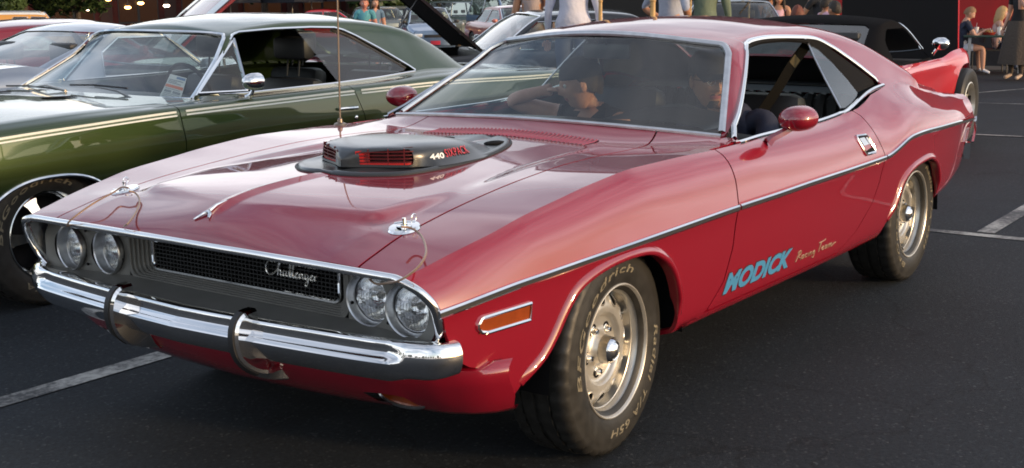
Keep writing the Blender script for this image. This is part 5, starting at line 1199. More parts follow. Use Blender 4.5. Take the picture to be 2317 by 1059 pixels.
def cap_on(root, T, brim=True, m=None):
    mb = MB(); V = []; F = []
    n = 26
    for i in range(9):
        t = .5*math.pi*i/8
        for j in range(n):
            a = 2*math.pi*j/n; r = math.sin(t)**.8; V.append((.104*r*math.cos(a)-.006, .086*r*math.sin(a), .034+.100*math.cos(t)**.85))
    for i in range(8):
        for j in range(n): F.append((i*n+j, (i+1)*n+j, (i+1)*n+(j+1) % n, i*n+(j+1) % n))
    V, F = weld(np.array(V), F, 1e-6); o = mk('cap', T(V), F, m or M_cap, root)
    if brim:
        P = []
        for a in np.linspace(-1.15, 1.15, 14):
            P.append([(.098*math.cos(a)-.006, .084*math.sin(a), .038), (.098*math.cos(a)+.035*math.cos(a), .086*math.sin(a)*1.02, .036-.008*abs(a)), (.098+.070*math.cos(a)**.8 if math.cos(a) > 0 else .098, .088*math.sin(a), .026-.016*abs(a))])
        V, F = grid(np.array(P)); mk('cap_brim', T(V), F, m or M_cap, o)
    return o
# ================================================================== inside the red car
V, F = clip(shV, shF, ff(f_ws, f_back, f_win, lambda P: np.where(P[:, 0] > .40, P[:, 2]-.90, 1))); V = V-vnorm(V, F)*.022; mk('headliner', *weld(*join((V, F), mirror(V, F))), mat('headliner_grey', (.045, .047, .05), .85), RED)
for sg in (1, -1):
    for q in (door, clip(*quart, lambda P: np.minimum(P[:, 2]-.40, P[:, 0]+1.5))):
        V = q[0]-vnorm(*q)*.045; q2 = (V, q[1]); q2 = q2 if sg > 0 else mirror(*q2); mk('inner_panel', *q2, M_vinyl, RED)
mb = MB(); P = []
for y in np.linspace(-.80, .80, 16):
    e = (abs(y)/.8)**2; P.append([(.60-.12*e, y, .905-.02*e), (.42-.10*e, y, .912-.03*e), (.22, y, .905-.03*e), (.12, y, .885-.03*e), (.09, y, .80), (.14, y, .62)])
V, F = grid(np.array(P), True); mk('dashboard', V, F, mat('dash_vinyl', (.020, .022, .026), .38), RED)
mb = MB()
for t in np.linspace(-1, 1, 12): pass
V = [(.10+.07*math.cos(a)*0+.0, 0, 0) for a in (0,)]
P = []
for u in np.linspace(0, 1, 8): P.append([(.02+.30*u, .36+.26*math.cos(t), .895+.055*math.sin(t)*(1-.5*u)) for t in np.linspace(0, math.pi, 12)])
V, F = grid(np.array(P), True); mk('instrument_hood', V, F, mat('dash_vinyl', (.020, .022, .026), .38), RED)
a_ = np.linspace(0, 2*math.pi, 28, endpoint=False); mb = MB(); mb.tube([(-.02+.055*math.cos(q), .36+.195*math.sin(q), .79+.165*math.cos(q)) for q in a_], .011, 7, True)
for q in (0.5, -.5, math.pi): mb.tube([(-.01, .36, .785), (-.02+.05*math.cos(q+1.57), .36+.19*math.sin(q+1.57), .79+.16*math.cos(q+1.57))], .008, 5)
mb.tube([(-.01, .36, .785), (.2, .36, .70)], .025, 8); mb.build('steering_wheel', M_black, RED)
for sy in (.36, -.36):
    b = MB(); b.box((-.34, sy, .42), (.26, .24, .09), bev=.06); b.box((-.66, sy, .66), (.07, .235, .30), Matrix.Translation((-.66, sy, .66)) @ Matrix.Rotation(math.radians(-14), 4, 'Y') @ Matrix.Translation((.66, -sy, -.66)), bev=.06); o = b.build('front_seat', M_vinyl, RED)
b = MB(); b.box((-1.12, 0, .46), (.26, .66, .09), bev=.05); o = b.build('rear_seat', M_vinyl, RED)
b = MB(); b.box((-1.37, 0, .70), (.05, .66, .19), bev=.04); b.build('seat_back', M_vinyl, o)
for k in range(20):
    y = -.62+k*.065; b = MB(); b.tube([(-1.30, y, .56), (-1.315, y, .70), (-1.325, y, .84), (-1.345, y, .885), (-1.38, y, .895)], [.026, .030, .031, .028, .015], 8); b.build('pleat', M_vinyl, o)
P = [[(-1.36, y, .905), (-1.50, y, .918), (-1.80, y, .925)] for y in np.linspace(-.66, .66, 6)]; V, F = grid(np.array(P), True); o = mk('parcel_shelf', V, F, mat('shelf_grey', (.055, .06, .065), .7), RED)
mb = MB(); mb.box((-1.58, .1, .926), (.035, .28, .006), bev=.004); mb.build('speaker_grille', M_satin, o)
pts = crom([(-.80, .560, 1.178), (-.66, .545, 1.085), (-.55, .525, .98), (-.47, .49, .885)], 6); V, F = sweep([tuple(p) for p in pts], [(-.024, -.0012), (-.024, .0012), (.024, .0012), (.024, -.0012)], up=(.45, 1, .35)); o = mk('seat_belt', V, F, mat('belt_webbing', (.006, .0055, .0045), .8, spec=.05), RED)
V, F = sweep([tuple(p) for p in pts[4:7]], [(-.019, .002), (.019, .002), (.019, .003), (-.019, .003)], up=(.45, 1, .35)); mk('belt_tag', V, F, mat('tan_label', (.07, .056, .03), .6, spec=.05), o)
# quarter glass standing in the rear of the side opening, dark weatherstrip behind it
for sg in (1, -1):
    qp = [(-.755, 1.196), (-.70, 1.10), (-.64, .985), (-.60, .902), (-.70, .910), (-.80, .927), (-.925, .952), (-.985, .965), (-.975, 1.02), (-.93, 1.095), (-.865, 1.155), (-.80, 1.188)]
    qp = [(-.748, 1.19), (-.70, 1.12), (-.655, 1.03), (-.628, .965), (-.605, .91), (-.66, .910), (-.75, .921), (-.86, .943), (-.895, .955), (-.885, 1.01), (-.85, 1.085), (-.81, 1.135), (-.77, 1.175)]
    V = [(x, sg*(float(Wl(z))-.022), z) for x, z in qp]; mk('quarter_glass', V, [tuple(range(len(V)))], M_glass, RED, smooth=False)
    mb = MB(); mb.tube([V[i] for i in range(5)], .005, 5); mb.build('glass_edge', M_wtrim, RED)
    o_ = [wallpt(x, z, -.006) for x, z in crom([(-.70, 1.197), (-.80, 1.187), (-.88, 1.158), (-.95, 1.112), (-1.06, 1.04), (-1.165, .972)], 4)]
    i_ = [(x, float(Wl(z))-.03, z) for x, z in crom([(-.72, 1.180), (-.785, 1.150), (-.84, 1.10), (-.885, 1.03), (-.905, .98), (-.92, .955)], 4)]
    V, F = grid(np.array([[(p[0], sg*p[1], p[2]), (.5*(p[0]+q[0]), sg*(.5*(p[1]+q[1])+.004), .5*(p[2]+q[2])), (q[0], sg*q[1], q[2])] for p, q in zip(o_, i_)]), sg > 0); mk('quarter_weatherstrip', V, F, M_dark, RED)
    P_ = [wallpt(x, z, -.02) for x, z in crom([(.10, 1.085), (-.023, 1.148), (-.085, 1.182), (-.25, 1.203), (-.45, 1.205), (-.576, 1.20), (-.72, 1.19)], 4)]; mb = MB(); mb.tube([(x, sg*y, z) for x, y, z in P_], .011, 6); mb.build('roof_weatherstrip', M_dark, RED)
mb = MB(); mb.box((.02, 0, 1.168), (.008, .115, .032), bev=.006); mb.tube([(.05, 0, 1.225), (.02, 0, 1.19)], .006, 5); mb.build('rear_view_mirror', mat('mirror_back', (.06, .06, .065), .3), RED)
# driver: black cap, glasses, moustache and goatee; looks out over his left
J = dict(pelvis=(-.46, .36, .50), chest=(-.47, .36, .75), neck=(-.40, .335, .915), head=(-.285, .330, 1.035), shL=(-.43, .545, .86), shR=(-.43, .18, .86), elL=(-.22, .62, .68), elR=(-.20, .16, .66), wrL=(-.04, .52, .80), wrR=(-.04, .21, .80),
    hipL=(-.40, .46, .48), hipR=(-.40, .27, .48), knL=(.02, .50, .56), knR=(.02, .24, .56), anL=(.36, .46, .36), anR=(.36, .26, .36), toL=(.48, .46, .42), toR=(.48, .26, .42), floor=.33)
drv, T = person('man in black cap and glasses at the wheel of the red car', J, math.radians(50), math.radians(2), SKIN_T, M_navy, None, None, 'short', hair='short', head_s=1.02, grip=.9)
cap_on(drv, T)
g_ = MB()
for s in (1, -1): g_.tube([T((.096, s*.031+.019*math.cos(t), .004+.014*math.sin(t))) for t in np.linspace(0, 2*math.pi, 14, endpoint=False)], .0014, 5, True); g_.tube([T((.092, s*.050, .008)), T((.05, s*.077, .010)), T((-.005, s*.080, .008))], .0014, 4)
g_.tube([T((.096, .012, .006)), T((.099, 0, .009)), T((.096, -.012, .006))], .0014, 4); g_.build('glasses', M_chrome, drv)
def patch(name, root, T, pts, m, lift=.004, th=.004):
    """small tuft lying on the face"""
    V, F = HEAD[0], HEAD[1]; f = poly_sdf(pts); V2, F2 = clip(V, F, lambda P: np.where(P[:, 0] > .03, -f(P[:, [1, 2]]), -1)); nn = vnorm(V2, F2); return mk(name, T(V2+nn*lift), F2, m, root)
M_mst = mat('dark_whiskers', (.05, .035, .028), .8, bump=(200, .6, .003))
patch('moustache', drv, T, [(-.028, -.058), (-.022, -.047), (0, -.044), (.022, -.047), (.028, -.058), (.018, -.053), (0, -.051), (-.018, -.053)], M_mst); patch('goatee', drv, T, [(-.020, -.075), (.020, -.075), (.022, -.112), (-.022, -.112)], M_mst)
# passenger: profile, cap, bare arm propped with the hand at his chin
J = dict(pelvis=(-.50, -.38, .48), chest=(-.52, -.40, .72), neck=(-.46, -.39, .875), head=(-.375, -.385, .985), shL=(-.47, -.21, .82), shR=(-.47, -.575, .82), elL=(-.25, -.18, .62), elR=(-.30, -.75, .90), wrL=(-.10, -.26, .55), wrR=(-.335, -.575, .950), hdR=(-.350, -.49, .965),
    hipL=(-.42, -.28, .46), hipR=(-.42, -.46, .46), knL=(.0, -.26, .52), knR=(.0, -.48, .52), anL=(.30, -.28, .36), anR=(.30, -.46, .36), toL=(.42, -.28, .40), toR=(.42, -.46, .40), floor=.33)
pas, T = person('passenger in a black cap resting chin on hand inside the red car', J, math.radians(-52), math.radians(8), SKIN, M_blackT, None, None, 'none', hair='short', grip=.9)
cap_on(pas, T, False)
# ================================================================== parking lot
def gz(x, y): return -.02*max(0.0, -(x*.81+y*.586)-6)
def asphalt():
    m = mat('asphalt', (.032, .034, .039), .80, spec=.3); t = m.node_tree; b = t.nodes['Principled BSDF']; nn = t.nodes.new; lk = t.links.new
    tcn = nn('ShaderNodeTexCoord'); ob = tcn.outputs['Object']
    n1 = nn('ShaderNodeTexNoise'); n1.inputs['Scale'].default_value = .55; n1.inputs['Detail'].default_value = 9; n1.inputs['Roughness'].default_value = .62; lk(ob, n1.inputs['Vector'])
    n2 = nn('ShaderNodeTexNoise'); n2.inputs['Scale'].default_value = 55; n2.inputs['Detail'].default_value = 6; n2.inputs['Roughness'].default_value = .8; lk(ob, n2.inputs['Vector'])
    v = nn('ShaderNodeTexVoronoi'); v.inputs['Scale'].default_value = 120; lk(ob, v.inputs['Vector'])
    sp = nn('ShaderNodeMapRange'); sp.inputs['From Min'].default_value = .80; sp.inputs['From Max'].default_value = 1.0; lk(v.outputs['Color'], sp.inputs['Value'])
    r1 = nn('ShaderNodeMapRange'); r1.inputs['From Min'].default_value = .3; r1.inputs['From Max'].default_value = .7; r1.inputs['To Min'].default_value = .68; r1.inputs['To Max'].default_value = 1.4; lk(n1.outputs['Fac'], r1.inputs['Value'])
    r2 = nn('ShaderNodeMapRange'); r2.inputs['From Min'].default_value = .3; r2.inputs['From Max'].default_value = .72; r2.inputs['To Min'].default_value = .45; r2.inputs['To Max'].default_value = 1.65; lk(n2.outputs['Fac'], r2.inputs['Value'])
    ml = nn('ShaderNodeMath'); ml.operation = 'MULTIPLY'; lk(r1.outputs[0], ml.inputs[0]); lk(r2.outputs[0], ml.inputs[1])
    # long wandering cracks
    n4 = nn('ShaderNodeTexNoise'); n4.inputs['Scale'].default_value = 1.6; n4.inputs['Detail'].default_value = 6; lk(ob, n4.inputs['Vector'])
    sc = nn('ShaderNodeVectorMath'); sc.operation = 'SCALE'; sc.inputs['Scale'].default_value = .7; lk(n4.outputs['Color'], sc.inputs[0])
    ad = nn('ShaderNodeVectorMath'); ad.operation = 'ADD'; lk(ob, ad.inputs[0]); lk(sc.outputs[0], ad.inputs[1])
    vc = nn('ShaderNodeTexVoronoi'); vc.feature = 'DISTANCE_TO_EDGE'; vc.inputs['Scale'].default_value = .33; lk(ad.outputs[0], vc.inputs['Vector'])
    cr = nn('ShaderNodeMapRange'); cr.inputs['From Min'].default_value = .0; cr.inputs['From Max'].default_value = .0045; cr.inputs['To Min'].default_value = .62; cr.inputs['To Max'].default_value = 1; lk(vc.outputs['Distance'], cr.inputs['Value'])
    m2 = nn('ShaderNodeMath'); m2.operation = 'MULTIPLY'; lk(ml.outputs[0], m2.inputs[0]); lk(cr.outputs[0], m2.inputs[1])
    # oil stains
    n5 = nn('ShaderNodeTexNoise'); n5.inputs['Scale'].default_value = .9; n5.inputs['Detail'].default_value = 3; lk(ob, n5.inputs['Vector'])
    oi = nn('ShaderNodeMapRange'); oi.inputs['From Min'].default_value = .62; oi.inputs['From Max'].default_value = .72; oi.inputs['To Min'].default_value = 1; oi.inputs['To Max'].default_value = .62; lk(n5.outputs['Fac'], oi.inputs['Value'])
    m3 = nn('ShaderNodeMath'); m3.operation = 'MULTIPLY'; lk(m2.outputs[0], m3.inputs[0]); lk(oi.outputs[0], m3.inputs[1])
    sv = nn('ShaderNodeVectorMath'); sv.operation = 'SCALE'; sv.inputs[0].default_value = (.0155, .0198, .0250); lk(m3.outputs[0], sv.inputs['Scale'])
    mx_ = nn('ShaderNodeMix'); mx_.data_type = 'RGBA'; mx_.inputs[7].default_value = (.15, .15, .155, 1); f_ = nn('ShaderNodeMath'); f_.operation = 'MULTIPLY'; f_.inputs[1].default_value = .45; lk(sp.outputs[0], f_.inputs[0]); lk(f_.outputs[0], mx_.inputs[0]); lk(sv.outputs[0], mx_.inputs[6]); lk(mx_.outputs[2], b.inputs['Base Color'])
    bn = nn('ShaderNodeBump'); bn.inputs['Strength'].default_value = .8; bn.inputs['Distance'].default_value = .006; lk(n2.outputs['Fac'], bn.inputs['Height']); lk(bn.outputs[0], b.inputs['Normal'])
    return m
M_asp = asphalt()
gxs = np.unique(np.concatenate([np.linspace(-400, -60, 12), np.arange(-60, 61, 3.), np.linspace(60, 400, 12)]))
P = np.array([[(x, y, gz(x, y) if -(x*.81+y*.586) < 110 else gz(x, y)) for y in gxs] for x in gxs]); V, F = grid(P, True); mk('parking_lot', V, F, M_asp, kind='structure', smooth=True, sharp=80)
def paint_mat():
    m = mat('worn_road_paint', (.40, .40, .38), .7); t = m.node_tree; b = t.nodes['Principled BSDF']; nn = t.nodes.new; lk = t.links.new; tcn = nn('ShaderNodeTexCoord')
    n = nn('ShaderNodeTexNoise'); n.inputs['Scale'].default_value = 22; n.inputs['Detail'].default_value = 9; n.inputs['Roughness'].default_value = .75; lk(tcn.outputs['Object'], n.inputs['Vector'])
    n2 = nn('ShaderNodeTexNoise'); n2.inputs['Scale'].default_value = 2.5; lk(tcn.outputs['Object'], n2.inputs['Vector']); a = nn('ShaderNodeMath'); a.operation = 'ADD'; lk(n.outputs['Fac'], a.inputs[0]); lk(n2.outputs['Fac'], a.inputs[1])
    r = nn('ShaderNodeMapRange'); r.inputs['From Min'].default_value = .82; r.inputs['From Max'].default_value = 1.12; lk(a.outputs[0], r.inputs['Value'])
    mx_ = nn('ShaderNodeMix'); mx_.data_type = 'RGBA'; mx_.inputs[6].default_value = (.42, .42, .40, 1); mx_.inputs[7].default_value = (.06, .062, .066, 1); lk(r.outputs[0], mx_.inputs[0]); lk(mx_.outputs[2], b.inputs['Base Color']); return m
M_line = paint_mat()
def line(x0, y0, x1, y1, w=.10):
    d = np.array([x1-x0, y1-y0]); L_ = np.linalg.norm(d); n_ = np.array([-d[1], d[0]])/L_*w/2; k = max(2, int(L_/1.5)); rows = []
    for t in np.linspace(0, 1, k):
        c = np.array([x0, y0])+d*t; rows.append([(c[0]+n_[0]*s, c[1]+n_[1]*s, gz(c[0]+n_[0]*s, c[1]+n_[1]*s)+.004) for s in (-1, 1)])
    V, F = grid(np.array(rows)); o = mk('parking_line', V, F, M_line, smooth=False); o['kind'] = 'structure'
line(2.9, -1.195, -2.70, -1.115, .105); line(-2.70, .30, -2.77, 3.6, .085); line(-2.80, .865, -7.72, .86, .10); line(-7.70, -1.3, -7.85, 1.6, .07); line(-11.75, -2.6, -12.0, 1.2, .06); line(-13.5, -2.3, -15.3, -1.75, .05)
for y in (-3.9, -6.7, -9.5, -12.3, 3.6): line(2.9, y, -2.7, y, .10)
line(-2.7, -12.3, -2.7, -1.17, .09)
# ================================================================== other cars in the lot
def gen(L, Wd, H, hood, belt, wb, xb, xh, rh, rb, m, nose_h=None, tail_h=None, kind='sedan', wr=.31, **k):
    w = Wd/2; x1, x0 = L/2, -L/2; nose_h = nose_h or hood-.10; tail_h = tail_h or belt; zp = H-.03*.6
    xm = (xh+rh)/2+.05; wt = H-.135; fl = k.pop('split', .06)
    ra = (xb-.10, belt+.02); rbk = rb if kind in ('suv', 'van') else rb+.28
    fr = np.clip((wt-belt)/(H-hood), .3, .95); xa = xb-.12-(xb-xh)*fr; xc = rb+.10+(rh-rb)*fr
    w1 = [(xb-.16, belt+.02), (xa-.03, wt), (xm+fl/2, wt+.015), (xm+fl/2, belt+.018)]; w2 = [(xm-fl/2, belt+.018), (xm-fl/2, wt+.015), (xc+.02, wt), (rb+.24, belt+.03)]
    P = dict(paint=m, tail=x0, nose=x1, wr=wr, Y=[(x0, .84*w), (x0+.35, .96*w), (-.3, w), (x1-.6, .96*w), (x1, .80*w)], Z=[(x0, tail_h-.20), (0, belt-.18), (x1, nose_h-.14)],
        E=[(x1, .70*w, nose_h), (x1-.35, .80*w, nose_h+.4*(hood-nose_h)), (xb, .87*w, hood), (xb-.3, .885*w, belt), (0, .885*w, belt), (rb, .87*w, max(tail_h, belt)), (x0+.15, .80*w, tail_h), (x0, .78*w, tail_h-.03)], ang=[(x0, 30), (x1, 32)],
        roof=[(xb+.10, hood-.02), (xb, hood+.03), (xh, H-.05), (xh-.12, H-.02), ((xh+rh)/2, H), (rh+.05, H-.03), (rh, H-.05), (rb, tail_h+.03), (rb-.10, tail_h-.03)], crown=[(xb, .10), (xh, .12), (rh, .12), (rb, .08)],
        p0y=[(xb+.1, .84*w), (xb, .80*w), (xh, .64*w), (rh, .64*w), (rb, .76*w)], zb=[(x0, .36), (0, .24), (x1, .30)], lean=k.pop('lean', .42), ws=(xb+.04, xb-.10, .78*w, xh+.02, xh-.03, .62*w), bk=(rb, rb+.06, .70*w, rh-.03, rh+.02, .58*w),
        win=k.pop('win', [w1, w2]), hood=[(x1, .02), (xb, .03)], deck=[(x0, .015), (rb, .02)], arches=[(wb/2+k.get('ax', 0), wr+.045, wr*2+.045), (-wb/2+k.get('ax', 0), wr+.045, wr*2+.045)], rests=k.pop('rests', True), tuck=.8)
    k.pop('ax', None); P.update(k); return P
M_lens = mat('clear_lamp', (.75, .76, .76), .12, .3, .5); M_tail = mat('red_lens', (.25, .008, .008), .2); M_plate = mat('plate_white', (.7, .7, .7), .5); M_plast = mat('dark_plastic', (.03, .03, .032), .5)
def fittings(root, P, Q, lamps='wide', plate=None, grille=True):
    x1, x0 = P['nose'], P['tail']; zn = float(Q['ze'](x1)); w = float(Q['yt'](x1)); zr_ = float(Q['ze'](x0)); wt = float(Q['yt'](x0)); b = P.get('bulge', .05)
    for sg in (1, -1):
        mb = MB()
        if lamps == 'round': mb.lathe([(.085, -.05), (.085, .02), (.07, .035), (.001, .045)], 20, 'X', Matrix.Translation((x1+.03, sg*w*.74, zn-.13)))
        else: mb.box((x1+.012, sg*w*.76, zn-.13), (.06, w*.19, .055), bev=.03)
        mb.build('headlight', M_lens, root)
        mb = MB(); mb.box((x0-.02, sg*wt*.72, zr_-.16), (.05, wt*.20, .06), bev=.02); mb.build('tail_light', M_tail, root)
        mb = MB(); ym = float(Q['ye'](P['ws'][1]))+.10; mb.ball((P['ws'][1]-.12, sg*ym, float(Q['ze'](P['ws'][1]))+.07), (.05, .09, .06), 10); mb.tube([(P['ws'][1]-.1, sg*(ym-.14), float(Q['ze'](P['ws'][1]))+.02), (P['ws'][1]-.12, sg*ym, float(Q['ze'](P['ws'][1]))+.05)], .018, 5); mb.build('door_mirror', P.get('mirror_m', P['paint']), root)
        mb = MB(); xq = P.get('hx', P['win'][0][2][0]+.10); yq = float(Q['ye'](xq))+.045; mb.box((xq, sg*(yq+.02), float(Q['ze'](xq))-.10), (.09, .014, .014), bev=.008); mb.build('door_handle', P.get('handle_m', P['paint']), root)
    if grille: mb = MB(); mb.box((x1+b+.015, 0, zn-.15), (.03, w*.50, .045), bev=.02); mb.build('grille', M_plast, root); mb = MB(); mb.box((x1+b+.03, 0, zn-.115), (.02, w*.46, .008)); mb.build('grille_bar', M_chrome, root)
    mb = MB(); V, F = sweep([(x1-.10, -w-.03, .46), (x1+.05, -w*.8, .46), (x1+b+.07, 0, .46), (x1+.05, w*.8, .46), (x1-.10, w+.03, .46)], [(-.02, -.09), (.02, -.08), (.035, 0), (.02, .07), (-.02, .08)], up=(0, 0, 1)); mb.add(V, F); mb.build('front_bumper', P.get('bumper_m', P['paint']), root)
    mb = MB(); V, F = sweep([(x0+.10, wt+.03, .50), (x0-.05, wt*.8, .50), (x0-b-.07, 0, .50), (x0-.05, -wt*.8, .50), (x0+.10, -wt-.03, .50)], [(-.02, -.09), (.02, -.08), (.035, 0), (.02, .07), (-.02, .08)], up=(0, 0, 1)); mb.add(V, F); mb.build('rear_bumper', P.get('bumper_m', P['paint']), root)
    mb = MB(); mb.box((x1+b+.115, 0, .45), (.006, .15, .06)); mb.build('number_plate', plate or M_plate, root)
def put(name, label, x, y, az, P, lamps='wide', plate=None, cat='car', dz=0.0, group='cars parked in the background', grille=True):
    r = thing(name, label, cat, (x, y, gz(x, y)+dz), math.radians(az), group); Q = car(r, P); fittings(r, P, Q, lamps, plate, grille); return r, Q
M_silver = paint('silver_paint', (.34, .36, .40), .30, .6); M_maroon = paint('maroon_paint', (.17, .012, .026), .35); M_yel = paint('yellow_paint', (.55, .27, .045), .4); M_white = paint('white_paint', (.62, .63, .62), .4); M_blue = paint('steel_blue_paint', (.14, .21, .33), .32, .4)
M_gry = paint('grey_green_paint', (.20, .23, .22), .35, .4); M_blk = paint('black_paint', (.012, .013, .015), .3); M_coral = paint('coral_paint', (.42, .16, .14), .35, .3); M_dkg = paint('dark_green_grey', (.10, .13, .12), .35, .3); M_ltb = paint('pale_blue_paint', (.30, .36, .44), .35, .4); M_sil2 = paint('light_silver_paint', (.50, .53, .53), .35, .4); M_vred = paint('bright_red_paint', (.42, .008, .016), .33)
# silver sports coupe on the far side of the green one, facing away
P = gen(4.5, 1.76, 1.20, .80, .80, 2.49, .50, .06, -.42, -1.15, M_silver, nose_h=.66, tail_h=.86, wr=.33, lean=.55, seats=(-.28,), rests=True, tuck=1.0)
P['E'] = [(2.25, .55, .62), (1.9, .68, .74), (1.45, .74, .83), (1.05, .76, .83), (.6, .775, .79), (.3, .78, .79), (-.3, .775, .79), (-.8, .765, .84), (-1.25, .76, .93), (-1.7, .73, .90), (-2.25, .64, .78)]; P['Z'] = [(-2.25, .60), (0, .58), (2.25, .54)]
P['win'] = [[(.36, .81), (.10, 1.085), (-.33, 1.09), (-.52, .99), (-.60, .82)]]; P['split'] = 0
put('sports_coupe', 'silver sports coupe seen through and left of the green coupe', -1.70, -5.75, 180, P, 'round', group=None)
P = gen(5.0, 1.9, 1.20, .80, .82, 2.85, .75, .25, -.95, -2.2, M_maroon, tail_h=.82, wr=.33, lean=.30, bumper_m=M_chrome, hood_up=True); P['win'] = [[(.58, .84), (.30, 1.03), (-.55, 1.05), (-.78, .99), (-.92, .85)]]
FBK, FQ = put('fastback_car', 'dark red fastback with white-striped bonnet raised, behind the silver coupe', -3.39, -8.60, 153, P, 'round', group=None); FP = P
# white saloon and the yellow and white utility wagon at far left
P = gen(4.4, 1.75, 1.36, .92, .90, 2.6, .85, .25, -.95, -1.5, M_white); r, Q = put('white_saloon', 'white saloon at the left edge in front of the yellow wagon', -4.9, -12.3, 135, P); r.scale = (.9, .9, .80)
P = gen(4.6, 1.8, 1.78, 1.05, 1.08, 2.6, .85, .50, -2.0, -2.15, M_yel, kind='suv', wr=.36, lean=.18, seats=(-.2, -1.0)); P['roof_split'] = True
P['win'] = [[(.68, 1.10), (.52, 1.58), (.10, 1.60), (.10, 1.10)], [(-.0, 1.10), (-.0, 1.60), (-.42, 1.60), (-.42, 1.10)], [(-.85, 1.10), (-.85, 1.60), (-1.92, 1.59), (-1.98, 1.12)]]
r, Q = put('utility_wagon', 'yellow utility wagon with a white roof before the dark red building', -13.2, -24.4, 148, P, 'round', cat='wagon'); r.scale = (.80, .80, .76)
V = []; rows = []
for x in np.linspace(.52, -2.08, 16): rows.append([(x, y, Q['zs'](x, y)+.008) for y in np.linspace(-.60, .60, 9)])
V, F = grid(np.array(rows), True); mk('white_roof', V, F, M_white, r)
for sg in (1, -1):
    rows = [[(x, sg*a[1], a[2]) for a in [(0, float(Q['S'][int(np.argmin(np.abs(Q['sx']-x)))][k_][1])+.008, float(Q['S'][int(np.argmin(np.abs(Q['sx']-x)))][k_][2])+.006) for k_ in range(6, 11)]] for x in np.linspace(.50, -2.05, 12)]; V, F = grid(np.array(rows), sg > 0); mk('white_roof_edge', V, F, M_white, r)
# small blue people-carrier and the hatchback behind it
P = gen(3.9, 1.68, 1.52, 1.00, .96, 2.48, 1.05, .30, -1.5, -1.75, M_blue, nose_h=.80, kind='van', wr=.29, lean=.30, mirror_m=M_plast); put('blue_hatchback', 'small steel blue hatchback facing the camera with a red plate', -26.7, -23.1, 46, P, dz=-.12, plate=mat('red_plate', (.50, .03, .06), .5))
P = gen(4.1, 1.68, 1.46, .95, .95, 2.5, .95, .30, -1.3, -1.7, M_gry, kind='van', wr=.29); put('grey_hatchback', 'grey green hatchback half hidden behind the small blue one', -31.2, -29.1, 62, P)
P = gen(4.6, 1.75, 1.50, .95, .95, 2.6, .95, .30, -1.4, -1.9, M_gry, kind='van', wr=.29); put('grey_estate', 'dark grey estate whose roof shows above the small blue hatchback', -37.5, -32.9, 120, P)
# black car with the bonnet up
P = gen(4.9, 1.88, 1.30, .86, .87, 2.8, .80, .25, -.85, -1.7, M_blk, nose_h=.78, wr=.33, bumper_m=M_chrome, hood_up=True)
r, Q = put('black_muscle_car', 'black car with its bonnet propped open beyond the green coupe', -6.95, -5.05, -40, P, 'round', group=None, dz=-.05)
def raised_hood(r, Q, P, deg, m, under, w=.78, stripes=None):
    x1 = P['nose']; xb = P['ws'][0]+.06; L_ = x1-xb-.05; a = math.radians(deg); z0 = float(Q['ze'](xb))+.04; rows = []
    f = lambda s, y, h: (xb+s*math.cos(a)-h*math.sin(a), y, z0+s*math.sin(a)+h*math.cos(a))
    for s in np.linspace(0, L_, 8): rows.append([f(s, y*(w-.10*s/L_), .03*(1-(y)**2)-.06*(s/L_)**3) for y in np.linspace(-1, 1, 9)])
    V, F = grid(np.array(rows), True); o = mk('raised_hood', *rim(V, F, .03), m, r)
    rows = [[f(s, y*(w-.12-.10*s/L_), -.025-.06*(s/L_)**3) for y in (-1, -.4, 0, .4, 1)] for s in np.linspace(.05, L_-.05, 6)]; V, F = grid(np.array(rows)); mk('hood_lining', V, F, under, o)
    if stripes:
        for y0, y1 in ((-.98, -.70), (.70, .98)):
            rows = [[f(s, y*(w-.10*s/L_), .012+.03*(1-y*y)-.06*(s/L_)**3) for y in np.linspace(y0, y1, 4)] for s in np.linspace(0, L_, 8)]; V, F = grid(np.array(rows), True); mk('hood_stripe', V, F, stripes, o)
            rows = [[f(s, y*(w-.10*s/L_), -.035-.06*(s/L_)**3) for y in np.linspace(y0, y1, 4)] for s in np.linspace(0, L_, 8)]; V, F = grid(np.array(rows), False); mk('hood_stripe', V, F, stripes, o)
    mb = MB(); mb.box(((xb+x1)/2, 0, z0-.34), (L_/2-.06, w-.12, .06)); mb.box(((xb+x1)/2-.1, 0, z0-.20), (.34, .24, .11), bev=.03); mb.build('engine_bay', M_dark, r); mb = MB(); mb.lathe([(.19, 0), (.20, .03), (.20, .06), (.16, .08), (.001, .08)], 24, 'Z', Matrix.Translation(((xb+x1)/2, 0, z0-.09))); mb.build('air_cleaner', M_chrome, r)
    mb = MB(); mb.tube([f(L_*.55, w*.75, -.03), ((xb+x1)/2+.3, w*.75, z0-.10)], .008, 6); mb.build('hood_prop', M_satin, r)
raised_hood(r, Q, P, 42, M_blk, M_dark)
raised_hood(FBK, FQ, FP, 40, M_maroon, M_maroon, stripes=M_white)
# the middle distance
P = gen(4.6, 1.78, 1.38, .92, .91, 2.65, .92, .25, -.95, -1.6, M_coral, nose_h=.74); put('coral_sedan', 'coral pink saloon parked behind the black car with raised bonnet', -23.8, -17.5, 56, P)
P = gen(4.7, 1.85, 1.75, 1.05, 1.02, 2.7, .95, .35, -1.9, -2.2, M_dkg, kind='suv', wr=.36, lean=.25); put('dark_suv', 'dark green off-roader parked behind the coral saloon', -40.6, -31.9, 100, P)
P = gen(4.6, 1.85, 1.80, 1.05, 1.05, 2.8, 1.35, .55, -2.0, -2.2, M_blue, kind='van', wr=.33, lean=.25); put('blue_van', 'blue people carrier just right of the dark off-roader', -36.3, -26.9, 62, P, cat='van')
P = gen(4.5, 1.8, 1.68, 1.02, 1.02, 2.65, .95, .40, -1.9, -2.15, M_sil2, kind='suv', wr=.36, lean=.25, mirror_m=M_plast); r, Q = put('silver_suv', 'silver off-roader with roof bars between the two standing men', -20.2, -11.8, 128, P)
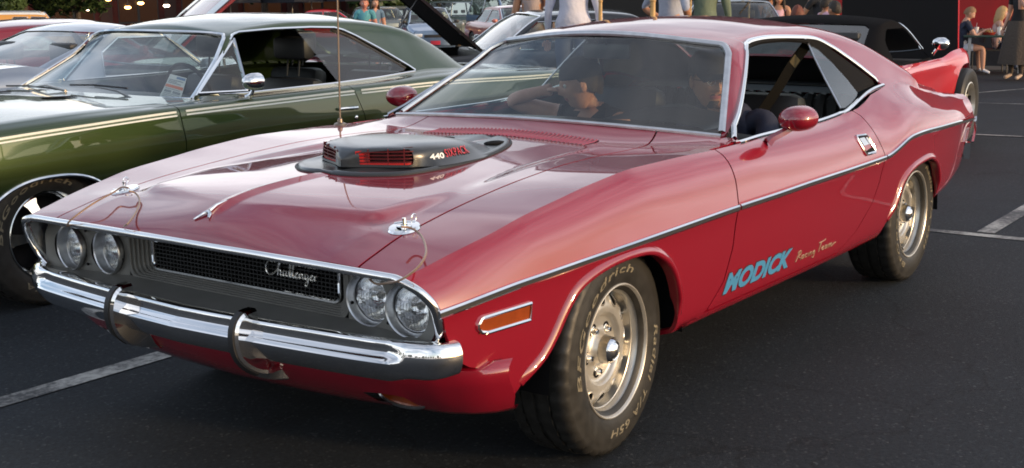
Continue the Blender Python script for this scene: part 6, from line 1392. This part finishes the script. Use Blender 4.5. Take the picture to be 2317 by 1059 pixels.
for sg in (1, -1): mb = MB(); mb.tube([(.2, sg*.52, 1.70), (.15, sg*.52, 1.735), (-1.7, sg*.52, 1.735), (-1.75, sg*.52, 1.70)], .018, 6); mb.build('roof_rail', M_plast, r)
P = gen(4.6, 1.78, 1.40, .93, .92, 2.65, .90, .25, -.95, -1.6, M_ltb); put('pale_blue_sedan', 'pale blue saloon right behind the red roof near the man in green', -14.6, -6.5, 35, P)
P = gen(4.6, 1.78, 1.42, .93, .92, 2.65, .90, .25, -.95, -1.6, M_sil2); put('silver_sedan', 'silver saloon standing behind the two seated women', -27.3, -12.2, 118, P)
P = gen(4.6, 1.78, 1.46, .95, .94, 2.65, .95, .25, -1.1, -1.75, M_sil2); put('silver_wagon', 'light silver saloon behind the boy in the pink shirt', -25.4, -9.6, 120, P)
P = gen(4.6, 1.78, 1.42, .93, .92, 2.65, .90, .25, -.95, -1.6, M_white); put('white_sedan', 'white saloon in the far row near the silver off-roader', -34.5, -16.5, 118, P)
P = gen(4.7, 1.8, 1.72, 1.02, 1.02, 2.7, .95, .4, -1.9, -2.2, M_gry, kind='suv', wr=.35, lean=.25); put('grey_suv', 'grey off-roader in the far row above the pale blue saloon', -36.0, -20.5, 120, P)
P = gen(4.4, 1.75, 1.40, .93, .92, 2.6, .90, .25, -.95, -1.6, M_vred); put('far_red_saloon', 'red saloon glimpsed behind the roof of the green coupe', -33.5, -33.8, 125, P)
# red roadster behind the tail, facing away, its bonnet tipped forward and up
P = gen(4.6, 1.78, 1.18, .82, .82, 2.49, .46, .10, -.55, -1.2, M_vred, nose_h=.62, tail_h=.80, wr=.335, lean=.55, tuck=1.0, bumper_m=M_chrome, mirror_m=M_chrome, hood_up=True, rests=True, seats=(-.35,), hood_dummy=1)
P['E'] = [(2.3, .40, .56), (1.95, .56, .68), (1.6, .74, .80), (1.30, .79, .845), (1.0, .79, .835), (.6, .79, .79), (.3, .79, .79), (-.5, .79, .79), (-.9, .785, .83), (-1.3, .775, .875), (-1.7, .74, .84), (-2.3, .64, .74)]; P['Z'] = [(-2.3, .60), (0, .57), (1.25, .62), (2.3, .52)]; P['Y'] = [(-2.3, .76), (-1.3, .89), (-.2, .82), (.5, .83), (1.25, .895), (1.6, .84), (2.0, .66), (2.3, .50)]
P['win'] = [[(.34, .81), (.10, 1.065), (-.40, 1.07), (-.60, .98), (-.70, .81)]]; P['glass'] = glass('tinted_glass', (.25, .27, .28), 1.0, .5); P['win_m'] = M_chrome
P['open'] = (0,); P['shell_m'] = mat('black_canvas', (.006, .006, .007), .85, spec=.05); P['win_trim'] = False; P['wy'] = .815; P['Y'] = [(-2.3, .76), (-1.3, .89), (-.2, .82), (.5, .82), (1.25, .875), (1.6, .80), (2.0, .62), (2.3, .45)]
VET = thing('red_roadster', 'red roadster facing away behind the red muscle car, black-lined bonnet raised', 'car', (-5.75, -1.30, 0), math.radians(182.5)); VQ = car(VET, P)
for sg in (1, -1):
    mb = MB(); mb.ball((.30, sg*.86, .93), (.05, .075, .055), 12); mb.tube([(.33, sg*.79, .83), (.31, sg*.84, .90)], .014, 6); mb.build('door_mirror', M_chrome, VET)
    mb = MB(); mb.box((-2.30, sg*.45, .68), (.03, .18, .05), bev=.02); mb.build('tail_light', M_tail, VET)
a = math.radians(97); L_ = 1.55; f = lambda s, y, h: (2.10+s*math.cos(a)+h*math.sin(a), y, .62+s*math.sin(a)-h*math.cos(a)*0)
rows = [[f(s, y*(.585-.03*s/L_), .05*(1-y*y)) for y in np.linspace(-1, 1, 11)] for s in np.linspace(0, L_, 9)]; V, F = grid(np.array(rows), True); o = mk('raised_hood', *rim(V, F, -.03), M_vred, VET)
rows = [[f(s, y*(.58-.03*s/L_), .05*(1-y*y)-.04) for y in np.linspace(-1, 1, 11)] for s in np.linspace(0.0, L_, 9)]; V, F = grid(np.array(rows), False); mk('hood_lining', V, F, mat('black_lining', (.008, .008, .009), .9), o)
mb = MB(); mb.box((1.30, 0, .50), (.62, .58, .06)); mb.box((1.2, 0, .62), (.32, .24, .10), bev=.04); mb.build('engine_bay', M_dark, VET)
# ================================================================== people in the lot
M_tan = mat('mushroom_top', (.34, .27, .25), .8, bump=(14, .5, .03)); M_wht = mat('white_tee', (.55, .56, .66), .85, bump=(14, .5, .03)); M_gr = mat('grey_tee', (.33, .36, .44), .85, bump=(14, .5, .03)); M_olv = mat('olive_shirt', (.13, .17, .12), .85, bump=(14, .5, .03)); M_pink = mat('pink_shirt', (.58, .36, .44), .8, bump=(18, .4, .02)); M_jean = mat('denim', (.06, .08, .13), .8); M_teal = mat('teal_shirt', (.08, .28, .34), .8); M_whs = mat('white_shorts', (.60, .62, .70), .8, bump=(20, .4, .02)); M_skirt = mat('brown_skirt', (.07, .055, .045), .9, bump=(30, .6, .02))
M_hbr = mat('brown_hair', (.07, .04, .022), .55, bump=(140, .6, .004)); M_hbl = mat('blond_hair', (.42, .27, .12), .5, bump=(140, .6, .004)); M_hdk = mat('dark_hair', (.025, .018, .013), .6, bump=(160, .6, .004)); M_hrd = mat('sandy_hair', (.22, .12, .06), .55, bump=(140, .6, .004))
def P_(label, x, y, az, h, top, skin=SKIN, bottom=None, hair='short', hm=None, arms='down', **k):
    return person(label, stand(x, y, math.radians(az), h, gz(x, y), arms), math.radians(az)+k.pop('turn', 0), 0.05, skin, top, bottom or M_jean, None, hair=hair, hair_m=hm or M_hdk, **k)
P_('long-haired woman with bare shoulders standing behind the red car roof', -7.94, -5.92, 205, 1.70, M_tan, SKIN_T, hair='long', hm=M_hbr, sleeves='none', low_neck=True)
P_('broad man in a white T-shirt standing beside the long-haired woman', -6.09, -4.13, 208, 1.86, M_wht, width=1.26, sleeves='long')
P_('man in a grey T-shirt with a bare forearm behind the red roof', -6.67, -3.33, 150, 1.84, M_gr, SKIN_T, width=1.18, arms='akimbo', sleeves='half')
P_('person in an olive green shirt beside the man in grey', -7.78, -3.52, 215, 1.80, M_olv, width=1.12, sleeves='long')
P_('dark-haired woman in a pink strap top behind the red roof', -16.32, -6.43, 20, 1.50, M_pink, SKIN_T, hair='long', sleeves='none', low_neck=True)
P_('bare-armed woman with dark hair left of the woman in pink', -17.18, -6.99, 40, 1.58, M_wht, SKIN_T, hair='bob', sleeves='none', low_neck=True)
P_('man in a black shirt with his hand raised to his head', -13.85, -4.65, 230, 1.62, M_blackT, SKIN_T, arms='face', bottom=M_jean)
P_('dark-haired boy in a pink shirt standing in profile', -12.92, -4.21, 140, 1.36, M_pink, SKIN_T)
P_('small boy in a dark shirt right of the boy in pink', -12.03, -3.71, 250, 1.28, M_navy, SKIN_T, arms='fold')
P_('seated child with reddish hair in front of the silver saloon', -12.68, -4.54, 190, 1.22, mat('rust_shirt', (.20, .06, .045), .8), hm=mat('auburn_hair', (.13, .035, .02), .6), hair='bob')
P_('man with a flushed face and teal shirt beyond the green coupe', -13.54, -13.77, 40, 1.50, M_teal, mat('skin_flushed', (.48, .20, .15), .5), hm=M_hbr)
P_('woman in a blue top behind the man in teal', -15.17, -14.98, 60, 1.52, mat('blue_top', (.10, .18, .28), .8), hm=M_hdk, hair='bob')
# the table against the red wall
fl = -.235
J = sit(-18.75, -3.95, math.radians(118), .42, fl, .10, .92, .42, .78, .40, .17)
boy, T = person('young man in navy shirt and white shorts eating at the table', J, math.radians(112), math.radians(28), SKIN, M_navy, M_whs, M_whs, legs='bare', hair='short', hair_m=M_hrd)
J = sit(-19.55, -3.55, math.radians(112), .42, fl, .06, .90, .40, .78, .40, .12)
P2, T = person('blond woman in a pale top seated at the far side of the table', J, math.radians(108), math.radians(10), SKIN, mat('pale_blouse', (.50, .34, .32), .8), M_jean, None, hair='bob', hair_m=M_hbl, sleeves='none', low_neck=True)
J = stand(-17.16, -2.55, math.radians(330), 1.70, gz(-17.16, -2.55), 'face'); wm, T = person('woman in black top and long brown skirt standing at the right edge', J, math.radians(330), 0, SKIN, M_blackT, M_skirt, mat('pale_sandal', (.45, .33, .25), .6), sleeves='short', hair='long', hair_m=M_hbr, low_neck=True, width=1.08)
mb = MB(); pr = [(.17, .98), (.20, .85), (.25, .55), (.29, .27)]; V, F = lathe(pr, 40, 'Z'); V = [(x*(1+.07*math.sin(9*math.atan2(y, x))*(1-z)), y*(1+.07*math.sin(9*math.atan2(y, x))*(1-z)), z) for x, y, z in V]; mb.add(V, F, Matrix.Translation((0, 0, 0))); mb.build('skirt', M_skirt, wm)
t = thing('patio_table', 'dark green patio table with pale legs, set with food and drinks', 'table', (-18.95, -3.38, fl), math.radians(16)); mb = MB(); mb.box((0, 0, .70), (.34, .55, .018), bev=.01); mb.build('tabletop', mat('green_tabletop', (.03, .06, .045), .4), t)
for sx_, sy in ((-1, -1), (-1, 1), (1, -1), (1, 1)): mb = MB(); mb.box((sx_*.28, sy*.44, .345), (.025, .025, .335)); mb.build('leg', mat('pale_grey_metal', (.32, .33, .34), .5), t)
for (ax, ay) in ((-18.75, -3.95), (-19.55, -3.55)):
    s_ = thing('chair', 'black patio chair under the young man in white shorts' if ay < -3.8 else 'black patio chair under the blond woman', 'chair', (ax, ay, fl), math.radians(116)); mb = MB(); mb.box((0, 0, .42), (.21, .22, .015)); mb.build('seat', M_plast, s_); mb = MB(); mb.box((-.22, 0, .68), (.015, .20, .13)); mb.build('backrest', M_plast, s_)
    for q in ((-.2, -.2), (-.2, .2), (.2, -.2), (.2, .2)): mb = MB(); mb.tube([(q[0], q[1], 0), (q[0]*.95, q[1]*.95, .41)], .013, 6); mb.build('leg', M_plast, s_)
rnd = random.Random(5); tl = ['white paper cup nearest the young man on the table', 'white paper cup in the middle of the table', 'white paper cup at the right end of the table', 'white paper cup behind the food tray']
for i, (dx, dy) in enumerate(((.12, -.34), (.05, .05), (-.05, .40), (-.18, .15))):
    c = thing('paper_cup', tl[i], 'cup', (-18.95+dx*.96-dy*.27, -3.38+dx*.27+dy*.96, fl+.718), 0, 'paper cups on the table'); mb = MB(); mb.lathe([(.001, 0), (.032, 0), (.042, .13), (.044, .135)], 16); mb.build('cup_wall', M_paper, c); mb = MB(); mb.lathe([(.046, .132), (.044, .142), (.001, .143)], 16); mb.tube([(.01, 0, .14), (.015, .01, .22)], .004, 5); mb.build('lid', mat('pale_lid', (.5, .5, .5), .4), c)
for i, (dx, dy, lb) in enumerate(((.10, -.12, 'paper-lined food basket at the left of the table'), (.02, .25, 'paper-lined food basket at the right of the table'))):
    c = thing('food_basket', lb, 'basket', (-18.95+dx*.96-dy*.27, -3.38+dx*.27+dy*.96, fl+.718), .3, 'food baskets on the table'); mb = MB(); mb.lathe([(.001, .004), (.09, .004), (.12, .05), (.125, .05)], 18); mb.build('basket_bowl', mat('red_basket', (.30, .03, .02), .5), c); mb = MB()
    for k in range(9): mb.box((rnd.uniform(-.06, .06), rnd.uniform(-.06, .06), .045+rnd.uniform(0, .04)), (.035, .012, .010), Matrix.Rotation(rnd.uniform(0, 3), 4, 'Z'))
    mb.build('food', mat('fried_food', (.45, .26, .09), .6), c); mb = MB(); mb.box((0, .05, .06), (.08, .004, .05), Matrix.Rotation(.3, 4, 'X')); mb.build('paper_liner', M_paper, c)
# ================================================================== buildings, umbrellas, poles, trees
B = thing('restaurant_wall', 'red painted wall with a black base behind the patio table', 'building', (-21.3, -3.9, -.30), math.radians(16)); mb = MB(); mb.box((-.15, .8, 2.9), (.15, 4.2, 2.1)); mb.build('wall', mat('red_wall', (.30, .008, .010), .7, noise=(2, .15)), B); mb = MB(); mb.box((-.15, .8, .40), (.17, 4.2, .40)); mb.build('dado', mat('black_dado', (.008, .008, .012), .6, noise=(3, .3)), B)
mb = MB(); mb.box((-.15, -6.6, 2.5), (.2, 3.2, 2.5)); mb.build('wing', mat('black_wall', (.010, .010, .010), .7), B); mb = MB(); mb.box((.02, .8, 5.05), (.25, 4.3, .06)); mb.build('coping', M_plast, B)
mb = MB(); mb.box((.55, .6, .02), (.65, 4.6, .055)); k_ = mb.build('kerb', mat('kerb_concrete', (.07, .07, .07), .9, noise=(4, .2)), B)
fx, fy, fa = -33.6, -49.0, math.radians(53)
B2 = thing('brick_restaurant', 'dark red brick restaurant front hung with small lit lamps', 'building', (fx, fy, -1.0), fa); M_brk = mat('dark_red_brick', (.10, .022, .018), .85, noise=(3, .35)); mb = MB(); mb.box((-.4, 0, 2.1), (.4, 13, 2.1)); mb.build('wall', M_brk, B2); mb = MB(); mb.box((.1, 0, 4.2), (.25, 13.2, .25)); mb.build('cornice', M_plast, B2)
for k in range(9):
    y = -12+3*k; mb = MB(); mb.box((.10, y, 2.0), (.12, .28, 2.0)); mb.build('pier', mat('brown_pier', (.06, .03, .025), .85), B2)
    if k < 8:
        w_ = MB(); w_.box((.02, y+1.5, 1.9), (.04, .95, 1.1)); wd = w_.build('window', M_plast, B2)
        for q in (-.48, .48): p_ = MB(); p_.box((.07, y+1.5+q, 1.9), (.01, .42, 1.0)); p_.build('pane', mat('dim_lit_pane', (.02, .012, .01), .1, emit=(1.0, .35, .12, .02)), wd)
mb = MB(); mb.box((.35, 1.3, 2.72), (.03, .62, .11)); tag(mb.build('wall_sign', M_paper), 'blank white strip sign on the dark red brick front', 'sign').matrix_world = Matrix.Translation((fx, fy, -1.0)) @ Matrix.Rotation(fa, 4, 'Z')
M_bulb = mat('warm_bulb', (1, .6, .25), .3, emit=(1.0, .52, .16, 9.0)); M_bulbw = mat('pale_bulb', (1, .8, .6), .3, emit=(1.0, .70, .50, 9.0)); lps = [(-30.51, -49.30, .66, 1), (-30.53, -49.27, .49, 0), (-31.81, -47.49, .74, 1), (-31.65, -47.71, .56, 0), (-32.74, -46.20, .62, 1), (-33.10, -45.70, .81, 1), (-33.80, -44.73, .68, 0), (-29.9, -50.3, .95, 1), (-32.2, -46.9, 1.0, 1)]
lbl = ['leftmost upper lit lamp on the brick front', 'small lit lamp just below the leftmost one', 'upper lit lamp near the first tree trunk right of the wagon', 'lit lamp under the one near the trunk', 'lit lamp below the white strip sign', 'highest lit lamp right of the white sign', 'lit lamp farthest right on the brick front', 'lit lamp above the left corner of the wagon', 'lit lamp just left of the white sign']
for i, (x, y, z, c) in enumerate(lps):
    r = thing('wall_lamp', lbl[i], 'lamp', (x, y, z), fa, 'small lit lamps on the brick front'); mb = MB(); mb.ball((0, 0, 0), (.10, .15, .075), 12); mb.build('bulb', M_bulb if c else M_bulbw, r); mb = MB(); mb.lathe([(.03, .18), (.06, .12), (.15, .06), (.155, .06)], 14); mb.tube([(0, 0, .14), (0, 0, .30)], .012, 5); mb.tube([(0, 0, .30), (-2.6, 0, .32)], .012, 5); mb.build('lamp_shade', M_plast, r)
def umbrella(x, y, z, label, r=1.5):
    t = thing('patio_umbrella', label, 'umbrella', (x, y, z), .3, 'dark patio umbrellas'); mb = MB(); n = 8; V = [(0, 0, 2.55)]
    for k in range(n): V.append((r*math.cos(2*math.pi*k/n), r*math.sin(2*math.pi*k/n), 1.98))
    for k in range(n): V.append((r*math.cos(2*math.pi*k/n), r*math.sin(2*math.pi*k/n), 1.72))
    F = [(0, 1+k, 1+(k+1) % n) for k in range(n)]+[(1+k, 9+k, 9+(k+1) % n, 1+(k+1) % n) for k in range(n)]; mb.add(V, F); mb.build('canopy', mat('dark_canvas', (.018, .02, .028), .8), t, smooth=False); mb = MB(); mb.tube([(0, 0, 0), (0, 0, 2.6)], .025, 8); mb.build('pole', mat('pale_pole', (.45, .43, .40), .5), t); mb = MB(); mb.lathe([(.001, .0), (.28, .0), (.28, .05), (.04, .10)], 16); mb.build('base', M_plast, t)
umbrella(-33.4, -39.9, -.90, 'dark umbrella above the green coupe windshield'); umbrella(-33.9, -35.4, -.85, 'dark umbrella left of the whip aerial'); umbrella(-34.6, -33.2, -.84, 'dark umbrella just right of the whip aerial'); umbrella(-35.5, -38.2, -.92, 'dark umbrella between the other three, farthest back')
def pole(x, y, label, r=.018, h=2.3):
    z = gz(x, y); t = thing('tiki_pole', label, 'pole', (x, y, z), 0, 'slim wooden poles behind the red roof'); mb = MB(); mb.tube([(0, 0, 0), (0, 0, h)], r, 8); mb.build('shaft', mat('bamboo', (.50, .32, .13), .5, noise=(9, .3)), t)
    for k in range(4): mb = MB(); mb.lathe([(r*1.02, -.012), (r*1.25, 0), (r*1.02, .012)], 10, 'Z', Matrix.Translation((0, 0, .4+.45*k))); mb.build('node', mat('bamboo', (.50, .32, .13), .5), t)
pole(-5.39, -3.38, 'slim wooden pole right of the man in white'); pole(-5.22, -2.73, 'slim wooden pole left of the man in grey', .024); pole(-13.59, -6.75, 'slim wooden pole by the person in olive green'); pole(-14.6, -6.2, 'slim wooden pole between olive shirt and the pale blue saloon')
def tree_data(seed, h, r, leaf, nc, col):
    rnd = random.Random(seed); tr = MB(); pts = [(0, 0, 0), (.05, .02, h*.2), (.1*rnd.uniform(-1, 1), .1*rnd.uniform(-1, 1), h*.45), (.2*rnd.uniform(-1, 1), .2*rnd.uniform(-1, 1), h*.8)]
    tr.tube([tuple(p) for p in crom(pts, 4)], list(np.linspace(h*.026, h*.008, 13)), 8); cl = []
    for k in range(nc):
        a = rnd.uniform(0, 6.28); q = rnd.random()**.5; zz = rnd.uniform(.28, 1.0); rr = r*q*(1.15-.9*abs(zz-.55)**1.1*1.5); c = (rr*math.cos(a), rr*math.sin(a), h*zz); cl.append(c)
        if k % 3 == 0: z0 = h*zz*.62; tr.tube([(0.05, 0, z0), (c[0]*.5, c[1]*.5, (z0+c[2])/2), c], [h*.010, h*.006, h*.003], 5)
    V = []; F = []
    for c in cl:
        s = r*rnd.uniform(.16, .30)
        for _ in range(int(90*leaf)):
            d = Vector((rnd.gauss(0, 1), rnd.gauss(0, 1), rnd.gauss(0, .8))); d = d.normalized()*s*rnd.random()**.4; p = Vector(c)+d; u = Vector((rnd.gauss(0, 1), rnd.gauss(0, 1), rnd.gauss(0, 1))).normalized(); v = u.orthogonal().normalized(); l = rnd.uniform(.10, .20)*r/2.2; k = len(V)
            V += [tuple(p-u*l), tuple(p+v*l*.5), tuple(p+u*l), tuple(p-v*l*.5)]; F.append((k, k+1, k+2, k+3))
    return tr, V, F
M_bark = mat('bark', (.075, .058, .045), .9, noise=(12, .3), bump=(30, .8, .03)); TREES = []
for i, (h, r, nc, col) in enumerate(((9.5, 3.4, 70, (.030, .062, .018)), (7.5, 2.8, 60, (.042, .072, .020)), (11.5, 3.6, 80, (.024, .050, .018)))):
    tr, V, F = tree_data(11+i, h, r, 1.0, nc, col); m = mat(['leaf_dark', 'leaf_mid', 'leaf_deep'][i], col, .6, noise=(.8, .5)); a_ = mk('trunk', tr.V, tr.F, M_bark); b_ = mk('crown', V, F, m, smooth=False); TREES.append((a_.data, b_.data)); bpy.data.objects.remove(a_); bpy.data.objects.remove(b_)
def tree(i, x, y, label, s=1.0, rz=0.0, group='trees around the lot'):
    t = thing('tree', label, 'tree', (x, y, gz(x, y)-.02), rz, group); t.scale = (s, s, s)
    for nm, d in zip(('trunk', 'crown'), TREES[i]): o = bpy.data.objects.new(nm, d); COL.objects.link(o); o.parent = t
rnd = random.Random(3)
def woods(name, spots):
    acc = {}
    for i, x, y, sc, rz in spots:
        for d in TREES[i]:
            M_ = np.array(Matrix.Translation((x, y, gz(x, y)-.02)) @ Matrix.Rotation(rz, 4, 'Z') @ Matrix.Scale(sc, 4)); v = np.empty(len(d.vertices)*3); d.vertices.foreach_get('co', v); v = v.reshape(-1, 3)@M_[:3, :3].T+M_[:3, 3]
            acc.setdefault(d.materials[0].name, [d.materials[0], [], [], 0]); A = acc[d.materials[0].name]; A[1].append(v); A[2] += [tuple(i_+A[3] for i_ in p.vertices) for p in d.polygons]; A[3] += len(v)
    V = []; F = []; MI = []; ms = []; k = 0
    for nm, (m, vs_, fs, n) in acc.items(): V += vs_; F += [tuple(i_+k for i_ in f) for f in fs]; MI += [len(ms)]*len(fs); ms.append(m); k += n
    o = mk(name, np.concatenate(V), F, None, smooth=False, kind='stuff')
    for m in ms: o.data.materials.append(m)
    o.data.polygons.foreach_set('material_index', MI)
sp_ = []
for k in range(22):                                        # belt of trees behind the far rows
    d = rnd.uniform(72, 92); px = -150+k*112; a = YAW-(px-1158)/2806.0; sp_.append((k % 3, CAM_P[0]+d*math.cos(a), CAM_P[1]+d*math.sin(a), rnd.uniform(.50, .75), rnd.uniform(0, 6)))
woods('woodland', sp_)
for k, (px, d) in enumerate(((-10, 46), (45, 52), (125, 53), (170, 55), (232, 54), (620, 60), (860, 58), (905, 62), (1000, 64))):
    a = YAW-(px-1158)/2806.0; tree(k % 3, CAM_P[0]+d*math.cos(a), CAM_P[1]+d*math.sin(a), ['tree at the left edge before the brick front', 'second tree trunk before the brick front', 'third tree trunk before the brick front, left of the lamps', 'tree trunk right behind the yellow wagon', 'tree trunk between the lit lamps', 'tree behind the umbrellas', 'tree behind the man in teal', 'tree behind the grey hatchback', 'tree behind the small blue hatchback'][k], rnd.uniform(.6, .75), rnd.uniform(0, 6))
sp_ = []
for k in range(26):                                        # unseen trees behind and beside the camera, added for reflections in paint and chrome
    a = math.radians(-85+k*6.0)
    if 62 < math.degrees(a) < 178: continue
    d = rnd.uniform(58, 75); sp_.append((k % 3, d*math.cos(a), d*math.sin(a), rnd.uniform(.6, .9), rnd.uniform(0, 6)))
woods('woodland', sp_)
